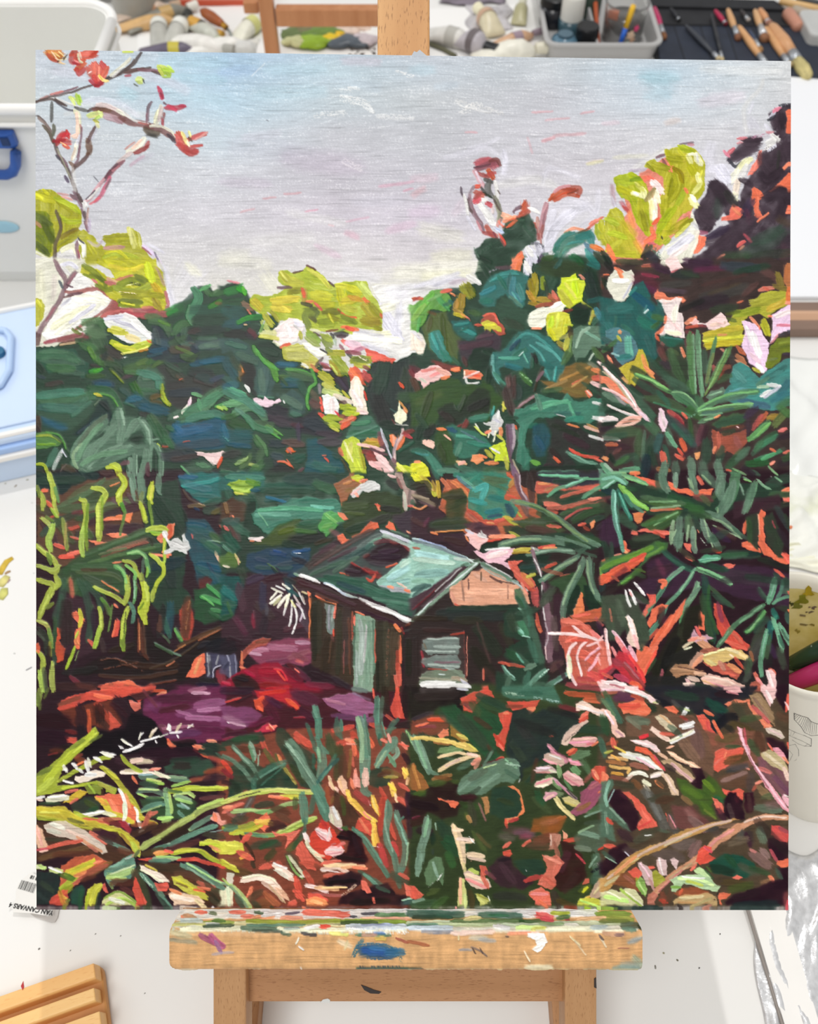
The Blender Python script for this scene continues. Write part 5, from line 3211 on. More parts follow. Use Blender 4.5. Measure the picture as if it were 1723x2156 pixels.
d53 3 110,2 120,2
f97 3 113,6 120,3
732 p 24,20 40,16 60,12 72,10 76,20 82,32 70,38 56,34 40,36 34,30
c53 4 50,20 52,50
b43 6 58,14 70,30
d54 p 68,20 74,26 80,33 78,36 70,37
e76 p 86,11 98,12 98,18 92,20 88,16
c54 4 30,44 42,50
d54 6 32,46 38,46
822 4 30,38 40,40
312 11 42,18 44,26 43,38
212 10 43,36 44,44
311 12 60,18 60,28
322 8s 62,30 66,34
312 13 76,12 82,20 84,30
412 6 72,14 84,24
212 7 88,8 96,7 108,5
301 14 6,28 30,30
302 16 8,44 26,44
211 14 20,60 40,56
942 5s~7 16,56 26,56
a33 2s 14,60 22,58
101 p 88,22 100,22 110,28 122,46 122,54 110,56 76,60 50,64 40,60 44,50 60,38 70,39 84,36
725 p 100,10 120,4 140,-2 174,-2 174,46 160,48 140,50 120,46 110,30 100,22
513 8 112,10 150,8
625 8 106,14 112,20
847 6s 102,18 114,14
512 6 116,20 140,16
745 7 116,34 124,40
a68 4 142,2 156,0
c9b 3 144,4 160,4
958 8 148,16 172,12
847 7 132,24 160,20
a69 3 130,20 144,24
b7a 4 150,20 172,18
a69 5 140,26 172,28
636 7 120,42 150,40
614 5 150,36 172,38
a68 3 118,36 140,34
211 6 128,50 146,48
734 3 100,2 112,16
101 p 130,50 146,48 150,56 140,60 130,56
e64 4 122,46 126,54
e75 4 123,50 128,52
f86 5 146,52 154,54
f97 3 158,47 166,48
e64 3 146,55 158,62
302 10 100,58 150,58
423 8 76,66 110,66
533 6 44,70 60,70
842 6 40,64 50,68
943 4 36,62 44,60
243 8 156,52 172,54
243 6 152,56 170,62
354 p 118,70 130,66 160,64 166,70 154,78 140,80 120,76
465 2 166,58 172,64
243 6 126,66 150,64
d54 4s 160,62 172,66
b53 5s 156,76 172,72
c64 4s 140,84 160,80
423 6 156,82 172,80
312 8 150,92 172,96
744 4 152,100 172,98
353 p 96,100 140,98 150,104 140,118 120,120 104,116
322 8 130,70 140,70
ab3 p 1,80 10,74 18,68 26,60 34,52 42,46 50,40 57,35 60,40 56,46 46,54 36,64 28,70 26,76 22,88 36,88 50,84 60,84 76,90 74,96 66,94 66,88 46,86 30,92 10,96 2,97
bc3 6 10,88 20,74 34,60 54,40
cd4 2 36,58 58,40
893 4 34,54 46,46
783 5 4,78 16,72
673 3 52,48 62,42
bc4 6 6,92 18,82
ab3 4 24,84 40,74 60,64 70,62
bc3 4 28,90 48,86
f85 2 38,70 46,66
893 p 46,88 60,86 64,92 64,96 50,96
ac4 2 50,86 56,95
aa4 4 60,86 72,92
301 4 64,92 64,95
322 p 22,86 40,80 60,82 50,84 36,88 24,88
e76 3 30,94 40,92
fff 3 62,58 74,60
eed 4 63,58 72,61
fff 2 82,47 90,52
eed 3 80,46 86,50
fff 3 82,57 92,54 100,50
eee 2.4 78,52 82,54
fff 2 98,48 106,46 114,43
eed 2 96,46 98,40
fff 1.6 98,42 100,40
dca 3 106,44 109,38
fed 2.4 108,40 112,36
eed 3 122,36 124,34
fff 4 123,33 124,37
dca 3 130,38 134,32
eee 2 124,40 135,39
fff 2 140,36 145,32
dcb 2 141,33 145,34
eed 1.6 114,44 122,41
eee 2 111,47 112,49
fff 2 131,42 132,44
fff 3 56,62 62,66
eee 4 48,66 50,76
eed 4 50,64 52,70
eee 3 42,73 45,76
eee 4 36,68 40,72
eed 4 28,70 30,75
fff 1.6 27,74 31,74
fed p 48,76 56,74 66,76 64,79 54,82 42,86 37,84 38,80 46,79
fff 2 28,84 36,86
eee 4 48,78 56,78
dca 4 89,64 108,66
ecb 5 90,66 98,64
ba9 2 94,68 108,67
fed 4 80,76 98,76 120,79
dca 3 84,74 104,74
ecb 2 110,78 124,80
ab3 4 80,61 86,68 92,72 98,75
f98 3 106,74 115,72
e75 3 94,86 90,80
bb3 5 62,71 72,78 80,88 88,98 94,108 98,118
cc3 2 64,71 78,82
cb3 4 90,104 96,114 104,120 112,122
f75 p 56,98 66,96 82,94 86,100 92,108 96,118 92,124 80,114 70,110 62,104
f86 5 70,102 76,112
e96 4 84,96 88,108
db3 p 50,94 42,92 36,96 26,104 34,104 44,98
dc3 p 56,98 66,100 72,110 84,114 93,120 92,124 80,120 70,116
ea4 4 58,100 66,104
e76 3 34,104 40,100
343 p 34,106 46,98 54,98 62,104 60,112 44,112 36,111
452 5 48,102 58,108
253 5 58,108 50,112
eec p 10,100 16,96 28,95 33,98 32,102 22,102 12,104
fff 2 14,98 30,97
ccb 1 16,100 30,100
eee 3 4,99 10,98
fdc 3 4,100 8,101
353 3 6,104 24,104
fff 3.4 78,91 82,98 84,106 84,114 82,120
dec 4 83,104 84,114
eee 3 82,120 86,124
dde 2 84,124 87,122
fff 2.4 92,108 95,112 95,118 97,124
eee 4 96,120 98,126
fff 2 96,130 100,128
eec 4 40,115 52,114 62,112 74,115
fff 2 44,114 64,111
bc3 4 38,112 56,119 80,117
e65 4 46,118 68,122
d76 3 60,118 80,118
b34 p 76,120 84,120 90,128 88,132 80,126
833 5 66,118 78,124
cb3 p 2,107 16,106 28,107 38,114 50,119 66,122 78,126 88,132 96,139 98,146 96,152 90,148 84,138 74,130 62,128 46,124 30,120 14,117 2,116
bb3 4 4,116 26,120 44,126 60,128
dc3 4 4,109 28,112 46,120
cc3 3 60,124 80,131 94,142
892 2 4,118 20,119
773 3 32,118 46,122
bc4 5 90,140 96,150
a83 3 80,132 88,142
dd5 2 6,112 24,112
532 p 2,120 14,120 50,128 76,130 86,146 90,150 84,158 70,158 50,150 30,150 2,158
eb9 p 2,122 8,128 11,136 14,143 12,148 4,144 2,140
fba 3 4,126 8,142
d56 3 4,146 15,145
fcb 2 6,148 13,147
dcb p 9,124 14,121 24,119 36,122 48,129 58,136 65,142 67,148 62,150 54,144 44,140 34,136 24,134 12,130
eed 4 16,122 28,126
ecb 3 30,128 50,136
d97 3 40,134 62,148
bba 4 14,128 24,130
443 4 12,136 30,138
e65 4 14,144 30,140 44,138
753 5 6,154 30,148 50,144
632 6 20,150 54,150
c76 3 50,142 58,148
413 6 56,128 74,134
422 6 66,134 80,144
e76 4 52,130 66,140
698 3 66,138 76,142 87,147
433 4 60,134 72,140
532 8 70,150 84,154
743 6 80,146 90,150
a53 4 90,124 110,122
c65 5 100,126 106,112
532 6 92,132 110,124
687 p 94,80 104,77 112,78 116,80 108,83 98,83
9bc 2 96,78 108,78
abb 2 112,76 122,80
ad5 4 104,83 118,86
cd7 2 104,82 116,84
687 5 124,82 140,83
ad6 3 126,88 142,84
8a8 3 124,80 138,81
eec 3 110,75 124,81
687 5 95,93 108,92 118,96
be7 2 95,95 106,99 118,99
bd8 2 96,91 114,92
8b8 6 121,92 122,102 123,112 122,120
bd7 3 124,96 126,112
698 5 99,110 108,106 118,104
ac8 1.6 98,112 116,106
be7 4 114,118 126,117
9b6 3 118,121 124,119
bd7 4 128,96 140,94 146,98
8a8 6 130,98 142,102
ad7 3 130,100 144,104
698 4 132,106 140,108
9bb 2 134,104 142,109
698 4 132,112 136,116
354 5 104,100 116,100
354 6 98,86 112,88
e76 4 106,114 112,112
243 5 144,110 150,110
ab6 6 99,144 108,138 118,132 130,124 144,116 156,108 172,103
cd6 2 102,142 120,130 146,114
bd6 3 150,108 172,100
bc3 5 124,93 142,90 156,91 172,90
cd4 2 138,91 156,90 172,89
464 3 122,92 134,94
532 10 110,130 130,124
321 12 120,136 150,126
412 6 150,118 160,114
ab6 4 99,144 108,138 118,132 130,124 144,116
9b8 4 142,128 154,120
687 5 144,126 162,116
698 5 124,142 140,134 154,128 166,124
9ba 2 110,145 124,140
587 4 109,146 122,142
9bb 1 160,130 172,128
fa9 p 163,112 168,113 172,120 172,124 162,120 161,118
f86 4 164,114 166,120
443 6 156,132 172,134
633 6 110,150 150,138
542 6 100,150 116,146
dd4 p 150,138 160,136 174,138 174,150 166,148 158,142 150,142
cd3 3 152,140 172,142
e96 3 160,142 172,148
cc3 4 126,149 140,146 152,147 160,152 170,158
ab3 3 126,150 142,147 152,148 160,154 172,158
dd4 1.6 128,148 150,146
da4 5 112,150 124,148
e95 3 110,149 122,148
e54 p 94,154 110,152 130,153 150,153 172,160 172,163 150,157 130,156 100,156
f65 3 120,147 126,148
9b9 5 110,154 130,154
587 4 106,156 124,156
ad7 2 112,152 134,153
532 p 94,158 110,158 130,158 140,162 160,170 172,178 172,202 140,190 120,176 104,166
432 8 110,162 134,164
643 6 130,168 156,172
543 6 150,176 172,186
698 7 136,160 148,164 160,172 172,180
ad8 2 140,158 156,168 172,176
8a9 2 140,162 164,178
353 3 160,180 172,186
c65 4 150,176 164,180
698 p 64,166 68,162 76,158 84,152 90,150 92,156 93,162 90,170 84,175 76,176 73,180 70,180 66,174 64,170
8ba 3 68,164 82,156
abb 2 84,154 90,152
ac7 6 68,170 80,168 90,164
bd7 3 66,172 84,172
cda 1.6 70,168 92,160
8a6 3 70,176 72,181
687 2 66,164 88,160
ba8 3 90,152 96,148
674 3 92,152 96,146
453 10 96,164 96,174 100,184 104,200
543 8 92,166 94,176
d64 p 26,160 40,152 56,150 70,158 60,164 48,170 40,178 30,184 22,188
dc3 p 30,164 40,160 50,156 57,153 58,158 50,164 42,170 32,174 28,170
cc3 3 34,166 56,156
863 6 52,168 70,158
a54 5 40,172 66,160
c65 4 34,178 44,172
632 4 44,174 56,170
f86 3 56,158 62,156
ab3 5 24,182 32,176 40,170
9a2 8 26,184 34,180
e85 4 38,170 48,166
362 6 24,168 36,172
ce8 5 4,161 10,162
eec 2 2,160 6,163
cd8 5 16,165 26,165
fff 2 14,162 26,166
233 p 2,166 14,166 22,168 24,176 22,186 12,196 8,202 2,202
343 5 8,176 18,184
344 4s 4,186 12,192
e54 p 10,200 16,190 26,182 32,182 32,192 30,200 10,202
db4 3 26,188 30,190
783 4 28,198 32,192
c83 5 24,184 28,194
254 p 34,200 34,186 38,180 44,178 48,182 46,192 46,202
253 4 44,184 42,198
cc3 p 46,200 48,190 50,182 56,176 62,176 64,180 60,184 58,190 57,200
dd4 3 52,196 56,182 62,178
ab2 2 48,200 50,186
233 5 60,186 58,200
e65 4 64,178 66,184
632 8 72,176 90,176
522 10 74,186 92,184
dd9 p 62,192 68,186 76,183 84,186 92,192 98,198 96,201 62,201
8a4 2 64,190 78,184 94,194
ac5 3 66,196 80,190 96,198
eed 4 70,190 82,194
573 1.6 72,198 90,200
cda 3 64,198 78,200
322 3 92,200 98,199
e54 p 92,170 96,178 100,186 103,194 104,201 98,201 92,190 90,180
633 5 80,180 90,186
fed p 96,160 100,161 108,165 116,168 124,174 124,176 114,175 106,170 98,164
dc4 2 102,160 112,165
eec 2 98,164 118,175
587 5 98,168 106,176 110,182
9ba 3d 98,168 108,180
465 7 112,182 118,192 124,200
698 2 114,186 126,198
687 4 110,178 118,188
f65 p 110,176 122,176 124,180 120,184 114,184
743 4 120,186 132,184
632 6 126,172 144,174
cc4 p 126,170 134,170 142,176 154,182 159,188 158,192 146,188 136,184 128,178
dd3 2 128,172 150,184
863 2 130,176 140,180
fdb p 122,186 128,184 140,186 150,188 158,196 162,201 142,201 132,196 124,190
fed 4 126,188 146,192
dcb 3 134,198 150,200
eda 4 148,192 158,200
f96 3 124,182 134,186
eee 3 163,198 166,201
543 5 156,176 172,190
443 6 160,190 172,196
332 3 160,184 168,192
e75 3 150,180 160,182
322 4 140,202 172,201
e54 2 146,182 156,184
894 6 6,2 4,14
673 4 4,4 6,18
673 3 14,0 10,8
@470,1450
512 p 0,0 130,0 172,0 172,202 0,202
313 8 0,2 26,2
512 8 40,18 80,20
713 6 28,4 60,2
c23 p 28,2 60,0 64,8 70,16 66,20 58,14 44,8 34,12
e53 p 28,10 36,6 44,8 36,20 30,18
f64 3 32,16 36,20
f75 3 62,12 68,18
d32 4 34,4 56,2
e53 4 58,10 68,18
613 10 40,12 48,28
514 6 40,8 52,16
312 2 12,12 26,6
d44 2 2,12 16,8
624 12 66,6 84,12
513 8 70,20 84,28
b34 2 64,26 74,26
a69 p 90,10 104,6 120,4 128,8 138,14 138,22 120,24 104,20 94,14
b79 3 94,10 110,14
747 6 100,24 134,28
958 5 108,20 130,24
857 6 128,32 144,24
879 2s 118,4 134,10
677 4 118,0 130,2
847 p 0,16 26,16 36,24 26,34 10,38 0,34
a79 6s 2,26 18,32
c9b 2 4,30 20,34
eee 1 4,30 5,31
513 6 0,44 20,40
a35 3 0,46 16,44
714 5 24,34 44,26
d35 p 28,38 36,34 42,31 48,34 46,38 38,40 30,40
f76 3 40,36 48,34
fa8 1.6 42,32 46,37
e54 2 42,34 44,38
321 8 146,0 148,20
211 8 166,0 166,24
e54 p 156,0 160,0 162,16 165,28 156,26 152,20
f65 2 136,0 137,8
322 4 142,12 150,18
d54 5 134,32 146,36
c54 3 148,24 156,30
322 6 156,34 172,32
843 p 30,44 60,36 110,36 172,36 172,202 0,202 0,50
e54 5 100,38 118,34
d54 7 66,42 80,52
c43 6 118,40 124,60
c54 5 34,44 40,60
b34 3 36,54 44,60
d54 6 104,50 122,46
f97 4 112,46 120,48
f75 4 118,48 120,60
d65 3 116,56 118,70
343 p 0,48 16,42 34,38 38,46 30,50 0,52
253 6 10,46 30,44
532 6 10,54 34,56
563 5 38,56 48,70
243 p 6,72 20,62 36,72 46,66 56,74 68,88 66,92 20,92 14,98 4,98 6,84
232 7 8,84 14,92
e43 4 0,66 8,76
923 5 0,74 8,80
312 4 0,84 6,86
343 p 48,36 56,36 62,44 72,54 82,70 90,86 84,92 70,88 56,62 48,48
342 6 62,70 72,84
563 4 48,60 60,78
e85 3 50,60 54,68
a94 3 56,72 66,86
353 10 96,44 100,60
343 10 70,56 82,66
c54 6 66,44 70,48
342 8 106,54 104,80
532 8 108,62 110,90
863 3 116,56 114,80
f98 2 112,50 122,50
e64 5 130,42 136,52
343 p 132,74 150,70 156,76 150,86 140,90 132,86
353 8 122,48 130,60
863 5 146,74 160,78
a94 3 146,80 158,80
687 4 0,61 10,66 20,76 28,86
576 2 0,60 20,72
687 4.4 9,52 18,62 26,70 30,76
8a9 2 10,54 24,68
8a9 4 25,49 28,58 29,64
697 3 24,52 28,66
476 5 28,92 28,84 36,76 46,70 56,66
698 2 32,82 44,74 56,68
476 1.6 34,88 46,78 58,68
343 2 30,76 34,84
555 6 28,96 20,110 10,120
777 2 26,100 16,114
8a9 1.4 32,60 32,70
ccb .8 33,56 33,60
cd6 5 0,103 14,98 28,94 46,92 62,93 82,94
dd7 2 4,102 26,95 50,91 80,93
dd4 5 52,98 68,98
bc5 3 20,96 40,94
222 1 14,98 34,93
dd4 3 0,90 4,90
9b7 4 8,112 24,110 40,112 54,106 68,103
bd8 1.6 10,110 28,110 46,110
7a6 3 30,112 46,110
e76 4 0,112 12,106 18,104
f97 3 0,108 8,107
a66 3s 4,112 16,120
f75 p 28,120 40,112 44,120 42,128 38,130 30,124
e54 3 42,98 60,100
f86 3 42,98 54,98
9a3 5 0,126 16,126 28,122
cc3 5 8,131 20,130 34,124
eb4 5 30,120 44,122
fc5 3 30,121 42,119
587 5 2,128 12,126
465 4 2,124 12,124
cd4 3 10,132 18,130
ac5 5 48,132 60,128 72,122 84,117
cd7 2 50,130 70,120 84,116
8b6 4 22,131 36,133 48,132
697 3 20,131 40,134
f76 p 44,128 52,132 70,128 66,134 56,146 58,134 48,134
e76 3 60,134 68,130
312 4 40,128 56,124
422 8 44,122 54,124
532 8 46,108 58,112
643 6 50,114 60,120
343 6 30,106 44,104
443 8 10,120 20,118
587 7 83,17 86,30 87,44
698 3 82,16 86,28
587 5 85,44 88,52 94,58
598 1 84,28 90,27
476 4 76,32 80,44 84,56
365 3 82,60 82,72
687 10 60,50 68,60 74,74 82,86 88,96
9ba 3 58,50 70,64 80,80
465 2 64,52 76,72 88,90
798 3 66,56 84,86
687 9 88,54 90,68 88,80
8b9 3 86,54 88,66
476 4 92,78 98,68 102,60
366 4 86,84 96,72 104,64
698 2 88,84 98,70
587 10 84,90 90,104 94,118
698 4 84,94 92,112
587 7 72,96 74,108 74,120
687 4 70,98 72,116
476 5 82,98 80,112
453 5 66,100 66,108
576 3 74,118 74,130
465 5 74,128 70,136
476 6 103,28 104,38 107,44
587 3 107,28 108,38
698 10 124,28 128,44 129,62 128,80
9b9 4 122,26 126,42 126,66
465 2 130,30 133,60
587 3 128,24 129,28
687 7 128,80 128,92 132,96
587 5 140,8 139,24 142,44
576 4 145,8 143,28 145,44
7a9 1 142,8 141,30
365 4 142,42 143,50
698 1.4 144,30 148,44
476 5 150,40 154,32 158,28
576 3 148,38 156,36
698 7 140,70 146,58 156,48
9b9 2 138,72 148,56
687 6 150,50 156,46 154,56
8a9 4 152,66 158,60 158,54
7a8 4 150,60 156,70
fa9 3 150,42 152,48
f87 3 144,46 148,48
465 4 166,38 172,48
9c8 2 166,38 172,50
343 8 164,42 166,50
f87 4 163,50 166,54
e65 2 160,50 168,52
312 6 164,60 168,66
fca p 94,79 97,80 101,88 105,95 106,99 102,96 97,89
ec9 2 95,80 104,96
fcb 3 103,90 104,94
fca p 106,79 109,78 113,84 113,90 109,94 105,90 104,84
eb8 2 106,82 108,90
fb9 3 109,92 112,96
eba p 128,71 131,72 133,79 133,86 129,90 126,84 126,76
fcb 2 130,80 130,88
f98 4 120,74 120,88
fa9 p 120,76 124,82 125,90 120,88 117,84
f86 3 116,82 118,90
fc5 4 113,92 116,102 124,110 132,116 138,120
fd5 2 112,94 126,110 140,120
eb4 3 118,100 128,112
fc4 6 136,120 137,132 138,140
fd6 2 134,122 136,138
ea4 2 138,126 142,142
fff 1d 134,142 144,144
fc4 5 136,98 138,106 142,114
fd7 2 135,98 140,112
ffe 1 132,102 134,106
fc5 6 153,87 155,96
fd4 3 150,86 156,92
fda 3 156,96 158,102
fc5 6 165,73 166,80
fd5 3 163,72 168,78
fc9 3 168,82 167,86
d54 4 142,90 148,100
e65 4 160,86 168,92
e65 5 160,100 166,104
632 5 142,78 150,76
532 p 100,92 110,98 116,106 124,116 122,130 108,124 100,110
452 4 108,98 110,114
863 3 100,98 98,104
a53 4 94,90 96,104
e54 p 122,120 128,114 134,122 134,134 124,128 120,126
f86 3 124,118 132,130
f98 2 128,112 134,118
b44 6 120,94 132,104
c43 8 146,100 144,130
d54 4 150,120 156,136
c44 6 142,142 148,160
c44 6 154,140 158,150
312 p 154,104 160,104 172,110 172,120 160,118 156,114
313 7 168,96 170,112
423 5 168,120 170,134
822 5 156,118 164,126
687 6 149,102 151,112 148,126 149,140 155,152 158,166
8a9 2 148,102 147,124 154,148
687 6 157,112 160,124 165,138 165,154 160,168
8ba 2 156,114 162,128 167,142
9b9 1.4 168,140 166,160
587 2 164,116 160,120
576 5 158,168 160,180
587 5 118,127 126,134 134,146 142,158 150,170
698 2 120,128 132,138 144,158
464 4 112,126 106,128
473 4 108,126 114,130
465 4 124,166 134,172 140,180
576 7 134,172 146,182
698 3 128,168 140,178
454 8 154,168 166,176
dcb p 96,108 100,106 104,110 107,118 108,124 104,127 98,122 96,116
eee 3 100,108 104,118
ddb 2 98,114 100,122
d8a 2 104,126 108,128
e43 p 84,126 80,132 78,140 84,148 90,154 96,156 100,150 110,144 104,134 96,122 90,120
c33 4 90,120 94,126
fcc p 82,128 86,125 94,128 98,136 96,139 88,136
fee 2 84,127 94,132
d78 1 84,130 94,138
ecc 2 96,128 98,134
eee 1 97,126 94,136
fcc p 92,147 98,143 106,142 110,146 108,150 100,153 93,151
fee 1.6 94,146 106,146
d89 1 94,150 108,148
e77 3 104,142 110,140
c66 2 98,142 102,140
fee 5 74,132 77,138
ddb 4 76,138 78,144 84,150 90,156
eec 3 78,144 88,152
fca 2 84,150 92,152
e65 p 66,142 72,138 76,146 84,156 84,164 76,164 70,156 66,150
c54 6 72,158 88,160
843 5 84,160 90,164
301 p 102,134 108,128 118,130 126,136 128,148 132,154 130,160 120,158 106,156 100,152 112,148 114,138
312 5 118,134 124,150
101 4 104,134 112,136
211 3 104,152 128,156
321 3 15,133 20,140 25,146 28,156
332 4 26,156 28,162
343 8 28,142 50,140
253 5 34,144 48,138
342 7 46,148 40,154
563 6 60,146 66,140
353 4 64,144 70,134
f65 6 18,138 24,132
dd4 p 0,138 10,138 18,140 20,146 10,150 0,150
ee5 3 2,140 14,143
fb4 4 16,154 22,150
ec4 2 18,150 24,152
e65 6 14,148 26,154
853 8 0,156 16,158
542 8 6,164 24,168
cc3 p 0,154 8,158 14,164 15,167 10,166 0,160
dd4 1.6 0,155 12,162
e65 6 34,162 44,160
b54 6 50,158 58,170
643 6 30,168 44,166
fed 5 46,160 54,164 62,170
ddc 4 48,164 60,172
fff 2 46,158 58,163
ecb 3 60,172 68,174
543 p 56,150 60,148 66,152 70,162 76,168 76,172 70,172 62,166 58,158
ddb 3 60,152 66,160 74,170
8b6 2 58,152 64,164 72,172
eed 2 70,170 78,170
fed 6 18,174 30,171 44,175 52,184
ffd 2 18,172 34,169 48,174
dba 4 36,176 48,184 54,192
eb9 6 50,182 58,190
ca8 2 42,178 56,194
e76 5 24,186 22,192
f86 4 26,180 22,190
543 7 24,190 34,184
853 10 30,196 44,194
b64 6 38,186 50,196
e54 6 66,172 70,186
f65 7 66,184 72,190
c54 5 74,166 82,178
e65 p 46,198 56,194 66,190 68,200 50,202
ecb 5 90,164 104,162 112,166
fda 4 92,160 106,160 120,160
fb8 3 108,162 128,161
f86 3 118,162 130,163
fee 1.4 88,164 108,167
d65 4 92,170 110,168
312 p 90,174 100,170 116,166 126,168 126,176 118,182 104,182 92,178
101 4 96,176 120,174
f76 3 90,158 106,156
fee 4 76,178 84,180 94,184
eb8 4 84,180 104,182
fd9 2 90,180 112,180
b66 3 80,186 110,188
ca9 3d 108,188 120,178
f65 8 80,188 92,192
fa6 p 75,190 84,189 94,192 97,195 94,199 84,199 77,195
fb7 3 80,192 90,195
e54 p 68,202 70,196 90,200 104,200 116,202
f86 2 72,198 80,202
312 p 108,188 122,182 132,180 150,176 156,186 166,188 168,194 160,200 116,200 104,194
211 6 116,194 150,192
f76 p 125,174 130,174 134,184 130,186 126,182
e65 3 136,190 137,194
f76 p 164,176 170,180 172,186 172,190 166,188
d65 4 160,168 168,172
465 4 140,180 150,184
466 p 160,194 168,190 174,190 174,201 162,201
adb 1.6 162,192 172,190
343 4 44,198 48,202
ddc p 3,166 10,167 10,174 8,180 4,178
eec p 0,184 6,176 9,184 10,200 0,202
bd8 4 8,178 18,188 26,200
8a8 3 0,176 10,182 22,198
465 6 12,188 18,198
bd7 2 0,172 6,178
343 6 28,194 34,200
dec 3 4,180 6,196
@870,1450
342 p 0,0 172,0 172,202 0,202
211 p 0,0 46,0 50,6 42,12 46,22 24,16 10,26 0,30
322 8 4,8 40,6
434 4 0,28 18,22
eee 7 9,-4 37,-4
ddd 4 38,-3 50,-2
ccd 2 40,0 50,1
e54 p 42,9 52,4 66,0 72,2 74,8 64,6 58,14 54,21 46,20 44,14
843 5 44,14 56,12
744 4 46,14 54,18
843 p 0,30 18,24 32,24 34,32 32,36 20,42 0,42
e53 4 14,28 30,28
945 3 4,34 20,34
f86 p 22,42 28,36 33,37 32,42 26,46
a73 p 34,30 42,38 50,46 46,50 34,42
b74 4 20,48 34,50
343 12 8,44 16,58
253 p 24,16 38,14 42,18 46,22 54,22 60,14 70,22 82,26 80,40 74,48 76,58 82,62 74,70 58,56 46,42 32,30
353 9 60,10 70,16 84,18
343 10 44,26 66,52
453 7 54,14 60,22
532 5 56,26 70,36
532 4 68,52 72,58
243 8 60,6 84,18
e54 p 78,22 86,20 90,22 87,36 84,48 82,56 76,52 73,42 78,42 81,34 78,30
f86 3 83,22 86,22
d43 3 74,42 82,52
f76 2.4 78,50 82,56
e54 3 76,64 82,62
712 4 64,70 80,64
f86 p 102,18 112,15 112,18 107,23
e54 p 84,12 100,12 116,10 112,16 100,18 90,20
843 4 86,16 98,16
476 p 80,0 128,0 134,10 136,14 128,13 116,10 100,10 88,10 82,6
8a9 3d 84,4 100,6
9bb 2d 110,8 132,12
365 5 96,4 116,4
233 p 90,20 100,18 112,22 118,18 130,20 150,22 150,28 160,30 150,40 140,42 134,50 130,56 122,60 114,66 100,74 98,84 92,68 84,58 86,40
333 8 98,36 110,50
343 8 90,50 100,64
222 6 124,18 150,26
243 8 104,86 120,70
342 8s 106,90 118,80
632 4s 112,64 108,84
532 8 150,14 172,22
c53 5 138,4 160,6 172,8
823 5 134,16 150,20
e64 4 156,10 170,12
f76 5 158,22 152,28
e54 4 158,26 152,30
454 6 168,6 172,12
fdc p 148,14 154,11 162,14 168,18 174,20 174,26 166,24 158,20 148,20
fee 3 150,16 172,22
fdc 2 152,12 168,20
c54 1.6 124,43 127,43
243 8 150,36 172,38
798 7 0,44 6,56 12,66
798 8 4,48 10,64 14,74
8b9 3 2,44 12,72
687 4 14,74 22,78
ec6 p 0,44 16,43 30,45 40,48 48,49 54,53 60,57 54,58 46,55 38,52 24,48 8,46 0,46
fd7 1.6 2,44 28,46 48,52
dc5 2 50,50 58,56
ed6 4 41,42 48,45
ca5 2 42,44 50,47
796 p 24,54 36,52 46,54 42,58 30,60 22,58
465 3 26,62 42,66
fda 3 23,62 32,60 40,58 48,59
fda 4 24,74 34,68 44,64 54,61 60,62
fcb 3 50,59 58,61
dba 2 30,70 42,64
576 6 42,72 54,66
f98 4 54,68 60,64
c87 4 56,72 60,66
343 5 64,68 72,56
687 2.4 64,70 72,56
687 p 38,94 42,84 52,74 62,72 66,68 76,65 84,62 92,63 96,66 96,74 97,78 92,86 80,84 70,92 66,96 54,96 52,94 44,96
798 4 42,92 60,76
565 6 52,82 66,74
798 5 56,92 78,78
8b9 2d 84,64 94,72
465 4 84,74 96,82
9ba 2d 84,68 97,70
ccc 1 97,82 96,85
343 4 52,96 60,90
bd9 1.2 64,72 76,68
a63 p 0,66 4,74 10,80 14,90 10,94 0,92
c84 3 0,70 6,90
a74 4 18,82 34,78
462 6 2,96 10,94
563 4 14,86 28,84
452 5 18,88 40,84
742 4 20,80 34,82
311 p 0,96 12,98 14,90 26,88 32,84 40,88 40,96 54,96 60,98 52,104 42,108 40,116 26,118 14,112 0,118
201 8 0,104 20,108
512 4 44,98 56,98
824 3 0,118 6,116
f75 p 22,98 30,102 36,102 42,104 38,109 34,108 30,103 24,101
411 8 0,122 10,118
312 8 6,128 16,130
798 8 13,118 12,130 8,142 6,158
798 7 6,150 4,168
8b9 3 14,118 10,134
9ba 1.4 20,122 21,128
132 5 18,132 18,140
686 p 10,168 14,158 20,152 26,154 28,162 28,172 26,178 24,174 20,174 16,180 12,178
8a9 3 18,158 22,170
eee 1.4d 22,174 26,168
bbb 1d 14,180 18,176
344 2 18,146 18,150
253 8 28,140 40,150
363 8 32,150 36,160
243 12 26,124 34,136
253 8 30,136 48,144
352 6 44,104 60,108
562 4 48,114 52,120
443 7 52,104 56,122
b85 4 50,116 52,120
c85 p 62,98 68,98 70,106 70,112 66,114 64,104
966 2 60,104 66,120
563 4 54,130 66,148
653 3 58,132 70,144
243 p 72,90 84,88 94,90 98,100 98,112 92,118 80,118 70,114 70,100
342 5 78,100 90,104
f85 p 86,88 92,88 96,92 100,100 101,112 96,116 88,120 86,124 84,122 84,118 94,116 98,110 98,98 92,92
c44 4 88,120 94,118
e54 3 84,119 85,126
644 8s 84,128 108,130
857 8s 94,130 108,132
766 8s 80,134 90,136
a46 6s 98,134 106,134
e65 3 100,142 106,138
f76 4 82,144 88,140
e54 p 80,148 88,146 90,150 86,156 82,152
952 p 110,118 134,114 140,118 134,128 124,136 116,130 106,130
b63 4 124,122 138,116
843 10 112,138 130,134
a64 6s 118,122 130,120
643 8 106,142 124,144
342 6 100,86 110,90
453 6 110,100 124,112
253 7 112,94 118,104
c87 p 124,132 134,132 134,140 130,146 124,146
dba 1.2 125,133 125,142
a65 4 128,140 132,152
fa8 p 136,128 140,132 140,136 136,136
e54 4 138,138 150,136
411 p 134,138 150,142 156,160 158,170 150,178 134,184 126,178 130,166 136,150
523 8 134,164 140,150
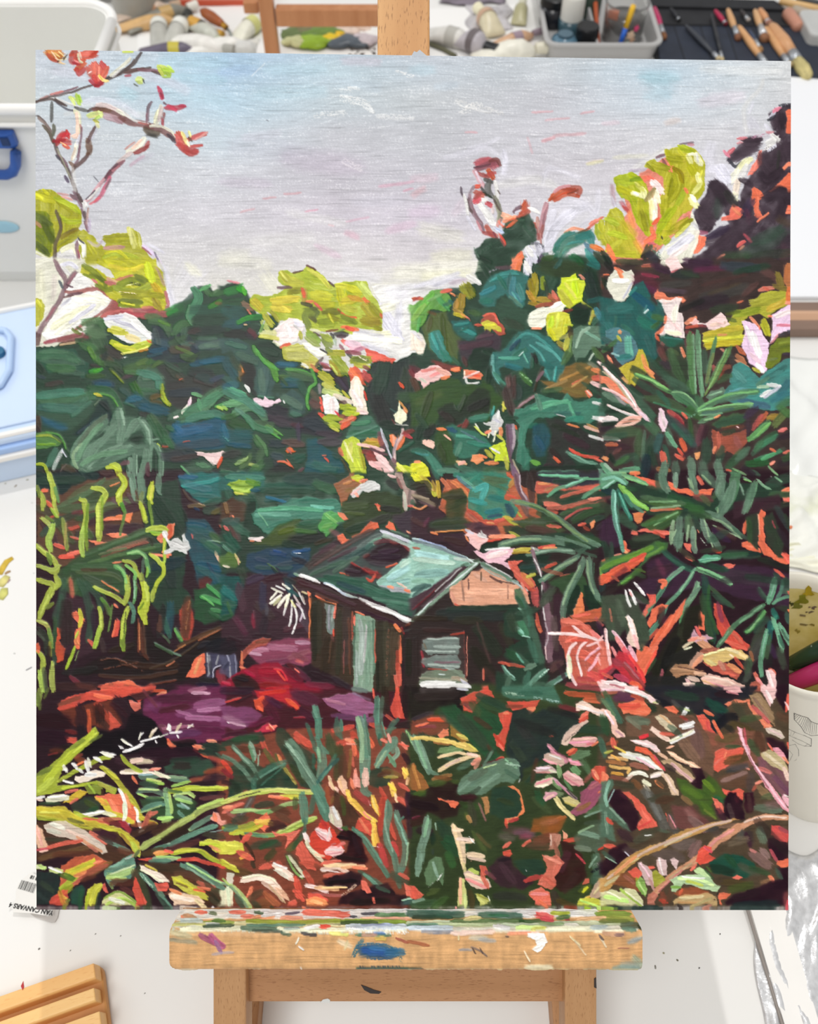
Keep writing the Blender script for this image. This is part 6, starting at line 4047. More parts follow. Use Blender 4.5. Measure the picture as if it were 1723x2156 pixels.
422 8 138,182 148,170
d45 2 148,150 156,158
e65 p 156,172 160,172 160,176 154,178
ecb p 134,50 138,40 144,34 158,28 160,29 154,34 148,40 142,48 140,52 136,51
dba 3 138,46 152,32
544 1d 138,48 156,32
eaa p 141,48 148,44 158,43 166,44 168,46 162,52 152,53 146,53
e9b 2 142,49 160,48
fcb 2 146,46 166,45
d67 2 158,50 166,50
f86 2 162,52 168,48
476 6 170,46 174,60
c89 p 121,50 126,52 132,58 138,62 142,66 138,68 132,64 124,58
e9b 2 122,52 138,66
634 1.4 128,56 142,64
dba p 118,60 122,58 130,60 136,64 138,68 134,70 124,68 118,64
f9a 2 118,64 134,70
eee 1.4 124,60 134,64
e9a p 140,63 148,64 154,67 154,70 148,70 142,68
f9b 1.6 142,65 154,69
e54 4 142,60 148,56
f75 3 140,58 146,55
686 8 146,62 158,58
575 6 154,66 160,76
7a7 7 146,72 150,76
dbb p 109,74 116,70 124,69 128,72 131,76 126,77 116,77
fde 2 112,72 124,72
c88 2 112,76 124,76
ddb 2 124,74 130,76
8a7 5 132,70 133,80
796 6 122,80 134,90
786 5 126,94 134,96
696 3 138,84 144,92
eaa p 135,78 140,74 148,77 154,82 155,86 151,89 144,87 138,83
fcc 2 140,76 152,82
d89 2 138,80 150,88
ecb p 110,88 112,84 120,81 127,81 126,86 118,90 111,90
f9a 2 112,86 124,82
ffd 2 112,89 122,87
dab 3 128,82 134,88
a89 3 134,88 148,100
e9b 1.4 130,84 142,96
333 1 140,92 148,100
eab p 118,99 121,94 127,93 131,95 128,99 120,102
fcb 2 120,100 127,96
dc8 4 130,99 134,106 140,112 146,118
ed9 2 128,100 136,110 146,118
dc8 p 134,99 142,98 150,102 153,105 150,108 144,106 136,102
cb6 2 138,103 150,107
a57 p 152,94 162,84 172,80 172,96 166,104 158,112 148,116 142,112 152,104
b67 4 160,90 170,84
964 4 150,110 160,104
e54 p 162,74 166,70 172,70 172,86 166,84 163,80
f97 3 164,74 168,82
b55 4s 156,84 164,76
e75 2 168,94 172,92
575 6 160,112 172,106
8a9 2 156,116 172,110
565 p 146,134 154,128 164,122 174,118 174,142 166,148 156,146 148,142
798 5 152,130 168,134
8a8 2 150,130 164,124
454 4 156,122 172,120
787 5 148,144 160,146
576 10 166,152 168,170
8a9 2 166,152 160,162
112 3d 162,166 170,162
aaa 2d 164,160 170,158
465 8 164,176 166,168
d43 2 168,146 172,144
eca p 35,125 37,122 42,126 45,134 48,146 48,158 47,164 44,164 43,150 39,140 36,132
fda 3 37,124 40,138 45,160
fdb 4 38,128 44,128
fdc 4 41,136 54,137
eca 2 44,140 54,139
fff 1d 50,133 56,140
fdb 5 50,150 64,152
ecb 3 50,153 65,156
c98 1d 52,156 66,157
ed9 3 46,158 47,168
cd6 p 49,164 54,163 60,166 60,169 52,167
ecb p 45,167 50,165 58,169 68,172 71,180 64,182 54,180 48,174
f99 3 48,172 66,180
fdb 3 48,168 66,174
dd8 p 42,172 46,172 48,184 50,196 50,201 38,201 41,190
fb9 3 43,172 43,194
f99 2 39,198 41,201
de9 3 47,186 48,198
e65 p 60,160 66,160 68,168 62,170
d65 4 62,168 68,180
dd7 p 56,186 62,186 68,190 72,194 71,197 66,198 60,192
aa4 1.6 58,186 70,192
ffe 1d 68,188 72,198
542 6 52,184 54,196
423 p 68,162 80,152 88,153 92,160 98,168 104,172 110,176 100,182 80,180 74,176
534 7 80,160 92,176
212 3 78,156 88,154
845 4 66,166 74,172
243 p 92,156 104,154 118,156 120,166 110,170 102,170 96,164
eee .8 102,164 103,165
333 10 76,188 100,190
342 8 70,196 106,196
c44 5 102,174 116,170
e76 p 117,151 124,154 130,150 134,154 138,158 134,162 130,168 128,172 131,178 126,182 118,180 112,178 118,168 122,162
f98 3 120,152 134,158
d65 4 118,170 128,178
f76 p 106,184 116,180 124,184 126,194 124,200 112,200 110,192 106,188
f99 3 108,186 122,186
e75 3 114,192 122,198
433 8 128,186 132,196
542 6 132,192 146,198
562 6 152,184 160,180
dd2 3 154,184 158,180
eb4 2 156,190 162,188
ca9 p 160,188 164,178 172,170 174,170 174,184 168,190 162,192
dc9 2 164,186 172,176
dd4 p 149,194 152,190 162,190 172,192 174,198 174,201 158,201 150,198
cf7 2 152,192 170,198
9b2 2 156,198 168,201
f65 p 0,178 6,184 10,187 8,191 0,190
464 8 0,196 20,194
8a9 3 0,193 10,191
463 6 18,198 30,190
563 6 14,186 22,182
e53 2 110,200 124,201
932 3 138,198 148,198
222 9~8 94,30 126,40
233 8~7 92,50 120,48
354 6~7 24,22 48,40
f75 2 2,34 14,31
@1270,1450
543 p 0,0 172,0 172,202 0,202
223 p 36,0 140,0 132,8 118,12 110,22 114,30 106,38 100,40 96,28 80,22 66,14 56,16 44,6
243 8 60,4 84,8
154 10 96,12 110,20
133 10 92,24 104,30
312 8 104,4 120,6
112 8 104,34 112,26 120,26
132 7 38,16 46,18
f75 p 14,14 30,10 36,10 44,20 38,26 24,22 18,22
e54 6 16,16 32,16
b65 4 0,4 14,2
635 p 8,8 14,2 24,4 30,10 20,12 12,12
c54 4 26,6 36,10
fdd p 18,0 30,0 38,4 46,8 52,10 50,14 44,13 38,8 26,4
fff 2 20,1 40,8
dd9 3 46,12 51,12
fcd 2 0,1 16,1
464 6 2,4 8,14
476 6 4,10 16,30
686 4 0,10 10,24
253 8 0,26 4,40
112 6 50,10 60,16
555 4 64,12 76,22
343 6 70,18 80,22
f75 p 56,16 64,15 68,20 66,23 60,21
eee 5 76,18 72,24
cd9 2 74,18 78,20
f65 p 84,24 92,23 96,28 98,34 104,44 108,50 100,52 94,42 88,32
e55 3 94,30 100,46
fbb p 106,0 116,0 124,0 126,3 118,5 112,2
d89 2 112,3 122,5
fcc p 142,0 158,0 158,6 154,12 152,16 148,10 144,4
fee 3 148,2 154,12
302 p 158,0 168,0 168,4 164,20 160,14 156,6
f65 3 168,6 166,20
fcc 2 165,12 169,20
a86 p 132,6 142,4 150,14 156,22 156,34 148,28 140,18 134,12
976 3 136,8 150,26
f86 p 110,14 120,10 132,10 136,18 144,26 154,34 146,36 142,30 136,22 130,12 118,14 114,17
d66 4 136,16 150,30
643 8 160,24 170,28
543 6 156,30 168,38
443 8 120,14 128,26
453 6 126,28 142,26
542 8 118,32 136,40
854 p 84,36 110,42 122,36 146,40 150,60 130,74 104,74 98,60 90,44
653 8 104,46 120,44
353 8 134,48 140,58
532 10 140,42 144,54
f65 p 102,58 108,54 114,56 124,52 128,54 124,64 112,72 104,76 98,72
e64 4 112,64 124,60
f86 2 110,62 112,58
353 3 112,52 124,52
542 8 112,66 130,62
643 p 104,82 116,76 130,72 134,78 132,90 116,90 106,88
977 4 108,84 130,76
544 8 134,78 134,94
f98 2 130,72 133,73
345 6s 114,74 130,70
754 p 20,24 40,24 60,22 80,24 88,30 96,46 100,60 100,80 90,74 80,60 70,50 60,44 40,44 22,44
676 8 24,28 40,30
776 4 22,26 34,36
755 12 84,40 88,60
866 6 76,30 82,40
865 10 70,46 84,64
c33 3s 70,25 76,28
fcb p 0,18 6,20 12,28 14,36 20,42 20,44 12,44 8,40 8,32 4,26
fde 2 2,20 10,32
c9a 2 12,38 18,43
dca p 47,25 52,23 58,26 64,32 67,36 64,40 58,38 52,32
edb 2 50,26 64,38
eb8 2 52,24 62,32
fdc p 42,37 45,34 54,40 60,44 62,48 58,49 50,44
ecb 2 46,38 58,46
e65 3 52,40 64,42
fff 4 70,34 82,31
eee 2 72,36 82,34
fff 4 62,49 70,44 82,39
eec 2 60,48 74,42 82,37
fdd p 24,47 30,46 40,47 48,52 52,57 48,58 42,54 30,50
fee 2 28,47 46,53
f34 4 34,44 40,42
f64 p 30,52 40,54 46,60 52,68 56,74 50,72 42,60 34,58 28,56
e56 2 46,60 56,74
a53 4 4,50 12,48
e65 6 8,46 10,52
eed p 13,59 20,57 30,58 42,62 48,68 54,74 46,73 38,68 28,64 18,62
fff 2 20,59 38,64 50,72
fcd 2 30,62 46,72
fca p 57,56 64,58 74,64 84,68 90,72 84,73 72,68 62,62
fb9 2 58,54 64,52
fdb 1.6 60,58 86,72
322 2 66,66 78,70
ca8 p 52,65 60,64 68,68 78,74 84,82 85,85 80,86 74,80 64,74 56,70
ebb 3 62,68 82,84
fca 3 50,58 58,63
433 6 58,70 64,74
302 p 80,72 90,72 92,80 90,90 86,92 80,86 84,80
eb7 3 6,62 22,64
eb6 3 6,70 14,72 24,72 22,76
ea4 3 8,76 18,78
fb5 2 8,60 16,66
b74 4 4,66 20,68
ec5 2 10,52 20,58
aa4 3 2,58 8,56
a65 5 26,68 40,72
ffe 4 24,78 32,76 40,79
ecb 3 18,84 26,79
fed 4 44,79 54,76
fee 3 44,80 52,78
eca p 52,76 58,77 64,84 68,92 68,97 63,96 60,88 54,80
fdc 2 56,78 66,94
e85 4 48,84 54,89
543 5 50,84 58,90
eec 4 37,84 42,87
dca 4 38,88 42,92
853 6 28,84 34,90
954 5 8,80 22,84
f86 p 0,74 5,78 6,80 2,86 0,86
443 6 12,86 26,88
666 9 38,92 44,100 50,112 56,126
777 4 40,94 52,118
565 3 50,128 60,130
f65 p 17,94 24,93 32,100 40,110 46,118 50,126 42,126 32,128 30,124 36,116 30,108 26,100
f76 4 36,112 42,120
d44 2 32,126 44,120
302 p 8,92 16,92 24,100 30,108 34,116 30,126 26,130 18,120 10,112 4,100
513 3 16,96 22,100
9bb 1.4 4,104 10,92
576 p 0,84 8,82 10,88 4,96 4,104 10,110 18,118 22,122 26,130 18,126 8,118 10,130 12,140 6,138 0,134
8ba 3 6,84 2,96 4,106
8a9 2 6,108 20,122
798 3 2,112 4,132
423 10 16,130 24,136
e54 4 4,118 8,122
f65 4 2,142 12,144
302 p 6,146 20,140 30,150 20,160 6,172 0,168 0,158
465 4 0,148 10,156
9ba 1 2,152 12,158
554 8 30,138 44,132
443 5 36,130 50,128
fff 1 38,133 44,133
544 6 20,146 34,150
dde 1.4 20,148 24,152
443 8 44,100 60,98
532 8 50,102 62,100
f65 p 56,112 60,116 66,124 67,128 62,126 58,120
555 8 60,116 66,130
f9a 1 60,114 66,126
462 p 66,80 74,82 84,90 90,92 90,84 96,78 104,84 108,92 112,100 108,103 100,98 98,106 102,112 104,119 98,116 90,114 86,106 76,102 70,92
572 6 74,90 88,98
682 5 92,84 100,92
572 5 90,104 100,114
783 2 92,110 102,118
264 4 102,98 110,102
864 5 72,98 80,104
744 p 62,106 80,106 90,116 100,124 96,130 80,130 66,126
966 6s 76,110 84,118
866 8 80,118 92,128
766 12 66,142 80,140
866 10 80,150 86,140
655 12 50,150 70,154
f76 p 98,98 104,100 108,104 110,112 106,114 102,108
f65 p 108,91 116,93 124,90 128,92 126,102 122,104 118,96 114,100 110,96
302 p 110,100 114,94 120,94 126,102 128,112 128,118 118,120 110,114
544 5 114,106 118,118
413 6 104,110 110,118
402 p 128,94 136,94 138,106 136,112 130,112 128,104
533 4 132,96 134,110
b54 3 136,92 142,84
f98 3 139,86 144,84
975 8 142,90 150,98
856 p 140,62 154,60 168,72 170,96 162,98 150,84 142,74
755 8 150,70 164,88
746 5 156,80 168,94
564 6 146,98 158,96
676 8 140,108 160,110
866 8s 150,106 162,104
d77 4 142,72 152,76
fab p 122,34 126,36 128,44 132,52 134,60 138,68 144,76 150,84 156,92 162,100 168,108 170,114 164,110 156,100 148,90 142,80 136,70 130,58 125,46
fcd 2 124,36 128,50 134,64 144,78 156,96 166,108
a67 1.2 132,60 138,72 150,90
fbc 5 164,98 170,106
fee 1.2 164,96 168,98
c56 2 128,36 130,50
dcb p 147,36 152,34 160,37 166,44 164,46 156,44 150,41
ecc 2 150,36 162,43
302 p 148,44 156,46 164,48 168,56 170,64 164,64 160,56 152,54
f65 3 168,50 170,56
f76 2 150,50 154,56
fab p 154,54 160,53 164,58 166,66 162,66 158,60
cb8 p 143,58 150,55 158,58 164,66 168,74 166,78 158,72 148,66 144,62
dca 3 146,58 162,70
ecb 4 164,72 168,82
f97 2 163,62 168,68
544 8s 96,124 104,130
444 6 94,128 106,124
865 5 106,124 120,124
976 10s 104,138 112,134
c95 p 0,172 8,164 18,156 30,148 44,142 56,138 66,131 80,126 94,123 106,120 118,118 124,119 110,122 98,126 84,132 70,138 56,144 46,148 34,154 24,162 12,174 6,182 0,184
dba 2.4 4,172 20,160 34,150 50,142 70,134 90,126 116,119
dc8 2 24,158 32,154
cb9 2 56,142 80,131
e96 3 10,168 30,152
dc9 3 2,178 14,170
d97 p 124,122 134,117 148,114 160,114 168,115 168,119 156,119 142,121 130,126 118,133 108,140 98,148 88,155 84,160 74,164 64,172 56,179 50,186 46,190 42,186 48,180 58,170 68,162 80,154 88,148 98,138 110,129
e99 3 90,150 104,136 118,128
ecb 2 128,121 146,116 166,117
ca8 2.4 60,172 80,158
c77 2 50,184 72,164
c76 p 40,186 45,184 50,188 46,194 40,196
433 p 126,128 136,130 138,140 134,144 130,138
413 4 130,132 134,142
555 7 124,136 126,130
676 8 142,128 146,138
765 8 116,140 130,136
866 10 136,150 150,160
977 6 144,146 150,152
c77 3 134,146 138,148
f54 p 86,148 92,142 98,144 96,150 103,153 96,158 88,160 84,156
e56 3 92,144 98,148
f76 3 80,164 84,160
154 p 96,158 110,150 126,152 136,158 140,166 130,172 112,170 100,166
253 6 112,152 120,160
132 8 100,162 116,166
554 6 124,160 140,168
353 5 134,162 150,168
302 p 150,136 158,134 168,140 168,156 160,158 154,152 150,144
e55 p 152,124 160,124 168,128 168,140 160,138 152,132
945 4 160,126 168,130
c56 3 152,146 158,156
f75 p 158,156 168,154 169,160 162,162 158,160
302 p 158,162 168,162 168,176 162,174
465 4 158,164 162,172
f76 p 116,172 122,169 126,171 122,174
f86 4 154,174 152,171
a75 4s 144,176 152,174
542 8 110,176 130,178
452 8 116,182 134,178
302 p 104,198 118,188 134,182 150,176 160,172 168,176 168,201 104,201
312 8 120,190 140,184
133 10 120,198 156,196
a55 5s 166,196 166,186
e56 3 168,192 167,200
f75 p 106,186 112,185 117,186 112,190 106,194 104,190
133 6 0,200 52,199
843 8 54,186 56,194
c43 4 52,192 58,194
643 6 62,184 60,192
a53 p 64,186 74,180 86,180 96,184 100,188 84,188 70,190
e64 3 70,186 72,182
953 p 8,178 16,168 30,164 34,178 38,186 30,184 20,180
a65 4 20,170 28,176
f65 p 22,166 30,162 36,168 32,174 26,170
aa3 p 42,166 48,164 54,170 56,174 48,180 44,176
aa3 3 30,172 34,180
f65 3 40,162 46,162
dbb p 31,158 35,156 40,160 44,166 46,176 46,180 40,178 36,170 33,164
fcd 1.6 34,158 42,170
c99 3 42,172 46,182
ecc p 49,156 52,153 57,155 58,162 58,170 54,170 50,166
fee 1.6 51,154 54,168
ecc p 60,155 64,153 69,155 68,160 66,164 62,160
8b5 p 30,174 34,170 38,174 40,182 38,188 34,186 31,180
bd8 2 32,174 38,186
bda p 60,174 66,170 76,168 86,168 96,170 102,176 106,180 104,184 94,182 84,180 74,176 70,180 66,185 62,184 61,180 64,178
dfa 3 68,172 84,172 100,178
cd5 3 76,174 90,178
8b5 3 62,180 70,180
fff 1.6 72,170 92,172
cea p 82,164 88,162 94,166 100,172 92,170 84,167
353 2 92,164 100,172
573 2 94,162 98,166
dda p 0,184 8,182 14,184 20,181 28,182 34,190 38,196 36,199 28,198 20,200 0,201
cf8 4 2,188 22,192
ffd 1.6 4,184 16,190
ac5 3 16,182 34,196
eec 1.6 20,184 36,196
9b4 2 0,198 20,200
ca7 p 52,201 60,198 64,192 74,186 86,186 96,185 102,188 104,194 100,200 96,201 80,201 74,198 68,198 64,201
dc9 3 70,190 90,188
c96 2 68,194 94,194
ba7 3 80,198 98,190
c87 3 90,200 98,196
211 3 68,197 72,199
322 2d 100,192 106,184
f75 3 100,30 108,44
f75 3 92,20 100,24
354 6~7 60,34 70,42
222 6~8 112,34 118,38
322 8~7 140,120 166,148
'''
TRAY_STROKES = '''
@340,1890,3.018
dda 4 10,19 60,19 110,19 172,19
ccb 3d 8,22 60,23 120,24 172,23
eee 9 12,13 30,11 80,11 172,11
f65 3 24,11 31,11
564 3 34,11 38,12
f76 3 48,11 58,11
f86 2 14,14 22,14
c97 3 16,13 24,15
f87 3 56,14 64,14
fa7 3 64,15 78,14
353 3 66,11 70,12
f76 5 100,11 130,13
fa8 3 84,15 98,15
446 2 87,12 96,11
334 2 132,14 136,14
334 2 140,12 152,12
fb9 3 140,16 172,15
eee 3 70,14 84,12
ab5 3 30,18 50,18
ab4 3 60,17 90,18 124,17
473 3 36,17 44,17
9b4 3 126,17 172,18
353 3 126,18 150,18
696 3 150,13 172,13
bcc 3 14,17 28,17
ddd 3 18,20 40,20
eec 3 14,23 50,22 100,23 172,22
dd8 2 8,20 30,20
243 2.4 30,21 50,20
465 3 56,22 80,22
343 2 64,23 84,24
698 2 60,20 100,20
f54 3 110,21 117,21
fff 2 100,22 110,21
354 2 84,25 90,26
223 2.4 98,25 108,26
abb 2 86,22 96,22
cde 4 130,21 172,21
abd 2 140,20 160,20
eee 3d 130,23 172,24
376 2 136,26 160,26
36b 1.4 148,25 156,25
ee7 2 118,25 130,26
bb9 4s 7,24 20,27
998 3s 6,29 24,31
a57 4 27,26 38,32
b58 5 34,27 43,34
969 3 38,30 42,38
bab 2s 36,39 50,38
ffe 1.4 96,28 94,32
fff 1.4 96,34 99,36
fff 1 97,48 98,49
edb 4s 124,30 132,34
dc9 2s 128,36 130,30
258 10 140,37 148,37 160,38
15b 7 142,36 156,38
268 4d 134,40 140,30
37b 3 146,35 164,37
258 5d 142,40 150,41 162,40
269 4d 138,34 152,33 166,36
268 3d 160,34 168,44
269 6 158,38 168,38
db5 3 150,28 156,28
154 2 136,49 172,49
345 2d 138,48 168,48
a54 2 164,28 172,31
ddc 1.4 6,50 172,51
e98 2s 140,26 150,26
@860,1890,3.018
cdb 4 0,19 60,18 110,19 156,19
ddc 3 0,22 50,23 120,22 160,22
eee 8 0,10 40,10 80,11 130,10
eee 4 76,12 130,12
254 5 0,12 20,12 38,13
243 3 4,14 30,14
476 2 20,13 30,14
365 5 50,13 64,13 78,14
486 2 56,13 70,13
9b5 3 44,15 48,15
685 3 30,17 60,17 80,17
363 3 78,17 100,17
f66 5 90,13 100,15
e56 4 94,15 100,16
cd4 3 100,12 112,12
a35 2 108,15 112,16
685 3 104,15 112,14
fc9 3 118,16 140,15
ed9 3 40,16 50,15
8a4 4 132,12 154,12
9a4 5 140,15 156,16
673 3 134,17 154,17
cda 3 20,20 40,20 60,20
698 3 0,20 20,20
354 2 4,21 20,21
cde 3 0,22 30,22
889 2 10,24 50,25
ecb 3 30,25 60,24
cdb 3 66,20 110,20
9b8 2.4 92,19 108,19
df9 3 76,22 94,22
dd6 2 86,23 96,22
eec 3 96,23 130,22
eee 3 60,21 70,22
bcc 3 128,22 138,21
ffe 3 110,20 118,20
454 5 150,20 162,20
232 2 160,20 163,23
687 3 150,22 158,23
ffd 2 130,24 150,24
c97 3 136,25 150,26
866 2 144,26 150,26
f97 2 70,25 90,25
fff 3 84,26 92,26
fff p 84,26 94,25 97,31 93,37 90,38 86,35 90,33 88,29
ccb 4s 44,28 54,28
bbb 3s 60,30 50,29
a53 2.4 0,30 14,33
dc9 1.6 35,26 35,29
766 1.4 44,34 50,37 55,41
99a 2s 36,36 44,36
433 1 45,35 47,39
433 1 50,35 52,39
fec 1.2 81,37 85,44
ffd 3s 82,48 100,48
eda 1.4 113,27 120,33
edb 1.4 134,27 138,34
edb 1s 116,30 124,40
544 1 68,27 70,27
544 1.4 133,26 136,29
9ab 4s 154,31 162,28
9aa 6s 150,47 162,47
9a9 5s 158,42 162,46
8aa 4s 144,49 160,49
343 1.4 0,49 10,49
dc9 1.4 0,50 160,50
a65 0.8 146,35 154,35
'''
# ---------------------------------------------------------------- the painted panel's paint
# Pigment and paint thickness are worked out stroke by stroke and stored per vertex.

def vnoise(h, w, cy, cx, seed):
    r = np.random.default_rng(seed)
    gh, gw = int(h / cy) + 3, int(w / cx) + 3
    g = r.random((gh, gw), dtype=np.float32)
    def ax(n, c):
        p = np.arange(n, dtype=np.float32) / c
        i = p.astype(int); f = p - i
        return i, f * f * (3 - 2 * f)
    iy, fy = ax(h, cy); ix, fx = ax(w, cx)
    a = g[iy] * (1 - fy)[:, None] + g[iy + 1] * fy[:, None]
    return a[:, ix] * (1 - fx) + a[:, ix + 1] * fx

def lin(c):
    c = np.asarray(c, dtype=np.float32)
    return np.where(c <= 0.04045, c / 12.92, ((c + 0.055) / 1.055) ** 2.4)

def make_paint(STROKES, box, base=None):
    PX0, PY0, PX1, PY1 = box; PW, PH = PX1 - PX0, PY1 - PY0
    N3 = vnoise(PH, PW, 2.0, 2.0, 1); N1 = vnoise(PH, PW, 5, 5, 2); N2 = vnoise(PH, PW, 15, 15, 3)
    WX = (N1 - .5) * 2.6 + (N2 - .5) * 5 + (N3 - .5) * 1.4
    WY = (vnoise(PH, PW, 5, 5, 4) - .5) * 2.6 + (vnoise(PH, PW, 15, 15, 5) - .5) * 5
    GR = vnoise(PH, PW, 1.5, 46, 6) * .6 + vnoise(PH, PW, 2.6, 90, 7) * .4      # fine horizontal grain
    wy = (np.arange(PH)[:, None] + (vnoise(PH, PW, 120, 170, 31) - .5) * 60).astype(int).clip(0, PH - 1)
    GS = GR[wy, np.arange(PW)[None, :]] * .6 + (vnoise(PH, PW, 3, 26, 33) * .4)[wy, np.arange(PW)[None, :]]
    TB = vnoise(1024, 1024, 9, 1.3, 8) * .6 + vnoise(1024, 1024, 22, 3.4, 9) * .4
    big = vnoise(PH, PW, 60, 60, 10)
    # sky ground colours on a coarse net of the board (rows top to bottom)
    gy = [100, 150, 210, 290, 370, 450, 530, 620, 760]
    gx = [75, 300, 480, 700, 900, 1150, 1400, 1660]
    rows = ["b8c0cc b4c3d0 9fbbd8 aabfd0 b6bcc8 b9c1c8 bfc6ce c9ccd0",
            "b9c2cd b4c6d4 a2c0da aec4d0 b4bfca bbc1c8 b3c8d8 cacdd0",
            "b8c4cc b4c8d6 a8c5d8 b5c3cc bac0c6 bdbfc8 bccad6 c9cbd0",
            "bcc2ca bdc6ce b6c6d2 b9bbc4 b8bac2 c0bfc8 c6c7ce c9c8cf",
            "bbbfc8 bfc3cb bfc2cb bab7c2 bbbac4 c5c2cb cac6ce cbcbd3",
            "bcbec6 c3c3cb c3c1ca c3bdc9 c4becb c9c6ce cbcbd2 cccdd4",
            "c8c6c8 cac8cc c8c6c9 cac6ca cbc5cc cecdce cfcfd3 cdced4",
            "cfccc2 d0cfc6 cfccc4 d0cecb d6d4c6 d4d2cc d0ced0 cccccf",
            "d0cdc2 d0cfc6 cfccc4 d0cecb d6d4c6 d4d2cc d0ced0 cccccf"]
    net = np.array([[[int(c[i:i + 2], 16) / 255 for i in (0, 2, 4)] for c in r.split()] for r in rows], dtype=np.float32)
    ys = np.arange(PH) + PY0; xs = np.arange(PW) + PX0
    C = np.zeros((PH, PW, 3), np.float32)
    for k in range(3):
        t = np.array([np.interp(xs, gx, net[j, :, k]) for j in range(len(gy))])
        fy = np.interp(ys, gy, np.arange(len(gy))); i0 = np.clip(fy.astype(int), 0, len(gy) - 2); f = fy - i0
        f = f * f * (3 - 2 * f)
        C[:, :, k] = t[i0] * (1 - f)[:, None] + t[i0 + 1] * f[:, None]
    if base is not None:
        C[:] = np.array(base, np.float32)
        C *= (1 + (vnoise(PH, PW, 3, 60, 21) - .5) * .10 + (vnoise(PH, PW, 22, 9, 22) - .5) * .14)[:, :, None]
    else: C = (C * .78 + C.mean(2, keepdims=True) * .22) * 1.02 * (1 + (GS - .5) * .10 + (big - .5) * .05)[:, :, None]
    if base is None: fleck = np.clip((GS * .55 + N3 * .45 - .64) * 7, 0, 1) * .35
    if base is None: C += (0.95 - C) * fleck[:, :, None]
    H = 0.15 + GS * .30
    H = H.astype(np.float32)

    U = 10 / 4.3075
    ox = oy = 0
    nst = 0
    # wide ground fills go down first, everything else over them in the order written
    first, rest, tile = [], [], ''
    for ln in STROKES.splitlines():
        ln = ln.strip()
        if not ln or ln[0] == '#': continue
        if ln[0] == '@':
            tile = ln; rest.append(ln); continue
        f = ln.split()
        if f[1] == 'p':
            q = np.array([[float(v) for v in t.split(',')] for t in f[2:]])
            if np.ptp(q[:, 0]) > 150 and np.ptp(q[:, 1]) > 100:
                f[1] = 'pg'; first += [tile, ' '.join(f)]; continue
        rest.append(ln)
    for ln in first + rest:
        if ln[0] == '@':
            ox, oy, *sc_ = [float(v) for v in ln[1:].split(',')]; U = sc_[0] if sc_ else 10 / 4.3075; continue
        f = ln.split(); nst += 1
        col = np.array([int(ch, 16) / 15 for ch in f[0]], np.float32)
        mode = f[1]; alpha = 1.0
        col = col * .86 + float(col @ np.array([.3, .59, .11], np.float32)) * .14
        g_ = float(col @ np.array([.3, .59, .11], np.float32)); k_ = .30 * np.clip((.30 - g_) / .2, 0, 1)
        col = (col * (1 - k_) + g_ * k_) * np.array([.985, .98, .935 if g_ < .72 else .97], np.float32) + .004
        if '~' in mode:
            mode, a_ = mode.split('~'); alpha = int(a_) / 10
        soft = 's' in mode; dry = 'd' in mode; poly = mode[0] == 'p'; ground = 'g' in mode
        P = np.array([[float(v) for v in q.split(',')] for q in f[2:]], np.float32) * U + (ox - PX0, oy - PY0)
        lum = float(col @ np.array([.3, .6, .1], np.float32))
        sd = (nst * 7919) % 1000
        if poly:
            x0, y0 = np.floor(P.min(0) - 14).astype(int); x1, y1 = np.ceil(P.max(0) + 14).astype(int)
        else:
            w = float(mode.rstrip('sd')) * U
            m = w * .7 + 4
            # smooth the polyline
            if len(P) > 2:
                Q = [P[0]]
                for i in range(len(P) - 1):
                    a = P[max(i - 1, 0)]; b = P[i]; c = P[i + 1]; d = P[min(i + 2, len(P) - 1)]
                    for t in (.25, .5, .75, 1.):
                        Q.append(.5 * ((2 * b) + (c - a) * t + (2 * a - 5 * b + 4 * c - d) * t * t + (3 * b - a - 3 * c + d) * t ** 3))
                P = np.array(Q, np.float32)
            x0, y0 = np.floor(P.min(0) - m).astype(int); x1, y1 = np.ceil(P.max(0) + m).astype(int)
        x0 = max(x0, 0); y0 = max(y0, 0); x1 = min(x1, PW); y1 = min(y1, PH)
        if x1 <= x0 or y1 <= y0: continue
        sl = (slice(y0, y1), slice(x0, x1))
        Y, X = np.mgrid[y0:y1, x0:x1].astype(np.float32)
        n1 = N1[sl]; n2 = N2[sl]; n3 = N3[sl]
        if poly:
            Xw = X + WX[sl] * .8; Yw = Y + WY[sl] * .8
            tx0, ty0 = ox - PX0, oy - PY0; tx1, ty1 = tx0 + 400, ty0 + 450
            reach = 16. if ground else 6. + 6. * n2
            outd = np.maximum(np.maximum(tx0 - Xw, Xw - tx1), np.maximum(ty0 - Yw, Yw - ty1))
            Xw = np.where(outd < reach + 3, np.clip(Xw, tx0 + 2, tx1 - 2), Xw); Yw = np.where(outd < reach + 3, np.clip(Yw, ty0 + 2, ty1 - 2), Yw)
            fade = np.clip(1.5 - np.maximum(outd, 0) / reach * 1.5, 0, 1)
            inside = np.zeros(X.shape, bool); dm = np.full(X.shape, 1e9, np.float32)
            for i in range(len(P)):
                a = P[i]; b = P[(i + 1) % len(P)]
                if a[1] != b[1]:
                    c = ((a[1] > Yw) != (b[1] > Yw)) & (Xw < (b[0] - a[0]) * (Yw - a[1]) / (b[1] - a[1]) + a[0])
                    inside ^= c
                d = b - a; t = np.clip(((Xw - a[0]) * d[0] + (Yw - a[1]) * d[1]) / max(float(d @ d), 1e-6), 0, 1)
                dm = np.minimum(dm, (Xw - a[0] - t * d[0]) ** 2 + (Yw - a[1] - t * d[1]) ** 2)
            dm = np.sqrt(dm); e = np.where(inside, dm, -dm)
            cen = P - P.mean(0); cv = cen.T @ cen; ev, vec = np.linalg.eigh(cv); v = vec[:, 1]
            if min(ev) > .5 * max(ev): v = np.array([.95, -.3])
            s = X * v[0] + Y * v[1]; d_ = -X * v[1] + Y * v[0] + WY[sl]
            ww = 26.
        else:
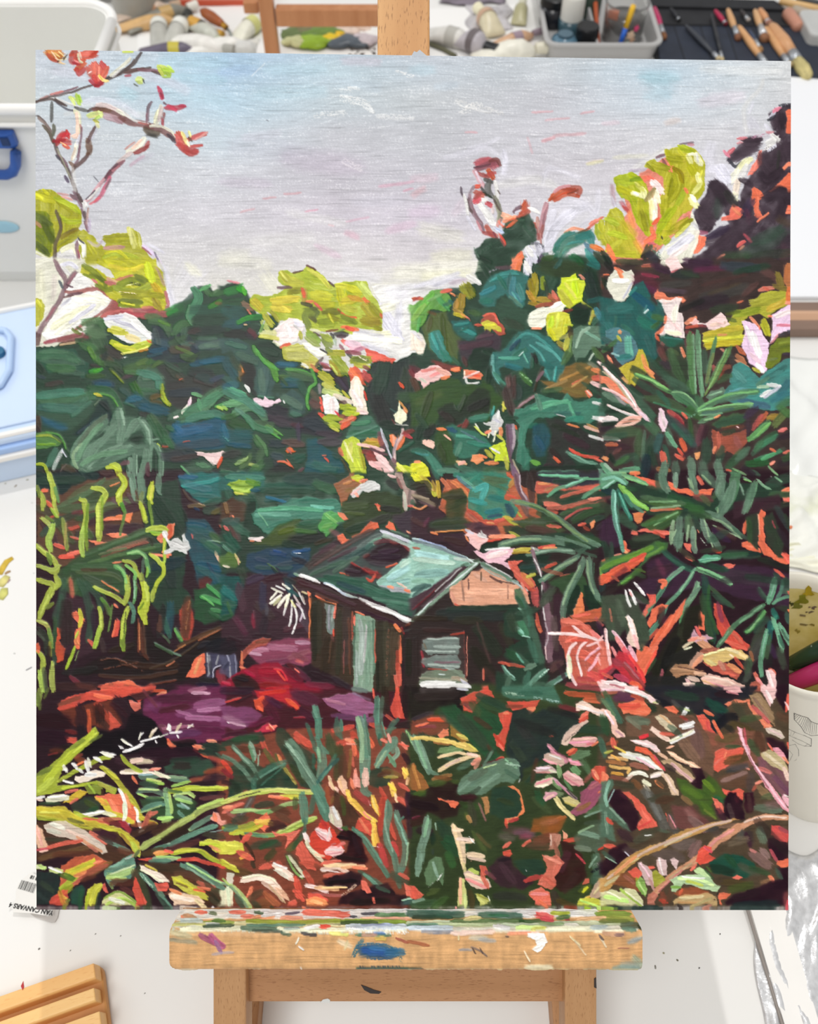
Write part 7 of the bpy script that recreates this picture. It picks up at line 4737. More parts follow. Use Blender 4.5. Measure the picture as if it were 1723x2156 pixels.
            Xw = X + WX[sl] * .35; Yw = Y + WY[sl] * .35
            best = np.full(X.shape, 1e12, np.float32); s = np.zeros_like(X); d_ = np.zeros_like(X); over = np.zeros_like(X)
            L = 0.
            for i in range(len(P) - 1):
                a, b = P[i], P[i + 1]; d = b - a; ll = float(np.hypot(*d))
                if ll < 1e-3: continue
                tr = ((Xw - a[0]) * d[0] + (Yw - a[1]) * d[1]) / (ll * ll); t = np.clip(tr, 0, 1)
                q = (Xw - a[0] - t * d[0]) ** 2 + (Yw - a[1] - t * d[1]) ** 2
                k = q < best
                best = np.where(k, q, best); s = np.where(k, L + t * ll, s)
                sg = ((Xw - a[0]) * d[1] - (Yw - a[1]) * d[0]) / ll
                d_ = np.where(k, sg, d_)
                L += ll
            dist = np.sqrt(best); ww = w
            br1 = TB[sd, (np.abs((d_ * 1.0 + 500)).astype(int)) % 1024]
            endz = np.clip(1 - np.minimum(s, L - s) / (w * .6 + 1), 0, 1)
            e = w / 2 * (1 + (n2 - .5) * .16) - dist - endz * (br1 - .25) * w * .5
        bi = (np.abs(s * .55 + sd * 3)).astype(int) % 1024; bj = (np.abs(d_ * .95 + sd + 600)).astype(int) % 1024
        B = TB[bi, bj]
        aa = ww * .62 if soft else 1.0
        if lum < .42 and not soft: aa = ww * .16 if not poly else 3.5
        A = np.clip(e / aa + .5, 0, 1)
        if soft: A = A * A * (3 - 2 * A) * .8
        if poly: A = A * fade
        elif lum < .42: A = A * (.84 + (n2 - .5) * .2)
        gr = GR[sl]
        if dry: A = A * np.clip((B * .55 + n3 * .45 - .42) * 9, 0, 1)
        else:
            thin = np.clip((B * .5 + gr * .5 - .60) * 5, 0, 1)          # bristles skip over the grain
            A = A * (1 - thin * (0 if ground else .20 if poly else .34))
        A = A * alpha
        tone = 1 + (B - .5) * (.34 if not poly else .22) + (n2 - .5) * .10
        under = C[sl]
        cc = col[None, None] * tone[:, :, None]
        if lum > .5: cc = cc + (1 - cc) * (np.clip(B - .62, 0, 1) * .5)[:, :, None]
        # a little of the wet paint below is picked up
        pick = np.clip(.10 + (n2 - .5) * .3, 0, .3) * (0 if ground else 0.6 if lum > .6 else 1)
        cc = cc * (1 - pick[:, :, None]) + under * pick[:, :, None]
        C[sl] = under * (1 - A[:, :, None]) + cc * A[:, :, None]
        th = (.25 + .9 * lum ** 1.5) * (.35 if (poly and lum < .4) else 1) * (.4 if soft else 1)
        ridge = np.clip(1 - np.abs(e - 1.5) / 2.5, 0, 1) * .35
        H[sl] = H[sl] * (1 - A * .75) + A * (th * (.25 + .9 * B + ridge))
    # wet dark passages melt into each other
    def blur(A, r):
        for ax in (0, 1):
            acc = A.copy()
            for k in range(1, r + 1): acc += np.roll(A, k, ax) + np.roll(A, -k, ax)
            A = acc / (2 * r + 1)
        return A
    Bl = blur(blur(C, 3), 2)
    l_ = Bl.mean(2); mk = np.clip((.48 - l_) * 5, 0, 1) * np.clip(.35 + (N2 - .4) * 1.6, 0, .75)
    mk = mk * np.clip(1.3 - np.abs(Bl - C).max(2) * 9, 0, 1)
    C = C * (1 - mk[..., None]) + Bl * mk[..., None]
    # grain of the board shows through the whole surface
    dark = np.clip((GR - .66) * 5, 0, 1)
    C *= (1 - dark * .10 + (N3 - .5) * .06)[:, :, None]
    H += (GR - .5) * .12
    return np.clip(C, 0.0, 1), H
# ---------------------------------------------------------------- the painting on its easel
PANEL = (64, 94, 1680, 1930)
def paint_material(name, rough, spec, bstr):
    m = bpy.data.materials.new(name); m.use_nodes = True
    nt = m.node_tree; b = nt.nodes['Principled BSDF']; L = nt.links.new
    a = nt.nodes.new('ShaderNodeAttribute'); a.attribute_name = 'pigment'
    tc = nt.nodes.new('ShaderNodeTexCoord'); mp = nt.nodes.new('ShaderNodeMapping'); mp.inputs['Scale'].default_value = (.08, 1, 1)
    n = nt.nodes.new('ShaderNodeTexNoise'); n.inputs['Scale'].default_value = 1500; n.inputs['Detail'].default_value = 3
    L(tc.outputs['Object'], mp.inputs[0]); L(mp.outputs[0], n.inputs['Vector'])
    r = nt.nodes.new('ShaderNodeMapRange'); r.inputs[1].default_value = .25; r.inputs[2].default_value = .75
    r.inputs[3].default_value = .93; r.inputs[4].default_value = 1.05; L(n.outputs['Fac'], r.inputs[0])
    mx = nt.nodes.new('ShaderNodeMix'); mx.data_type = 'RGBA'; mx.blend_type = 'MULTIPLY'; mx.inputs[0].default_value = 1
    L(a.outputs['Color'], mx.inputs[6]); L(r.outputs[0], mx.inputs[7]); L(mx.outputs[2], b.inputs['Base Color'])
    b.inputs['Roughness'].default_value = rough; b.inputs['Specular IOR Level'].default_value = spec
    bp = nt.nodes.new('ShaderNodeBump'); bp.inputs['Strength'].default_value = bstr; bp.inputs['Distance'].default_value = .00015
    L(n.outputs['Fac'], bp.inputs['Height']); L(bp.outputs[0], b.inputs['Normal'])
    return m

GAIN = 1.02
def painted_grid(name, P, N, box_, C, H, relief, m, parent, closed=None):
    """P: (n, m, 3) points of a surface, N its normal; takes pigment and relief from the paint worked out above"""
    nr, nc = P.shape[:2]
    d = P - np.array(C0); dep = d @ np.array(F)
    X = 861.5 + FPX * d[..., 0] / dep - box_[0]; Y = 1078 - FPX * (d @ np.array(U_)) / dep - box_[1]
    X = X.clip(14 if relief < .0008 else 0, C.shape[1] - (20 if relief < .0008 else 1.01)); Y = Y.clip(0, C.shape[0] - (20 if relief < .0008 else 1.01))
    xi = X.astype(int); yi = Y.astype(int); fx = (X - xi)[..., None]; fy = (Y - yi)[..., None]
    smp = lambda A: (A[yi, xi] * (1 - fx) + A[yi, xi + 1] * fx) * (1 - fy) + (A[yi + 1, xi] * (1 - fx) + A[yi + 1, xi + 1] * fx) * fy
    col = lin(smp(C)) ** 1.07 * GAIN; hh = smp(H[..., None])
    V = (P + np.array(N) * hh * relief).reshape(-1, 3).astype(np.float32)
    idx = np.arange(nr * nc).reshape(nr, nc)
    q = np.stack([idx[:-1, :-1], idx[:-1, 1:], idx[1:, 1:], idx[1:, :-1]], -1).reshape(-1, 4)
    me = bpy.data.meshes.new(name)
    me.vertices.add(len(V)); me.vertices.foreach_set('co', V.ravel())
    me.loops.add(q.size); me.loops.foreach_set('vertex_index', q.ravel().astype(np.int32))
    me.polygons.add(len(q)); me.polygons.foreach_set('loop_start', np.arange(0, q.size, 4, dtype=np.int32))
    me.update(calc_edges=True)
    at_ = me.color_attributes.new('pigment', 'FLOAT_COLOR', 'POINT')
    at_.data.foreach_set('color', np.concatenate([col.reshape(-1, 3), np.ones((nr * nc, 1))], 1).astype(np.float32).ravel())
    me.polygons.foreach_set('use_smooth', np.ones(len(q), bool))
    me.materials.append(m)
    o = bpy.data.objects.new(name, me); COL.objects.link(o); o.parent = parent
    return o

# the panel's plane: square to the view but for a slight turn
BD = 0.465
bn = (-F + Vector((-0.0155, 0, 0)) - U_ * 0.004).normalized()
def onboard(px, py, off=0.0):
    d = ray(px, py); p0 = C0 + F * BD
    return C0 + d * ((p0 - C0).dot(bn) / d.dot(bn)) + bn * off
crn = [onboard(75, 105), onboard(1666, 129), onboard(1660, 1916), onboard(77, 1915)]   # TL TR BR BL
root = thing('painting', 'unframed painting of a shack in a lush garden under a pale sky', 'painting', crn[3])
inv = lambda v: Vector(v) - root.location
th = 0.0045
edge_m = mat('panel_edge_birch', '#e8e4dc', .6, .12, 160, stretch=(1, 1, 1))
bm = NB()
ins = [c - bn * .0002 for c in crn]
fr = [bm.verts.new(inv(c)) for c in ins]; bk = [bm.verts.new(inv(c - bn * th)) for c in ins]
bm.faces.new(fr); bm.faces.new(bk[::-1])
for i in range(4): bm.faces.new((fr[i], bk[i], bk[(i + 1) % 4], fr[(i + 1) % 4]))
bmesh.ops.recalc_face_normals(bm, faces=bm.faces[:])
obj('wooden_panel', bm, edge_m, root)
C_, H_ = make_paint(STROKES, PANEL)
nc, nr = GRID_COLS, int(GRID_COLS * 1810 / 1588)
u = np.linspace(0, 1, nc)[None, :, None]; v = np.linspace(0, 1, nr)[:, None, None]
TL, TR, BR, BL = [np.array(c) for c in crn]
P = (TL * (1 - u) + TR * u) * (1 - v) + (BL * (1 - u) + BR * u) * v
# torn, slightly wavy paint edge
paint_m = paint_material('oil_paint', .38, .16, .35)
pg = painted_grid('oil_paint_layer', P, np.array(bn), PANEL, C_, H_, .00042, paint_m, root)
pg.data.transform(Matrix.Translation(-root.location))
del C_, H_, P

wood_v = wood('beech_leg', '#c79a6c', '#b58658', 1)
wood_x = wood('beech_rail', '#bb8a60', '#a97a50', 0)
wood_mast = wood('beech_mast', '#d3a26c', '#bf8b57', 1, 1.6, .8)
wood_r = wood('beech_runner', '#c08f62', '#a8764c', 1)
EZ = thing('easel', 'beech table easel with paint-crusted tray, mast and two front legs holding the painting', 'easel', (0, .1, 0))
# easel frame: x right, y up the slope, z towards the viewer
EM = Matrix.Translation(C0 + F * .465) @ Matrix((( 1, 0, 0, 0), (0, U_.y, -F.y, 0), (0, U_.z, -F.z, 0), (0, 0, 0, 1)))
def epart(name, bm, m, **k):
    o = obj(name, bm, m, EZ, **k); o.matrix_local = Matrix.Translation(-EZ.location) @ EM; return o
def ex(px, d): return (px - 861.5) / FPX * d
def ey(py, d): return (1078 - py) / FPX * d
# mast behind the panel
bm = NB(); d = .478
x0, x1 = ex(795, d), ex(905, d)
box(bm, ((x0 + x1) / 2, .055, -.013 - .011), (x1 - x0, .55, .022))
epart('mast', bm, wood_mast, bevel=.0012)
# legs
for name, a, b in (('leg', 449, 518), ('leg', 1190, 1257)):
    bm = NB(); d = .478; xa, xb = ex(a, d), ex(b, d)
    box(bm, ((xa + xb) / 2, -.27, -.013 - .010), (xb - xa, .245, .020)); epart(name, bm, wood_v, bevel=.001)
d = .487
bm = NB(); box(bm, ((ex(508, d) + ex(1196, d)) / 2, (ey(2110, d) + ey(1990, d)) / 2, -.022 - .006), (ex(1196, d) - ex(508, d), ey(1990, d) - ey(2110, d), .012))
epart('crossbar', bm, wood_x, bevel=.001)
bm = NB(); pts = [(ex(760, .4855), ey(2076, .4855)), (ex(772, .4855), ey(2080, .4855)), (ex(786, .4855), ey(2086, .4855)), (ex(803, .4855), ey(2091, .4855)), (ex(798, .4855), ey(2095, .4855)), (ex(780, .4855), ey(2094, .4855)), (ex(767, .4855), ey(2087, .4855))]
prism(bm, pts, -.0222, -.0216); o = epart('paint_mark', bm, mat('dark_paint', '#3a3230', .5)); o['label'] = 'dark brush mark on the crossbar'
bm = NB(); pts = [(ex(x, .4855), ey(y, .4855)) for x, y in ((674, 2113), (680, 2107), (690, 2105), (695, 2108), (694, 2114))]
prism(bm, pts, -.0222, -.0216); o = epart('paint_mark', bm, mat('pale_paint', '#dfe0dd', .5)); o['label'] = 'white paint dab on the crossbar'
bm = NB(); pts = [(ex(x, .478), ey(y, .478)) for x, y in ((866, 120), (872, 109), (878, 111), (884, 106), (890, 111), (897, 117), (902, 122), (880, 126))]
prism(bm, pts, -.0131, -.0124); o = epart('paint_mark', bm, mat('grey_blue_paint', '#b4bcc6', .5)); o['label'] = 'blue grey paint smear on the mast'
bm = NB(); pts = [(ex(x, .477), ey(y, .477)) for x, y in ((1252, 2062), (1256, 2060), (1257, 2082), (1252, 2080))]
prism(bm, pts, -.0131, -.0124); o = epart('paint_mark', bm, bpy.data.materials['dark_paint']); o['label'] = 'dark dab on the right leg'
# runners on the desk and the rear struts
for sx, s2 in ((-.0985, 1), (.0945, -1)):
    bm = NB(); box(bm, (sx, .125, .009), (.017, .40, .018), Matrix.Translation((0, -.1, 0)))
    o = obj('runner', bm, wood_r, EZ, bevel=.001)
    bm = NB(); a = Vector((sx, .30, .016)); b = Vector((sx, .345, .268))
    M = Matrix.Translation((a + b) / 2) @ (b - a).to_track_quat('Z', 'Y').to_matrix().to_4x4()
    box(bm, (0, 0, 0), (.012, .016, (b - a).length), Matrix.Translation((0, -.1, 0)) @ M)
    obj('rear_strut', bm, wood_r, EZ)
bm = NB(); box(bm, (ex(861, .5), .20, -.036), (.215, .022, .012)); epart('upper_rail', bm, wood_x)
# the tray: top and front face carry old paint
TRAY = (350, 1905, 1364, 2052)
trayd, trayb = .4415, .4725
def traypt(s):       # outline across the tray, s 0..1 : top rear edge -> rounded nose -> front bottom
    top = ey(1915.5, .465); bot = ey(2044, trayd); zt = 0.0235; r = .003
    L1 = .0225; seg = []
    if s < .33: return (top, .0005 + s / .33 * (zt - r - .0005))
    if s < .41:
        t = (s - .33) / .08 * math.pi / 2; return (top - r + r * math.cos(t), zt - r + r * math.sin(t))
    if s < .96: return (top - r + (bot + r - top + r) * (s - .41) / .55, zt)
    t = (s - .96) / .04 * math.pi / 2; return (bot + r - r * math.sin(t), zt - r + r * math.cos(t))
xa, xb = ex(357, trayd), ex(1353, trayd)
tC, tH = make_paint(TRAY_STROKES, TRAY, (.84, .66, .46))
ns, nx = 110, 620
P = np.zeros((ns, nx, 3)); 
for i in range(ns):
    y, z = traypt(i / (ns - 1))
    inset = .0
    for j in range(nx):
        t = j / (nx - 1); x = xa + (xb - xa) * t
        P[i, j] = (x, y, z)
# end rounding at the lower corners
PW_ = P.reshape(-1, 3); R = np.array(EM.to_3x3()); T = np.array(EM.translation)
yb = ey(2044, trayd)
for k, p in enumerate(PW_):
    hgt = p[1] - yb; rr = .005
    if hgt < rr:
        lim = rr - math.sqrt(max(rr * rr - (rr - max(hgt, 0)) ** 2, 0))
        p[0] = min(max(p[0], xa + lim), xb - lim * .3)
PWld = (PW_ @ R.T + T).reshape(ns, nx, 3)
tray_m = paint_material('tray_old_paint', .5, .35, .4)
Nn = np.zeros((ns, nx, 3)); dz = np.gradient(PWld, axis=0); dx = np.gradient(PWld, axis=1)
Nn = -np.cross(dz, dx); Nn /= np.linalg.norm(Nn, axis=-1, keepdims=True) + 1e-9
if (Nn[ns // 2, nx // 2] @ np.array(-F)) < 0: Nn = -Nn
tr = painted_grid('tray_paint', PWld, Nn, TRAY, tC, tH, .0009, tray_m, None)
tr['label'] = 'crust of many-coloured old paint'
bm = NB()
prof = [traypt(i / 24) for i in range(25)] + [(ey(2044, trayd), -.012), (ey(1915.5, .465), -.012)]
n = len(prof)
lo = [bm.verts.new((xa + .0004, y, z - .0005)) for y, z in prof]; hi = [bm.verts.new((xb - .0004, y, z - .0005)) for y, z in prof]
bm.faces.new(lo); bm.faces.new(hi[::-1])
for i in range(n): bm.faces.new((lo[i], hi[i], hi[(i + 1) % n], lo[(i + 1) % n]))
bmesh.ops.recalc_face_normals(bm, faces=bm.faces[:])
tray = epart('tray', bm, wood_x)
tr.data.transform(EM.inverted())
tr.parent = tray
# ---------------------------------------------------------------- left side: storage boxes
wp = mat('translucent_tub', '#f3f3ef', .4, .03, 8, trans=.05, spec=.5)
tubgrey = mat('hazy_tub', '#eeefef', .35, .06, 6, trans=.12)
rim_m = mat('tub_rim_white', '#f4f3f0', .3, .02)
blue_m = mat('clip_blue', '#2f5aa8', .3, .15, 60)
navy_m = mat('clip_shadow_blue', '#16305f', .4, .1)
lid_m = mat('pale_blue_plastic', '#cfe2fb', .3, .05, 9, spec=.5)
lid2_m = mat('mid_blue_plastic', '#a9c8f6', .3, .06)
# flat pale blue box nearest the viewer
A0 = at(75, 955, 0); A1 = at(0, 972, 0); top = .055
yA = A0.y; ang = math.atan2(A0.y - A1.y, A0.x - A1.x)
bx = thing('storage_box', 'flat pale blue lidded plastic box in front of the open cream box', 'storage box', (A0.x + .10, A0.y + .005, 0), (0, 0, ang))
Lx = .42; tb = at(75, 590, top).y - yA
dpt = tb
bm = NB(); prism(bm, rrect(Lx, dpt, .015, 5, -Lx / 2, dpt / 2), 0, .030); obj('box_body', bm, lid_m, bx, bevel=.002)
bm = NB(); prism(bm, rrect(Lx + .008, dpt + .010, .018, 5, -Lx / 2, dpt / 2), .030, .036); obj('rim', bm, rim_m, bx, bevel=.0015)
bm = NB(); prism(bm, rrect(Lx + .002, dpt + .004, .018, 5, -Lx / 2, dpt / 2), .036, .043); obj('lid_step', bm, lid2_m, bx, bevel=.0015)
bm = NB(); prism(bm, rrect(Lx - .002, dpt - .004, .018, 5, -Lx / 2, dpt / 2), .043, .050); lid = obj('lid', bm, lid_m, bx, bevel=.002)
bm = NB(); prism(bm, rrect(Lx - .03, dpt - .030, .016, 5, -Lx / 2, dpt / 2), .050, .0525); obj('lid_panel', bm, lid_m, lid, bevel=.0015)
for yy in (dpt - .006, .006):
    bm = NB(); tube(bm, [(-Lx + .02, yy, .051), (-.02, yy, .051)], .0028, 8); obj('ridge', bm, rim_m, lid)
# grip loop at the left of the lid
g0 = at(22, 690, .055); g1 = at(22, 815, .055)
gl = Matrix.Rotation(-ang, 4, 'Z') @ Matrix.Translation(-bx.location)
p0 = gl @ g0; p1 = gl @ g1
bm = NB(); tube(bm, [(p0.x - .09, p0.y + .006, .056), (p0.x - .02, p0.y + .006, .056), (p0.x - .004, p0.y - .004, .056), (p0.x, p0.y - .015, .056), (p1.x, p1.y + .02, .056), (p1.x - .008, p1.y + .004, .056), (p1.x - .03, p1.y - .004, .056), (p1.x - .1, p1.y - .005, .056)], .0030, 10)
obj('grip', bm, mat('grip_pale', '#bcd6fa', .3, .04), bx, smooth=True)
bm = NB(); cyl(bm, (p0.x - .012, p0.y - .03, .0525), (p0.x - .012, p0.y - .03, .058), .006); obj('grip_pin', bm, mat('teal_pin', '#2c6d93', .4), bx, bevel=.001)

# open box with the blue clip: near rim low in the frame, far rim at the top edge
YB = at(37, 572, .03).y + .012
zt = atY(37, 230, YB).z
xr = C0.x + ray(250, 8).x * ((zt - CZ) / ray(250, 8).z)
BD_ = at(100, 8, zt).y - YB
bb = thing('storage_box', 'open cream storage box with a dark blue clip handle, behind the flat blue box', 'storage box', (xr, YB, 0))
def shell(bm, specs, cx, cy):
    rings = []
    for (W, Dp, r, z) in specs: rings.append([bm.verts.new((x, y, z)) for x, y in rrect(W, Dp, r, 8, cx, cy)])
    for A, B in zip(rings, rings[1:]):
        for i in range(len(A)): bm.faces.new((A[i], A[(i + 1) % len(A)], B[(i + 1) % len(A)], B[i]))
    bm.faces.new(rings[0][::-1]); bm.faces.new(rings[-1])
bm = NB(); shell(bm, ((.40, BD_ - .02, .03, 0), (.43, BD_, .035, .02), (.44, BD_, .035, zt - .012), (.44, BD_, .035, zt), (.428, BD_ - .012, .030, zt), (.42, BD_ - .014, .03, .024), (.39, BD_ - .03, .024, .006)), -.22, BD_ / 2)
obj('box_body', bm, wp, bb)
bm = NB(); rr0 = rrect(.440, BD_, .036, 10, -.22, BD_ / 2); tube(bm, [(x, y, zt) for x, y in rr0 + rr0[:1]], .0048, 10); obj('rim', bm, rim_m, bb, smooth=True)
bm = NB(); rr0 = rrect(.446, BD_ + .006, .038, 10, -.22, BD_ / 2); tube(bm, [(x, y, zt - .013) for x, y in rr0 + rr0[:1]], .0022, 8); obj('rim_step', bm, rim_m, bb, smooth=True)
bm = NB(); prism(bm, rrect(.20, .09, .02, 6, -.09, .09), .007, .018); obj('floor_slab', bm, mat('pale_slab', '#f7f6ee', .7), bb, bevel=.002)  # pale slab on the right of the box floor
q = lambda px, py: atY(px, py, YB - .006) - bb.location
bm = NB()
c1 = q(38, 283); c2 = q(38, 372)
tube(bm, [q(-70, 368), q(14, 368), q(27, 362), q(33, 347), q(33, 320), q(27, 306)], .0048, 10)
clip = obj('clip_handle', bm, blue_m, bb, smooth=True)
bm = NB(); a = q(-60, 279); b = q(38, 309); prism(bm, [(a.x, 0), (b.x - .004, 0), (b.x, .003), (b.x, .010), (a.x, .010)], b.z, a.z, Matrix.Translation((0, a.y - .004, 0)))
obj('clip_block', bm, blue_m, clip, bevel=.0015)
bm = NB(); a = q(2, 284); b = q(25, 300); box(bm, ((a.x + b.x) / 2, a.y - .0045, (a.z + b.z) / 2), (b.x - a.x, .002, a.z - b.z)); obj('clip_slot_shade', bm, navy_m, clip)  # dark plate on the block, the slot's shade put into its colour
a = q(5, 480); bm = NB(); bmesh.ops.create_uvsphere(bm, u_segments=16, v_segments=8, radius=1, matrix=Matrix.Translation((a.x, .008, a.z)) @ Matrix.Diagonal((.022, .003, .007, 1)))

bm = NB(); a = at(18, 485, .08); bmesh.ops.create_uvsphere(bm, u_segments=20, v_segments=8, radius=1, matrix=Matrix.Translation(atY(6, 478, YB - .001) - bb.location) @ Matrix.Diagonal((.016, .0012, .007, 1))); o = obj('cyan_stain', bm, mat('stain_cyan', '#a9d5e6', .5), bb, smooth=True)
pot = at(150, 75, .06)
bm = NB(); lathe(bm, [(0, .0), (.022, .0), (.026, .06), (.022, .062), (.010, .10), (.012, .115), (0, .116)]); o = obj('grey_pot', bm, mat('grey_dark_haze', '#7d858e', .5, .1), None, smooth=True)
o.location = (pot.x, pot.y + .01, .008); tag(o, 'dark grey bottle standing inside the open cream box', 'bottle')

# ---------------------------------------------------------------- behind the panel
# ribbed clear jar next to the tub
glassy = mat('cloudy_plastic', '#c9c6bd', .25, .1, 30, trans=.35)
j = at(248, 150, 0)
bm = NB(); prof = [(0, 0), (.030, 0), (.033, .004)]
for k in range(24): prof.append((.033 + (.0012 if k % 2 else 0), .008 + k * .007))
prof += [(.031, .18), (.033, .186), (.030, .187), (.029, .05), (0, .045)]
lathe(bm, prof); o = obj('ribbed_jar', bm, glassy, smooth=True); o.location = (at(265, 100, 0).x, at(265, 100, 0).y + .10, 0)
tag(o, 'tall cloudy grey ribbed plastic jar right of the open tub', 'jar')

# second easel
E2Y = 1.14
E2 = thing('easel', 'second beech easel lying out of focus behind the painting, around the paint palette', 'easel', (atY(565, 60, E2Y).x, E2Y, 0))
w2 = wood('beech_far', '#bf8458', '#b07448', 2, .3)
def e2(name, x0, y0, x1, y1, th=.018, z0=None, dy=0):
    a = atY(x0, y0, E2Y); b = atY(x1, y1, E2Y); zl = b.z if z0 is None else z0
    bm = NB(); box(bm, ((a.x + b.x) / 2 - E2.location.x, dy, (a.z + zl) / 2), (abs(b.x - a.x), th, a.z - zl)); return obj(name, bm, w2, E2, bevel=.0015)
e2('upright', 540, -40, 586, 90, .02, 0.0)
e2('crossbar', 580, 14, 890, 51, .016)
e2('upright', 845, -40, 888, 90, .02, 0.0, .0)
e2('crossbar', 510, 10, 545, 34, .014, None, .012)

# palette with paint
pc = at(700, 92, .018)
pal_m = mat('palette_white', '#f4f2ee', .3, .03)
pr = thing('palette', 'round white palette plate loaded with green, yellow and grey paint, left of the mast', 'palette', (pc.x, pc.y - .03, 0.012))
bm = NB(); lathe(bm, [(0, 0), (.06, 0), (.094, .012), (.098, .013), (.096, .016), (.062, .004), (0, .004)], seg=56); obj('plate', bm, pal_m, pr, smooth=True)
def blob(name, px, py, r, c, parent, z, h=.008, sx=1, lab=None, seed=0):
    p = at(px, py, z) - parent.location
    bm = NB(); bmesh.ops.create_icosphere(bm, subdivisions=3, radius=1)
    rg = np.random.default_rng(seed + int(px) * 7 + int(py))
    ph = rg.random(6) * 6
    for vv in bm.verts:
        a = math.atan2(vv.co.y, vv.co.x); k = 1 + .18 * math.sin(3 * a + ph[0]) + .12 * math.sin(5 * a + ph[1]) + .07 * math.sin(9 * a + ph[2])
        kz = 1 + .25 * math.sin(vv.co.x * 7 + ph[3]) * math.sin(vv.co.y * 6 + ph[4])
        vv.co = Vector((vv.co.x * r * sx * k, vv.co.y * r * k, max(vv.co.z, -.2) * h * kz))
    bmesh.ops.translate(bm, verts=bm.verts, vec=(p.x, p.y, z - parent.location.z))
    m = bpy.data.materials.get('paint_' + c) or mat('paint_' + c, c, .35, .18, 150)
    o = obj(name, bm, m, parent, smooth=True)
    if lab: o['label'] = lab
    return o
for px, py, r, c, sx, lb in ((605, 70, .016, '#6d7d4a', 1.3, 'dull green paint'), (640, 60, .014, '#7c7b55', 1.6, 'khaki paint'), (680, 66, .018, '#6e8a3c', 1.4, 'olive green paint'), (665, 88, .015, '#9dc02c', 1.5, 'bright green paint'), (620, 88, .011, '#d8d8a0', 1.3, 'pale yellow paint'), (696, 82, .010, '#f2cf1e', 1.4, 'yellow paint'), (715, 75, .007, '#eec22a', 1, 'warm yellow paint'), (732, 88, .014, '#5c6670', 1.8, 'slate grey paint'), (735, 62, .012, '#e5cfc0', 1.2, 'pink beige paint'), (768, 56, .010, '#e2c9b8', 1.4, 'beige paint'), (770, 84, .014, '#d6c9cd', 1.2, 'pale lilac paint'), (700, 55, .009, '#8f8f86', 1.3, 'grey paint')):
    blob('paint_blob', px, py, r * 1.15, c, pr, .020, .005, sx, lb)
# crumpled blue grey sheet below the palette
cl = mat('sheet_blue', '#6d93ae', .8, .35, 25)
def crumple(name, x0, y0, x1, y1, m, h, z=0.0, n=28, seed=1, smooth=True, amp=1.0):
    a = at(x0, y1, z); b = at(x1, y1, z); c = at(x1, y0, z); d = at(x0, y0, z)
    rg = np.random.default_rng(seed); ph = rg.random((8, 4)) * 6.28; fr_ = rg.uniform(3, 16, (8, 2)) * rg.choice([-1, 1], (8, 2))
    o = Vector(((a + c) / 2)); o.z = 0
    bm = NB(); g = []
    for i in range(n + 1):
        row = []
        for jx in range(n + 1):
            u, v = jx / n, i / n
            p = (a * (1 - u) + b * u) * (1 - v) + (d * (1 - u) + c * u) * v
            e = min(1, 6 * min(u, 1 - u, v, 1 - v))
            k = sum(abs(math.sin(fr_[t][0] * u + fr_[t][1] * v + ph[t][0])) / 8 for t in range(8))
            row.append(bm.verts.new((p.x - o.x + .004 * math.sin(9 * v + ph[0][1]), p.y - o.y + .004 * math.sin(8 * u + ph[1][1]), z + .001 + h * (.25 + .75 * e) * (1 - k) * amp)))
        g.append(row)
    for i in range(n):
        for jx in range(n): bm.faces.new((g[i][jx], g[i][jx + 1], g[i + 1][jx + 1], g[i + 1][jx]))
    ob = obj(name, bm, m, None, smooth=smooth); ob.location = o
    s = ob.modifiers.new('thickness', 'SOLIDIFY'); s.thickness = .0008
    return ob
tag(crumple('blue_sheet', 588, 88, 792, 150, cl, .014, seed=4), 'crumpled blue grey sheet under the palette edge', 'cloth')
tag(crumple('dark_cloth', 720, 100, 800, 150, mat('cloth_brown', '#3c2c22', .8, .2, 30), .012, z=.010, seed=6, n=14), 'dark brown rag under the palette beside the mast', 'rag')

# paint tubes
alu = mat('tube_aluminium', '#c9c7c0', .35, .25, 60, metal=.3)
def ptube(px, py, ang, L, r, body, cap, label, group=None, lab2=None, z=.012, caplen=.016):
    r *= .74; L *= .86; z = r
    p = at(px, py, z)
    t = thing('paint_tube', label, 'paint tube', (p.x, p.y, 0), (0, 0, math.radians(ang)), group)
    m = bpy.data.materials.get('tube_' + body) or mat('tube_' + body, body, .35, .15, 90)
    bm = NB(); secs = []
    for k in range(15):
        u = k / 14; x = -L / 2 + L * u
        if u < .80: ry = r * (1.15 - .15 * u / .8); rz = r * (.10 + .9 * min(1, u / .55) ** .8)
        else: w_ = (u - .80) / .2; ry = r * (1 - .55 * w_); rz = r * (1 - .55 * w_)
        secs.append([bm.verts.new((x, ry * math.cos(a), r + .0 + rz * math.sin(a) - (r - rz) * .6)) for a in [2 * math.pi * q_ / 20 for q_ in range(20)]])
    for A, B in zip(secs, secs[1:]):
        for i in range(20): bm.faces.new((A[i], A[(i + 1) % 20], B[(i + 1) % 20], B[i]))
    bm.faces.new(secs[0][::-1]); bm.faces.new(secs[-1])
    obj('tube_body', bm, m, t, smooth=True)
    mc = bpy.data.materials.get('cap_' + cap) or mat('cap_' + cap, cap, .35, .1)
    bm = NB(); cyl(bm, (L / 2, 0, r), (L / 2 + caplen, 0, r), r * .52, r * .62, 20); obj('cap', bm, mc, t, bevel=.001)
    if lab2:
        ml = bpy.data.materials.get('band_' + lab2) or mat('band_' + lab2, lab2, .4, .1)
        bm = NB(); cyl(bm, (L * .05, 0, r * 1.0), (L * .24, 0, r * 1.0), r * 1.07, r * 1.04, 24, False); obj('label_band', bm, ml, t, smooth=True)
    return t
G = 'paint tubes in the clutter left of the palette'
ptube(300, 22, 20, .09, .013, '#d9c3b0', '#c3a58a', 'small beige paint tube furthest back beside the ribbed jar', G, '#c58f6a')
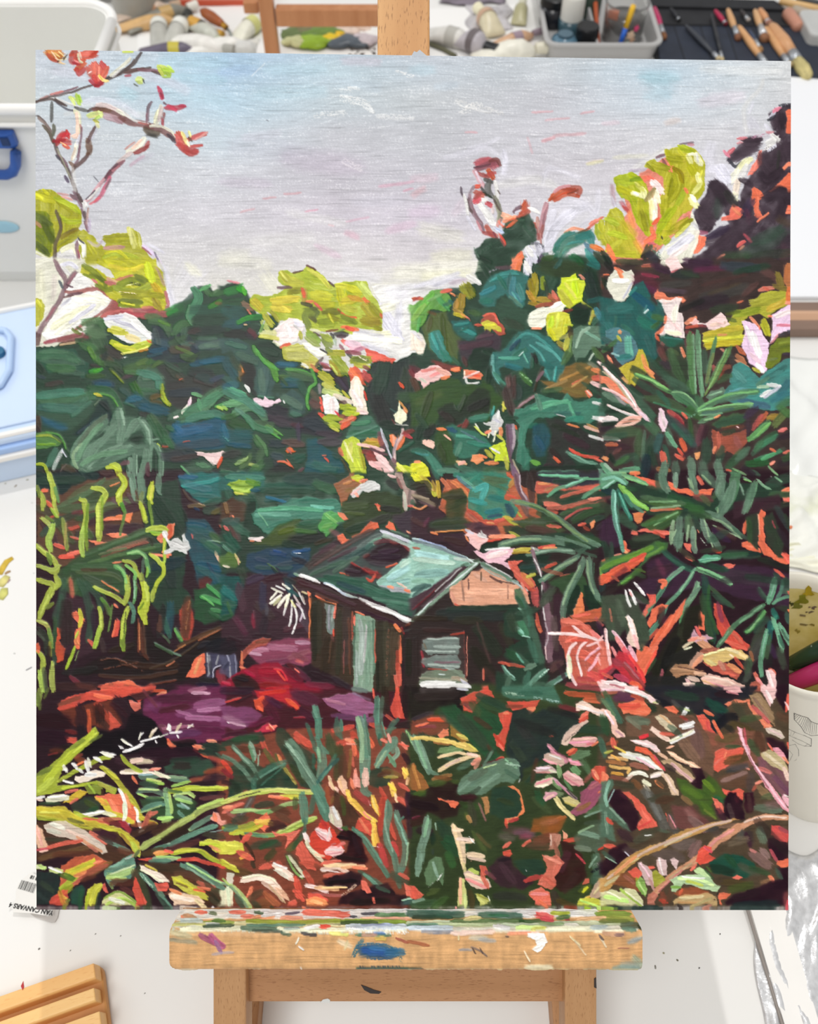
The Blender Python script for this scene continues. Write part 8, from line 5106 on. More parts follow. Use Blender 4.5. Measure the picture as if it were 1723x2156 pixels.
ptube(330, 36, 35, .11, .014, '#8e8b80', '#e8e4da', 'grey paint tube pointing up-right behind the two silver tubes', G, '#c7a46a')
ptube(306, 48, 10, .10, .013, '#dcb27a', '#4a4a45', 'ochre yellow paint tube with a dark cap against the ribbed jar', G)
ptube(335, 66, 100, .085, .0155, '#b9b8b0', '#3b3b38', 'fat silver paint tube, left of the pair standing out of the heap', G, '#e8e8e0')
ptube(372, 66, 80, .085, .0155, '#c3c2ba', '#33332f', 'fat silver paint tube with dark shoulder, right of the pair', G, '#f0f0e8')
ptube(398, 46, -35, .11, .012, '#6d6b62', '#d9a94a', 'dark grey paint tube with a yellow cap lying across the heap', G, '#d9a548')
ptube(430, 62, -50, .08, .014, '#cfd0c4', '#b9c0a0', 'pale green-grey paint tube right of the silver pair', G)
ptube(455, 96, 5, .10, .014, '#f1efe9', '#d8d6ce', 'white paint tube lying in front of the palette knife', G)
ptube(405, 88, -20, .11, .015, '#efece6', '#a9a79f', 'white crumpled paint tube nearest the panel edge', G)
ptube(520, 60, 60, .085, .015, '#ecead9', '#d9d8b0', 'cream paint tube beside the far easel upright', G, '#d8d68a')
ptube(500, 100, 0, .07, .012, '#dcdcd8', '#8f948f', 'small pale grey tube by the foot of the far easel', G)
ptube(350, 102, 0, .09, .011, '#6a6274', '#c9b83a', 'purple-grey paint tube with yellow cap just above the panel', G, '#c9bb4a')
# palette knife
kn = thing('palette_knife', 'palette knife with a brown wooden handle and thin bent steel blade', 'palette knife', (at(448, 38, .02).x, at(448, 38, .02).y, 0))
k0 = at(424, 22, .024) - kn.location; k1 = at(470, 52, .020) - kn.location; k2 = at(484, 66, .016) - kn.location; k3 = at(492, 88, .006) - kn.location; k4 = at(505, 98, .004) - kn.location
bm = NB(); tube(bm, [k0, k0.lerp(k1, .15), k0.lerp(k1, .5), k0.lerp(k1, .85), k1], .006, 14, [.003, .0068, .0078, .006, .004]); obj('handle', bm, mat('knife_handle', '#a65a2e', .35, .2, 40), kn, smooth=True)
bm = NB(); tube(bm, [k1, k1.lerp(k2, .5)], .0042, 12); obj('ferrule', bm, mat('brass', '#b98a3a', .3, metal=.8), kn)
bm = NB(); tube(bm, [k1.lerp(k2, .4), k2, k3.lerp(k2, .4), k3, k4], .002, 8, [.0018, .0018, .0022, .0045, .003]); obj('blade', bm, mat('steel', '#7f8480', .3, .2, 50, metal=.7), kn, smooth=True)
# red edged tray at the top
bm = NB(); a = at(375, 14, .0); b = at(560, 14, 0)
box(bm, ((0), .035, .011), (abs(b.x - a.x), .07, .022)); o = obj('red_edged_box', bm, mat('pale_pink_box', '#e9b3a2', .5, .05), None, bevel=.002)
o.location = ((a.x + b.x) / 2, a.y + .003, 0); tag(o, 'shallow pink box with a red front edge at the very top, behind the paint tubes', 'box')
bm = NB(); box(bm, (0, -.001, .004), (abs(b.x - a.x) * .99, .002, .007)); obj('red_edge', bm, mat('red_edge', '#cf5a3e', .5), o)
bm = NB(); box(bm, (0, 0, .012), (.15, .07, .024)); o = obj('grey_box', bm, mat('box_grey', '#9a9794', .6, .1), None, bevel=.002)
a = at(318, 6, 0); o.location = (a.x, a.y + .035, 0); tag(o, 'grey box edge behind the tubes left of the pink box', 'box')

# white paper under the clutter
pm = mat('paper_white', '#f2f1ef', .7, .015, 12)
def sheet(name, pts, m, label, cat, z=.0006, curl=0, thick=.0003):
    c = sum((Vector((p.x, p.y, 0)) for p in pts), Vector()) / len(pts)
    bm = NB(); prism(bm, [(p.x - c.x, p.y - c.y) for p in pts], z, z + thick)
    bmesh.ops.recalc_face_normals(bm, faces=bm.faces[:])
    o = obj(name, bm, m, None); o.location = (c.x, c.y, 0); return tag(o, label, cat)
sheet('paper_sheet', [at(290, 22), at(520, 12), at(535, 125), at(290, 135)], pm, 'white paper under the left-hand heap of paint tubes', 'paper')
sheet('paper_sheet', [at(905, 20), at(1105, 10), at(1110, 135), at(905, 130)], pm, 'white paper under the tubes between mast and grey caddy', 'paper')
G2 = 'paint tubes between the mast and the grey caddy'
ptube(938, 74, -28, .09, .017, '#dedcd6', '#f1f0ee', 'white paint tube with a greenish spot, nearest the mast', G2, '#b9b7b0')
ptube(990, 84, -40, .062, .020, '#b9b3b8', '#1d1e20', 'silver paint tube with a large black cap lying on the paper', G2, '#6e6668', caplen=.020)
ptube(1030, 45, 110, .06, .018, '#d9cfb0', '#efe9c9', 'cream paint tube standing in a crumpled silver wrapper', G2, '#c8a58a')
ptube(1096, 28, 80, .05, .013, '#b5b08a', '#d8d5c0', 'small olive paint tube by the grey caddy', G2)
ptube(1074, 84, 28, .085, .011, '#d8ae8c', '#8a7a84', 'peach paint tube with a grey end beside the caddy', G2, '#a08c98')
ptube(1062, 108, 10, .10, .018, '#eeebdd', '#d9d4c0', 'off-white paint tube lying along the panel top edge', G2)
tag(crumple('silver_wrapper', 985, 14, 1075, 66, mat('wrapper', '#d3cfd2', .4, .35, 20), .016, seed=9, n=20), 'crumpled silver grey wrapper behind the paint tubes', 'wrapper')
tag(crumple('purple_cloth', 925, -20, 1060, 12, mat('cloth_purple', '#8e8490', .8, .3, 20), .02, seed=12, n=18), 'purple grey cloth at the top right of the mast', 'cloth')
bm = NB(); tube(bm, [at(905, 92, .004) - at(930, 105, 0), at(935, 104, .004) - at(930, 105, 0), at(960, 118, .004) - at(930, 105, 0)], .003, 8); o = obj('wire', bm, mat('wire_olive', '#5d5c45', .5), None, smooth=True); o.location = at(930, 105, 0); tag(o, 'thin dark olive stick on the paper right of the mast', 'stick')

# grey caddy with bottles
gp = mat('caddy_grey', '#b4b3b2', .4, .05, 10)
c_bl = at(1146, 134, 0); c_br = at(1392, 134, 0)
zc_ = .085
f_l = atY(1155, 100, c_bl.y).x; 
cw = atY(1392, 102, c_bl.y).x - atY(1152, 102, c_bl.y).x
zf = atY(1270, 97, c_bl.y).z
cd = thing('caddy', 'grey plastic divided caddy holding bottles and a water jar', 'caddy', ((atY(1152, 102, c_bl.y).x + atY(1392, 102, c_bl.y).x) / 2, c_bl.y, 0))
dd = .20
bm = NB()
shell(bm, ((cw * .94, dd * .94, .012, 0), (cw, dd, .016, zf), (cw + .006, dd + .006, .018, zf), (cw + .006, dd + .006, .018, zf + .003), (cw - .006, dd - .006, .014, zf + .003), (cw * .94 - .006, dd * .94 - .006, .010, .003)), 0, dd / 2)
obj('caddy_shell', bm, gp, cd)
bm = NB(); xd = atY(1262, 97, c_bl.y).x - cd.location.x; box(bm, (xd, dd / 2, zf / 2), (.003, dd - .006, zf - .004)); obj('divider', bm, gp, cd)
inky = mat('ink_black', '#17181a', .3, .3)
def bottle(name, px, py, Yo, r, h, body, capc, label, cat, capr=None, caph=.02, neck=True, bodytrans=0, z0=.004):
    Y = c_bl.y + Yo; x = atY(px, py, Y).x
    t = thing(name, label, cat, (x, Y, z0))
    m = mat('bot_' + name + body, body, .2, .12, 30, trans=bodytrans)
    bm = NB()
    if neck: prof = [(0, 0), (r * .95, 0), (r, .003), (r, h * .78), (r * .62, h * .93), (r * .5, h), (0, h)]
    else: prof = [(0, 0), (r * .95, 0), (r, .003), (r, h), (r * .9, h), (r * .9, h), (0, h)]
    lathe(bm, prof); obj('bottle_body', bm, m, t, smooth=True)
    cr = capr or r * .6
    bm = NB(); lathe(bm, [(0, h), (cr, h), (cr, h + caph * .9), (cr * .93, h + caph), (0, h + caph)]); obj('cap', bm, mat('capm_' + capc, capc, .3, .06), t, smooth=False)
    return t
bottle('ink_jar', 1166, 30, .10, .019, .028, '#23242a', '#131416', 'small round jar with a glossy black lid, far left in the grey caddy', 'jar', .0205, .010, False, z0=.0035)
bottle('white_cap_bottle', 1205, 30, .075, .0165, .020, '#3f5b66', '#eceae2', 'bottle with a tall ribbed off-white cap in the grey caddy', 'bottle', .0155, .032, False, z0=.0035)
bottle('green_bottle', 1243, 35, .12, .013, .040, '#3c4a40', '#555b55', 'dark green bottle at the back of the grey caddy by the divider', 'bottle', .012, .008, z0=.0035)
b1 = bottle('blue_label_bottle', 1190, 80, .028, .0175, .020, '#5f8296', '#4f6a7a', 'short clear blue bottle with a blue label in the front left of the caddy', 'bottle', .010, .003, z0=.0035)
bm = NB(); cyl(bm, (0, 0, .004), (0, 0, .013), .0178, seg=30, cap=False); obj('blue_label', bm, mat('blue_label', '#3f6fae', .5, .3, 80), b1, smooth=True)
bottle('black_cap_bottle', 1236, 75, .030, .0150, .014, '#3a444c', '#141518', 'bottle with a wide black ribbed cap at the front beside the divider', 'bottle', .0152, .018, z0=.0035)
bm = NB(); tube(bm, [Vector((0, 0, .003)), Vector((.002, .10, .032))], .003, 8); o = obj('rust_stick', bm, mat('rust', '#b5562f', .5), None); o.location = (xd + cd.location.x + .006, c_bl.y + .03, .002); tag(o, 'thin rusty orange stick along the caddy divider', 'stick')
# water jar with a brush
jy = c_bl.y + .060; jx = atY(1314, 50, jy).x
jr = thing('water_jar', 'clear plastic jar of dark water with a floral sticker in the caddy', 'jar', (jx, jy, .0035))
clear = mat('clear_plastic', '#f4f4f2', .08, .02, trans=.92, ior=1.3)
bm = NB(); lathe(bm, [(0, 0), (.0255, 0), (.027, .002), (.0285, .046), (.0300, .048), (.0285, .050), (.0272, .047), (.0255, .003), (0, .002)]); obj('jar_wall', bm, clear, jr, smooth=True)
bm = NB(); lathe(bm, [(0, .003), (.0252, .003), (.0264, .030), (0, .030)]); obj('dark_water', bm, mat('dark_water', '#3a3431', .15, .2), jr, smooth=True)
bm = NB(); box(bm, (-.020, -.016, .034), (.014, .002, .014), Matrix.Rotation(-.6, 4, 'Z') @ Matrix.Translation((.010, -.002, 0))); obj('orange_sticker', bm, mat('orange_sticker', '#df7440', .5), jr)
for a_, c_, hz, rr in ((.18, '#e8c9ad', .018, .0055), (.30, '#c9a184', .012, .004), (.42, '#e04a7c', .026, .004), (.1, '#a8b0a0', .008, .003)):
    bm = NB(); bmesh.ops.create_uvsphere(bm, u_segments=14, v_segments=8, radius=1)
    for v_ in bm.verts: k = 1 + .25 * math.cos(5 * math.atan2(v_.co.z, v_.co.x)); v_.co = Vector((v_.co.x * rr * k, v_.co.y * .0008, v_.co.z * rr * k))
    bmesh.ops.transform(bm, matrix=Matrix.Rotation(a_, 4, 'Z') @ Matrix.Translation((0, -.0292, hz)), verts=bm.verts); obj('flower_print', bm, mat('flower_' + c_, c_, .5), jr, smooth=True)
p0_ = atY(1304, 99, jy - .036); p1_ = atY(1335, 10, jy - .030); o0 = Vector((jx, jy, .0035))
br = thing('paint_brush', 'brush with yellow and blue painted handle leaning against the dark water jar', 'paintbrush', o0)
pa = p0_ - o0; pb = p1_ - o0; mid = pa.lerp(pb, .46)
bm = NB(); tube(bm, [pa, mid], .0032, 10, [.0028, .0034]); obj('handle_blue', bm, mat('brush_blue', '#1f5fc4', .35, .05), br, smooth=True)
bm = NB(); tube(bm, [mid, pa.lerp(pb, .9), pb], .0034, 10, [.0034, .0038, .003]); obj('handle_yellow', bm, mat('brush_yellow', '#e9b92c', .35, .05), br, smooth=True)

# ---------------------------------------------------------------- brush roll
black = mat('roll_black', '#26272b', .75, .25, 60)
navy = mat('roll_navy', '#2a3140', .7, .25, 40)
zr_ = .004
rp = lambda px, py, z=zr_: at(px, py, z)
pts = [rp(1385, 138), rp(1345, 2), rp(1445, -6), rp(1640, 2), rp(1723, 92), rp(1790, 165), rp(1610, 170)]
cR = rp(1520, 80); cR.z = 0
rr_ = thing('brush_roll', 'open black fabric brush roll lying above the right corner of the panel', 'brush roll', cR)
def rsheet(name, pp, m, z0, z1, bev=.0008):
    bm = NB(); prism(bm, [(p.x - cR.x, p.y - cR.y) for p in pp], z0, z1); bmesh.ops.recalc_face_normals(bm, faces=bm.faces[:]); return obj(name, bm, m, rr_, bevel=bev)
rsheet('backing', pts, black, 0, .003)
rsheet('top_flap', [rp(1350, -4), rp(1630, 4), rp(1655, 24), rp(1362, 16)], black, .0032, .007)
rsheet('pocket', [rp(1378, 56), rp(1672, 56), rp(1722, 94), rp(1745, 170), rp(1392, 140)], navy, .0032, .0050)
for i in range(5):
    x = 1440 + i * 55
    bm = NB(); a = rp(x - 22, 52) - cR; b = rp(x + 6, 140) - cR; a.z = b.z = .0052; tube(bm, [a, b], .0007, 6); obj('stitching', bm, black, rr_)
bm = NB(); a = rp(1380, 54) - cR; b = rp(1676, 58) - cR; a.z = b.z = .0060; tube(bm, [a, a.lerp(b, .5), b], .0012, 6); obj('elastic_band', bm, black, rr_)
sheet('white_card', [at(1443, 8, .006), at(1445, -10, .006), at(1640, -12, .006), at(1632, 5, .006)], pm, 'white card strip behind the brush roll at the top edge', 'card', .0035)
def brush(p0, p1, hc, fc, bc, label, w=.0035, fl=.22, bl=.14, bw=None, group='brushes in the black roll', flat=1.0, fer='#b7bcc2'):
    a = rp(*p0, z=.010); b = rp(*p1, z=.008); o0 = Vector((a.x, a.y, 0))
    t = thing('paint_brush', label, 'paintbrush', o0, group=group)
    a = a - o0; b = b - o0; k1_ = 1 - fl - bl; k2_ = 1 - bl
    bm = NB(); tube(bm, [a, a.lerp(b, .06), a.lerp(b, k1_ * .6), a.lerp(b, k1_)], w, 12, [w * .6, w * .85, w * 1.15, w * .9]); obj('handle', bm, bpy.data.materials.get('h' + hc) or mat('h' + hc, hc, .4, .12, 60), t, smooth=True)
    bm = NB(); tube(bm, [a.lerp(b, k1_), a.lerp(b, k2_)], w, 12, [w * .95, (bw or w) * 1.0]); obj('ferrule', bm, bpy.data.materials.get('f' + fer) or mat('f' + fer, fer, .3, .2, 80, metal=.6), t, smooth=True)
    bm = NB(); W_ = bw or w
    tube(bm, [a.lerp(b, k2_), a.lerp(b, 1 - bl * .5), a.lerp(b, 1 - bl * .12), b], W_, 14, [W_ * .95, W_ * 1.15, W_ * .9, W_ * .35]); obj('bristles', bm, bpy.data.materials.get('b' + bc) or mat('b' + bc, bc, .7, .35, 300, stretch=(1, .2, 1)), t, smooth=True)
    return t
brush((1378, 16), (1400, 82), '#c8356a', '', '#8a5a38', 'pink-handled brush with a short brown tip, far left of the roll', .0038, .24, .16)
brush((1412, 18), (1432, 44), '#23252b', '', '#1d1d1f', 'short black handle end peeking out left in the roll', .0026, .1, .1)
brush((1444, 54), (1516, 126), '#3b3f47', '', '#d3c19a', 'slim dark brush lying diagonally across the left pocket', .0032, .12, .06)
brush((1498, 30), (1522, 128), '#2c2e33', '', '#cdb98c', 'thin black brush pointing straight down beside the slim diagonal one', .0022, .12, .06)
brush((1506, 22), (1530, 52), '#b7274f', '', '#77202f', 'crimson brush handle showing at the top of the roll', .0030, .1, .1)
brush((1533, 20), (1556, 84), '#d9a876', '', '#8a5a3e', 'light wooden brush with a brown tip in the middle of the roll', .0040, .25, .14)
brush((1560, 22), (1578, 44), '#3a3434', '', '#b9b0a8', 'short dark brush end in the middle of the roll', .0026, .2, .2)
brush((1590, 22), (1612, 86), '#dcae7e', '', '#9a6a4a', 'light wooden flat brush with bright wide ferrule', .0042, .34, .14, .0062, fer='#d9dadc')
brush((1600, 20), (1619, 50), '#d49a6c', '', '#c98', 'stubby wooden brush beside the wide ferrule one', .0045, .1, .1)
brush((1556, 56), (1616, 140), '#dba774', '', '#cbb89a', 'long light wooden brush slanting down to the panel edge', .0044, .22, .05)
brush((1578, 66), (1604, 108), '#34425c', '', '#b68a58', 'navy brush with tan pointed tip between the wooden ones', .0030, .34, .18)
brush((1612, 58), (1664, 140), '#d7a270', '', '#c9b48e', 'long wooden brush running beside the big hog brush', .0044, .20, .06)
brush((1624, 54), (1704, 164), '#d49f72', '', '#d8c98a', 'large wooden hog brush with long pale yellow bristles reaching past the panel corner', .0085, .14, .30, .0078)
# marker and tubes at the far right
def stick(p0, p1, r0, r1, c, label, cat='pen', z=.012, name='marker'):
    a = at(*p0, z); b = at(*p1, z); o0 = Vector((a.x, a.y, 0)); bm = NB()
    tube(bm, [a - o0, (a - o0).lerp(b - o0, .08), (a - o0).lerp(b - o0, .92), b - o0], r0, 14, [r0 * .8, r0, r1, r1 * .8]); o = obj(name, bm, mat(name + c, c, .4, .12, 40), None, smooth=True); o.location = o0
    return tag(o, label, cat)
stick((1658, 26), (1684, 60), .0085, .0080, '#c98f78', 'thick pinkish brown crayon right of the brush roll', 'crayon', .009, 'crayon')
stick((1668, 22), (1740, 44), .008, .008, '#b3a593', 'grey beige roll lying behind the pinkish crayon', 'crayon', .009, 'crayon')
stick((1642, 2), (1728, 20), .005, .005, '#d9b076', 'long light wooden dowel at the top right corner', 'dowel', .008, 'dowel')
stick((1678, -4), (1730, 8), .004, .004, '#3a3c3e', 'black pencil at the top right corner behind the dowel', 'pencil', .006, 'pencil')
stick((1714, 44), (1736, 66), .009, .009, '#b98a76', 'short brown crayon cut off by the right frame edge', 'crayon', .009, 'crayon')
bm = NB(); prism(bm, rrect(.045, .07, .01), 0, .02); o = obj('plastic_cover', bm, mat('lid_grey', '#c3c4c2', .4), None, bevel=.003); p = at(1700, 100, 0); o.location = (p.x + .02, p.y + .03, 0); tag(o, 'pale grey plastic cover under the right edge of the brush roll', 'lid')

# ---------------------------------------------------------------- right side
sheet('paper_pad', [at(1600, 632), at(1600, 150), at(1860, 150), at(1860, 632)], mat('pad_white', '#f2f4f8', .6, .01, 8), 'large blank white paper sheet right of the panel, above the wooden batten', 'paper', .0008, thick=.004)
w3 = wood('batten_wood', '#b98e68', '#7a5c45', 0, .4)
a = at(1640, 712, 0); b = at(1900, 718, 0); c = at(1640, 634, .012)
bt = thing('wooden_batten', 'brown wooden batten with a pale middle strip lying right of the painting', 'batten', (a.x, a.y, 0))
hh = c.y - a.y
bm = NB(); box(bm, (.12, hh / 2, .006), (.30, hh, .012)); obj('batten_body', bm, mat('batten_brown', '#8a7264', .4, .15, 60, stretch=(.1, 1, 1)), bt, bevel=.002)
bm = NB(); prism(bm, [(hh * .32, .012), (hh * .44, .0165), (hh * .50, .0165), (hh * .66, .012)], -.03, .27, Matrix(((0, 0, 1, 0), (1, 0, 0, 0), (0, 1, 0, 0), (0, 0, 0, 1)))); bmesh.ops.recalc_face_normals(bm, faces=bm.faces[:]); obj('bevel_strip', bm, mat('batten_pale', '#d3a98a', .4, .1, 60, stretch=(.1, 1, 1)), bt)
tag(crumple('plastic_sheet', 1560, 752, 1800, 1010, mat('film_white', '#f2f4f1', .25, .05, 18), .012, seed=21, n=30), 'crumpled thin white plastic film below the wooden batten', 'plastic film')
tag(crumple('paint_rag', 1560, 1000, 1790, 1190, mat('rag_green_white', '#f0f1ea', .7, .2, 16, color2='#cfd3ae', lo=.30, hi=.46), .020, seed=23, n=34), 'crumpled white rag with pale green paint stains above the cup', 'rag')
bm = NB(); p = at(1668, 1106, .02); cyl(bm, (0, 0, 0), (0, 0, .002), .0014, seg=10); o = obj('paint_spot', bm, mat('spot_orange', '#e2855c', .5), None); o.location = (p.x, p.y, .018)
o.parent = bpy.data.objects['paint_rag']; o.location = Vector((p.x, p.y, .016)) - bpy.data.objects['paint_rag'].location; o['label'] = 'orange paint spot'

# tall cup with leaf drawings; it leans back a little, its ochre-stained inside faces the camera
RC = at(1702, 1326, .16); BC = at(1704, 1640, 0); mz = .16; mr = .0385
mug = thing('cup', 'tall cream cup with grey leaf drawings and an ochre-stained inside', 'cup', (BC.x, BC.y, 0))
SH = Vector((RC.x - BC.x, RC.y - BC.y, 0)) / mz
def oblique(bm):
    for v_ in bm.verts: v_.co += SH * v_.co.z
bm = NB(); lathe(bm, [(mr * .93, mz - .010), (mr * .95, mz - .004), (mr * 1.0, mz - .001), (mr * 1.035, mz), (mr * 1.05, mz - .0025), (mr * 1.03, mz - .006), (mr * 1.0, mz - .009), (mr * .99, mz - .012), (mr * .88, .02), (mr * .84, .004), (mr * .80, 0), (0, 0)], seg=72); oblique(bm)
obj('cup_wall', bm, mat('mug_cream', '#ece8db', .3, .03, 10), mug, smooth=True)
ochre = mat('ochre_stain', '#ecdfa6', .5, .3, 45, color2='#cdbb66', lo=.30, hi=.60)
bm = NB(); lathe(bm, [(mr * .95, mz - .006), (mr * .93, mz - .012), (mr * .86, .03), (0, .024)], seg=72); oblique(bm); inner = obj('stained_inside', bm, ochre, mug, smooth=True)
def cup_at(px, py, off=.0005, inside=False):
    best = None
    for k in range(90):
        z_ = mz * (.05 + .93 * k / 89)
        for q_ in range(120):
            a_ = -math.pi + 2 * math.pi * q_ / 120
            r_ = (mr * (.84 + .15 * z_ / mz)) + off
            if inside: r_ = mr * (.845 + .085 * z_ / mz) - .0006
            p_ = Vector((r_ * math.cos(a_), r_ * math.sin(a_), z_)) + SH * z_; wv = p_ + mug.location - C0
            nrm = Vector((math.cos(a_), math.sin(a_), -.1)) * (-1 if inside else 1)
            if nrm.dot(wv) > 0: continue
            dp = wv.dot(F); x_ = 861.5 + FPX * wv.x / dp; y_ = 1078 - FPX * wv.dot(U_) / dp
            e_ = (x_ - px) ** 2 + (y_ - py) ** 2
            if best is None or e_ < best[0]: best = (e_, p_)
    return best[1]
ln = mat('leaf_line', '#5a5552', .6, .1); wash = mat('leaf_wash', '#8e8f90', .6, .3, 60)
def leafdraw(outline, mid):
    bm = NB(); O = [cup_at(*p) for p in outline]; tube(bm, O, .00022, 4)
    M2 = [cup_at(*p) for p in mid]; tube(bm, M2, .0002, 4)
    n_ = 16
    for k in range(1, n_):
        t = k / n_; i = int(t * (len(O) - 1)); o_ = O[i].lerp(O[min(i + 1, len(O) - 1)], t * (len(O) - 1) - i)
        j_ = int(t * (len(M2) - 1)); m_ = M2[j_].lerp(M2[min(j_ + 1, len(M2) - 1)], t * (len(M2) - 1) - j_)
        tube(bm, [m_, m_.lerp(o_, .9)], .00012, 4)
    return obj('leaf_drawing', bm, ln, mug)
leafdraw([(1671, 1501), (1674, 1515), (1684, 1530), (1698, 1541), (1712, 1548), (1726, 1549)], [(1671, 1501), (1684, 1507), (1700, 1512), (1712, 1518), (1726, 1524)])
leafdraw([(1663, 1535), (1676, 1540), (1694, 1548), (1708, 1555), (1710, 1564), (1708, 1572), (1694, 1572), (1680, 1566), (1668, 1558)], [(1663, 1548), (1676, 1553), (1690, 1560), (1700, 1566), (1708, 1572)])
leafdraw([(1662, 1568), (1676, 1566), (1685, 1577), (1684, 1590), (1674, 1600), (1662, 1608)], [(1660, 1575), (1664, 1582), (1668, 1588), (1664, 1600), (1660, 1606)])
bm = NB(); g = []
for (x_, y_, w_) in ((1660, 1632, 2), (1672, 1626, 6), (1686, 1620, 9), (1698, 1611, 10), (1710, 1598, 9), (1724, 1582, 7), (1736, 1568, 3)):
    g.append((bm.verts.new(cup_at(x_, y_ + w_, .0004)), bm.verts.new(cup_at(x_, y_ - w_, .0004))))
for A, B in zip(g, g[1:]): bm.faces.new((A[0], B[0], B[1], A[1]))
obj('grey_leaf_stroke', bm, wash, mug)
for px, py, rx, ry, c, lb in ((1690, 1264, 13, 9, '#90902c', 'olive smudge'), (1703, 1246, 9, 11, '#c0a62a', 'mustard smudge'), (1678, 1276, 9, 7, '#7f8338', 'green smudge'), (1667, 1272, 5, 5, '#4c5030', 'dark olive smudge'), (1712, 1279, 8, 3, '#7a6660', 'purple grey smudge'), (1706, 1289, 10, 2, '#8b7a66', 'brown smudge'), (1690, 1296, 8, 2, '#a09070', 'brown smudge'), (1690, 1315, 9, 2, '#9a8a60', 'brown smudge'), (1712, 1316, 6, 2, '#a8944a', 'brown smudge'), (1680, 1330, 4, 5, '#b0a050', 'olive smudge'), (1676, 1212, 14, 3, '#c2502c', 'rust red edge smear'), (1700, 1213, 12, 2, '#d0703a', 'orange edge smear')):
    bm = NB(); cpt = cup_at(px, py, inside=True); ring = []
    for q_ in range(14):
        a_ = 2 * math.pi * q_ / 14; k = 1 + .3 * math.sin(3 * a_ + px)
        ring.append(bm.verts.new(cup_at(px + rx * k * math.cos(a_), py + ry * k * math.sin(a_), inside=True)))
    bm.faces.new(ring); o = obj('paint_smudge', bm, bpy.data.materials.get('sm' + c) or mat('sm' + c, c, .5, .35, 120), inner); o['label'] = lb
def mugbrush(p, q, r, c, label, c2=None):
    o0 = Vector((BC.x, BC.y, 0)); p = p - o0; q = q - o0; q = p + (q - p) * 2.0
    t = thing('paint_brush', label, 'paintbrush', o0, group='brushes in the cup')
    bm = NB(); tube(bm, [p, p.lerp(q, .3), p.lerp(q, .7), q], r, 16, [r * .8, r, r, r * .9]); obj('handle', bm, mat('mb' + c, c, .25, .5, 110, color2=c2, lo=.30, hi=.36), t, smooth=True)
mugbrush(at(1648, 1409, .128), at(1775, 1345, .160), .0056, '#1c3524', 'dark green brush handle with pale chips leaning in the cup', '#a9b8ad')
mugbrush(at(1650, 1446, .128), at(1775, 1395, .150), .0062, '#a3265a', 'thick magenta brush handle with grey paint smears in the cup', '#a59aa4')
tag(crumple('stained_paper', 1560, 1150, 1790, 1204, mat('rag_ivory', '#efeede', .7, .2, 16, color2='#dcdcb4', lo=.30, hi=.5), .012, seed=27, n=24), 'ivory paper with a pale olive stain just behind the cup', 'paper')

# foil sheet and glass sheet bottom right
foil = mat('foil', '#e3e4e6', .28, .22, 220, metal=.35, bump=.5)
tag(crumple('foil_sheet', 1600, 1790, 1760, 2260, foil, .010, seed=31, n=34, amp=.6), 'bright crinkled silver foil sheet below the mug, lower right', 'foil')
ps = [at(1512, 1890), at(1600, 1890), at(1720, 2230), at(1600, 2230)]
gl_m = mat('acrylic_clear', '#f6f4f0', .12, .02)
sheet('acrylic_sheet', [at(1566, 1880), at(1640, 1880), at(1745, 2240), at(1672, 2240)], gl_m, 'clear acrylic sheet with a thin dark edge line beside the foil, lower right', 'acrylic sheet', .001, thick=.003)
bm = NB(); a = at(1570, 1900, .004); b = at(1655, 2180, .004); tube(bm, [a - a, b - a], .0011, 8); o = obj('edge_line', bm, mat('edge_dark', '#8f8781', .4), None)
sh_ = bpy.data.objects['acrylic_sheet']; o.parent = sh_; o.location = a - sh_.location

# slatted wooden soap-dish style palette stand, bottom left
sl_m = wood('pine_slat', '#f8cd88', '#efb872', 0, .25, .8)
s0 = at(205, 2034, .02)
ang = math.radians(18.8)
ss = thing('slatted_wood_block', 'light grooved wooden block with rounded end and a red paint fleck, bottom left corner', 'wooden block', (s0.x - .002, s0.y + .004, 0), (0, 0, ang))
bm = NB(); prism(bm, rrect(.12, .11, .006, 5, -.06, -.055), 0, .0065); obj('base_board', bm, mat('pine_base', '#d39a5c', .5, .1, 60), ss, bevel=.0015)
for k in range(8):
    bm = NB(); y0 = -.0015 - k * .0136; wd_ = .0082 if k else .0095
    prism(bm, [(y0, .006), (y0 - .0005, .0200), (y0 - wd_ + .001, .0200), (y0 - wd_, .0185), (y0 - wd_, .006)], -.120, -.0012 - .0015 * (k % 2), Matrix(((0, 0, 1, 0), (1, 0, 0, 0), (0, 1, 0, 0), (0, 0, 0, 1))))
    bmesh.ops.recalc_face_normals(bm, faces=bm.faces[:]); obj('slat', bm, sl_m, ss, bevel=.0007)
p = at(48, 2085, .020); gl2 = Matrix.Rotation(-ang, 4, 'Z') @ Matrix.Translation(-ss.location) @ p
bm = NB(); prism(bm, [(gl2.x, gl2.y), (gl2.x + .001, gl2.y + .0015), (gl2.x + .0008, gl2.y + .005), (gl2.x - .0008, gl2.y + .0026)], .0200, .0204); obj('red_fleck', bm, mat('red_fleck', '#b8282c', .4), ss)

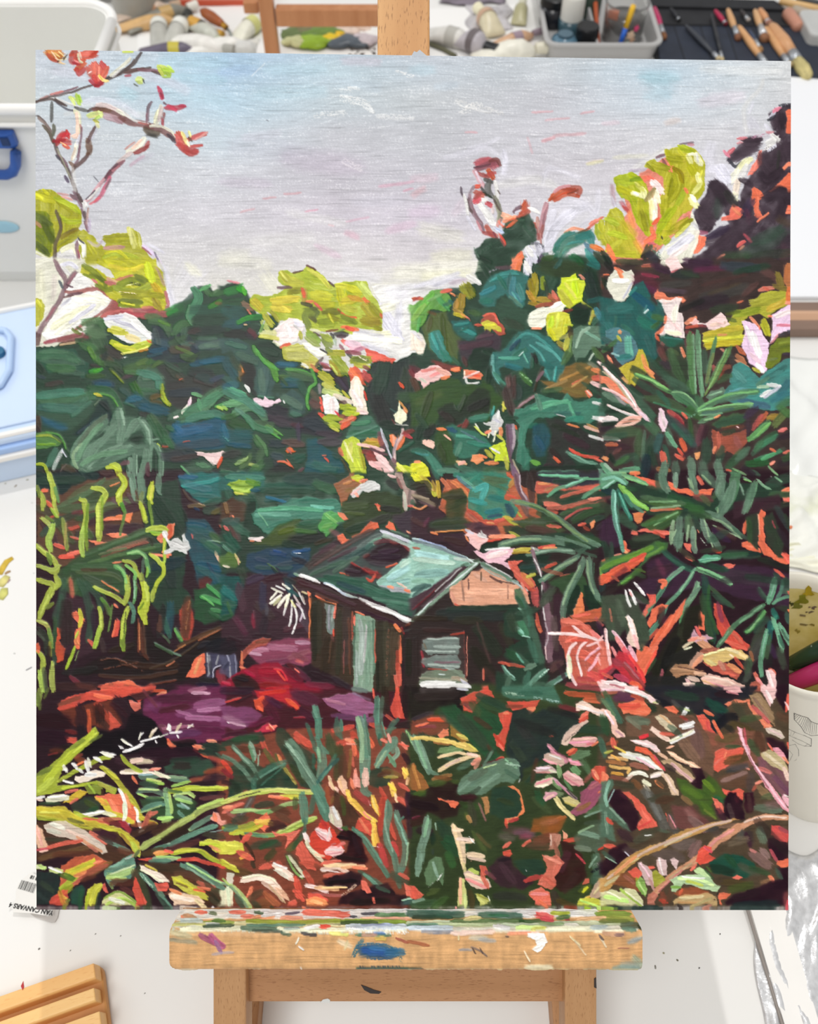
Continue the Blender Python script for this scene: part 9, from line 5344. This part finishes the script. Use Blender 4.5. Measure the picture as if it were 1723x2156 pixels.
# barcode label
lbp = at(70, 1880, .001)
LB = thing('barcode_label', 'torn white barcode label with upside-down lettering at the lower left panel corner', 'label', (lbp.x, lbp.y, 0))
rl = lambda px, py, z=.004: at(px, py, z) - Vector((lbp.x, lbp.y, 0))
bm = NB()
out = [(66, 1837), (85, 1846), (82, 1905), (99, 1918), (102, 1924), (92, 1927), (70, 1923), (27, 1921), (28, 1906), (33, 1890), (33, 1878), (38, 1861), (49, 1850), (58, 1842)]
prism(bm, [(rl(x, y).x, rl(x, y).y) for x, y in out], .0036, .0040); bmesh.ops.recalc_face_normals(bm, faces=bm.faces[:])
obj('paper', bm, mat('label_paper', '#e9e7e2', .6, .03), LB)
bk_ = mat('label_ink', '#1a1918', .6)
bm = NB(); dx_ = (0.97, 0.30)
wd = [1, .5, 2, .6, 1.2, 2.2, .5, 1, .6, 1.8, .5, .7, 1.4, .5]; x_ = 38.0
for i, q_ in enumerate(wd):
    xt = x_ + 8; ytop = 1853 + (x_ - 38) * .26; ybt = 1871 + (x_ - 38) * .30
    c4 = [(xt, ytop), (xt + q_ * .95, ytop + .2), (x_ + q_ * .95, ybt + .2), (x_, ybt)]
    if xt < 86: prism(bm, [(rl(a, b).x, rl(a, b).y) for a, b in c4], .0040, .0042)
    x_ += q_ * .95 + 1.4
bmesh.ops.recalc_face_normals(bm, faces=bm.faces[:]); obj('barcode', bm, bk_, LB)
def text(s, p, size, ang, name, parent, m, z=.0042):
    cu = bpy.data.curves.new(name, 'FONT'); cu.body = s; cu.size = size; cu.extrude = .00006; cu.offset = .00012; cu.align_x = 'CENTER'; cu.align_y = 'CENTER'
    t = bpy.data.objects.new(name, cu); COL.objects.link(t); dg = bpy.context.evaluated_depsgraph_get()
    me = bpy.data.meshes.new_from_object(t.evaluated_get(dg)); bpy.data.objects.remove(t); me.materials.append(m)
    o = bpy.data.objects.new(name, me); COL.objects.link(o); o.parent = parent; o.location = (p.x, p.y, z); o.rotation_euler = (0, 0, ang); return o
text('YAN CANVARS 4', rl(66, 1913.5), .0040, math.radians(180 - 10), 'lettering', LB, bk_)
text('8 18', rl(72, 1848), .0030, math.radians(180 - 14), 'digits', LB, bk_)
bm = NB(); prism(bm, [(rl(x, y).x, rl(x, y).y) for x, y in ((60, 1922), (96, 1928), (104, 1924), (112, 1898), (124, 1900), (118, 1930), (112, 1940), (104, 1941), (70, 1929))], .0006, .0010); bmesh.ops.recalc_face_normals(bm, faces=bm.faces[:])
obj('label_shadow', bm, mat('label_shadow_layers', '#c4bfba', .6), LB)  # flat grey shape painting the label's shadow on the desk
bm = NB(); prism(bm, [(rl(x, y).x, rl(x, y).y) for x, y in ((50, 1860), (80, 1860), (80, 1900), (50, 1900))], .0002, .0035); bmesh.ops.recalc_face_normals(bm, faces=bm.faces[:]); obj('folded_layers', bm, bpy.data.materials['label_shadow_layers'], LB)

# paint marks on the desk
def smear(pts, c, name, label, w=.0012):
    bm = NB(); P3 = [at(x, y, .0004) for x, y in pts]; o0 = Vector((P3[0].x, P3[0].y, 0))
    n = len(P3); bmv = tube(bm, [p - o0 for p in P3], w, 8, [w * (.4 + .6 * math.sin(math.pi * (i + .5) / n)) for i in range(n)])
    for v_ in bm.verts: v_.co.z *= .2
    o = obj(name, bm, bpy.data.materials.get('mk' + c) or mat('mk' + c, c, .5, .25, 200), dk, smooth=True)
    o.location = o0; o['label'] = label; return o
smear([(0, 1210), (6, 1194), (14, 1182), (27, 1174)], '#dcb93a', 'paint_smear', 'yellow paint smear on the desk', .0030)
smear([(0, 1235), (8, 1222), (16, 1212)], '#e6dc8a', 'paint_smear', 'pale yellow paint smear on the desk', .004)
smear([(0, 1262), (7, 1250), (9, 1238)], '#d9d878', 'paint_smear', 'greenish yellow paint smear on the desk', .004)
smear([(10, 1208), (16, 1204), (22, 1202)], '#b99466', 'paint_smear', 'brown paint fleck on the desk', .0014)
smear([(14, 1226), (20, 1219)], '#c0a09a', 'paint_smear', 'mauve paint fleck on the desk', .0016)
for x, y, x2, y2, c in ((9, 1018, 13, 1017, '#a9a88c'), (30, 1025, 35, 1020, '#9b8462'), (55, 1010, 60, 1009, '#8f8f5c'), (54, 1411, 67, 1404, '#9a9a9e'), (66, 1058, 69, 1058, '#d3d3d0'), (70, 1206, 71, 1207, '#c9ccd0'), (28, 1375, 32, 1376, '#d8d8d5'), (1516, 1966, 1518, 1967, '#3a3632'), (1472, 2037, 1474, 2039, '#3a3632'), (1425, 2020, 1429, 2023, '#6d6a52'), (1396, 2006, 1400, 2007, '#a5a07e'), (1380, 2032, 1381, 2040, '#8d8a80'), (200, 1966, 201, 1967, '#77736c'), (304, 2091, 305, 2092, '#77736c'), (80, 1999, 84, 1996, '#77736c'), (253, 1970, 254, 1971, '#77736c'), (147, 2001, 148, 2002, '#77736c')):
    smear([(x, y), ((x + x2) / 2 + .3, (y + y2) / 2), (x2, y2)], c, 'desk_speck', 'tiny paint speck on the desk', .0006)
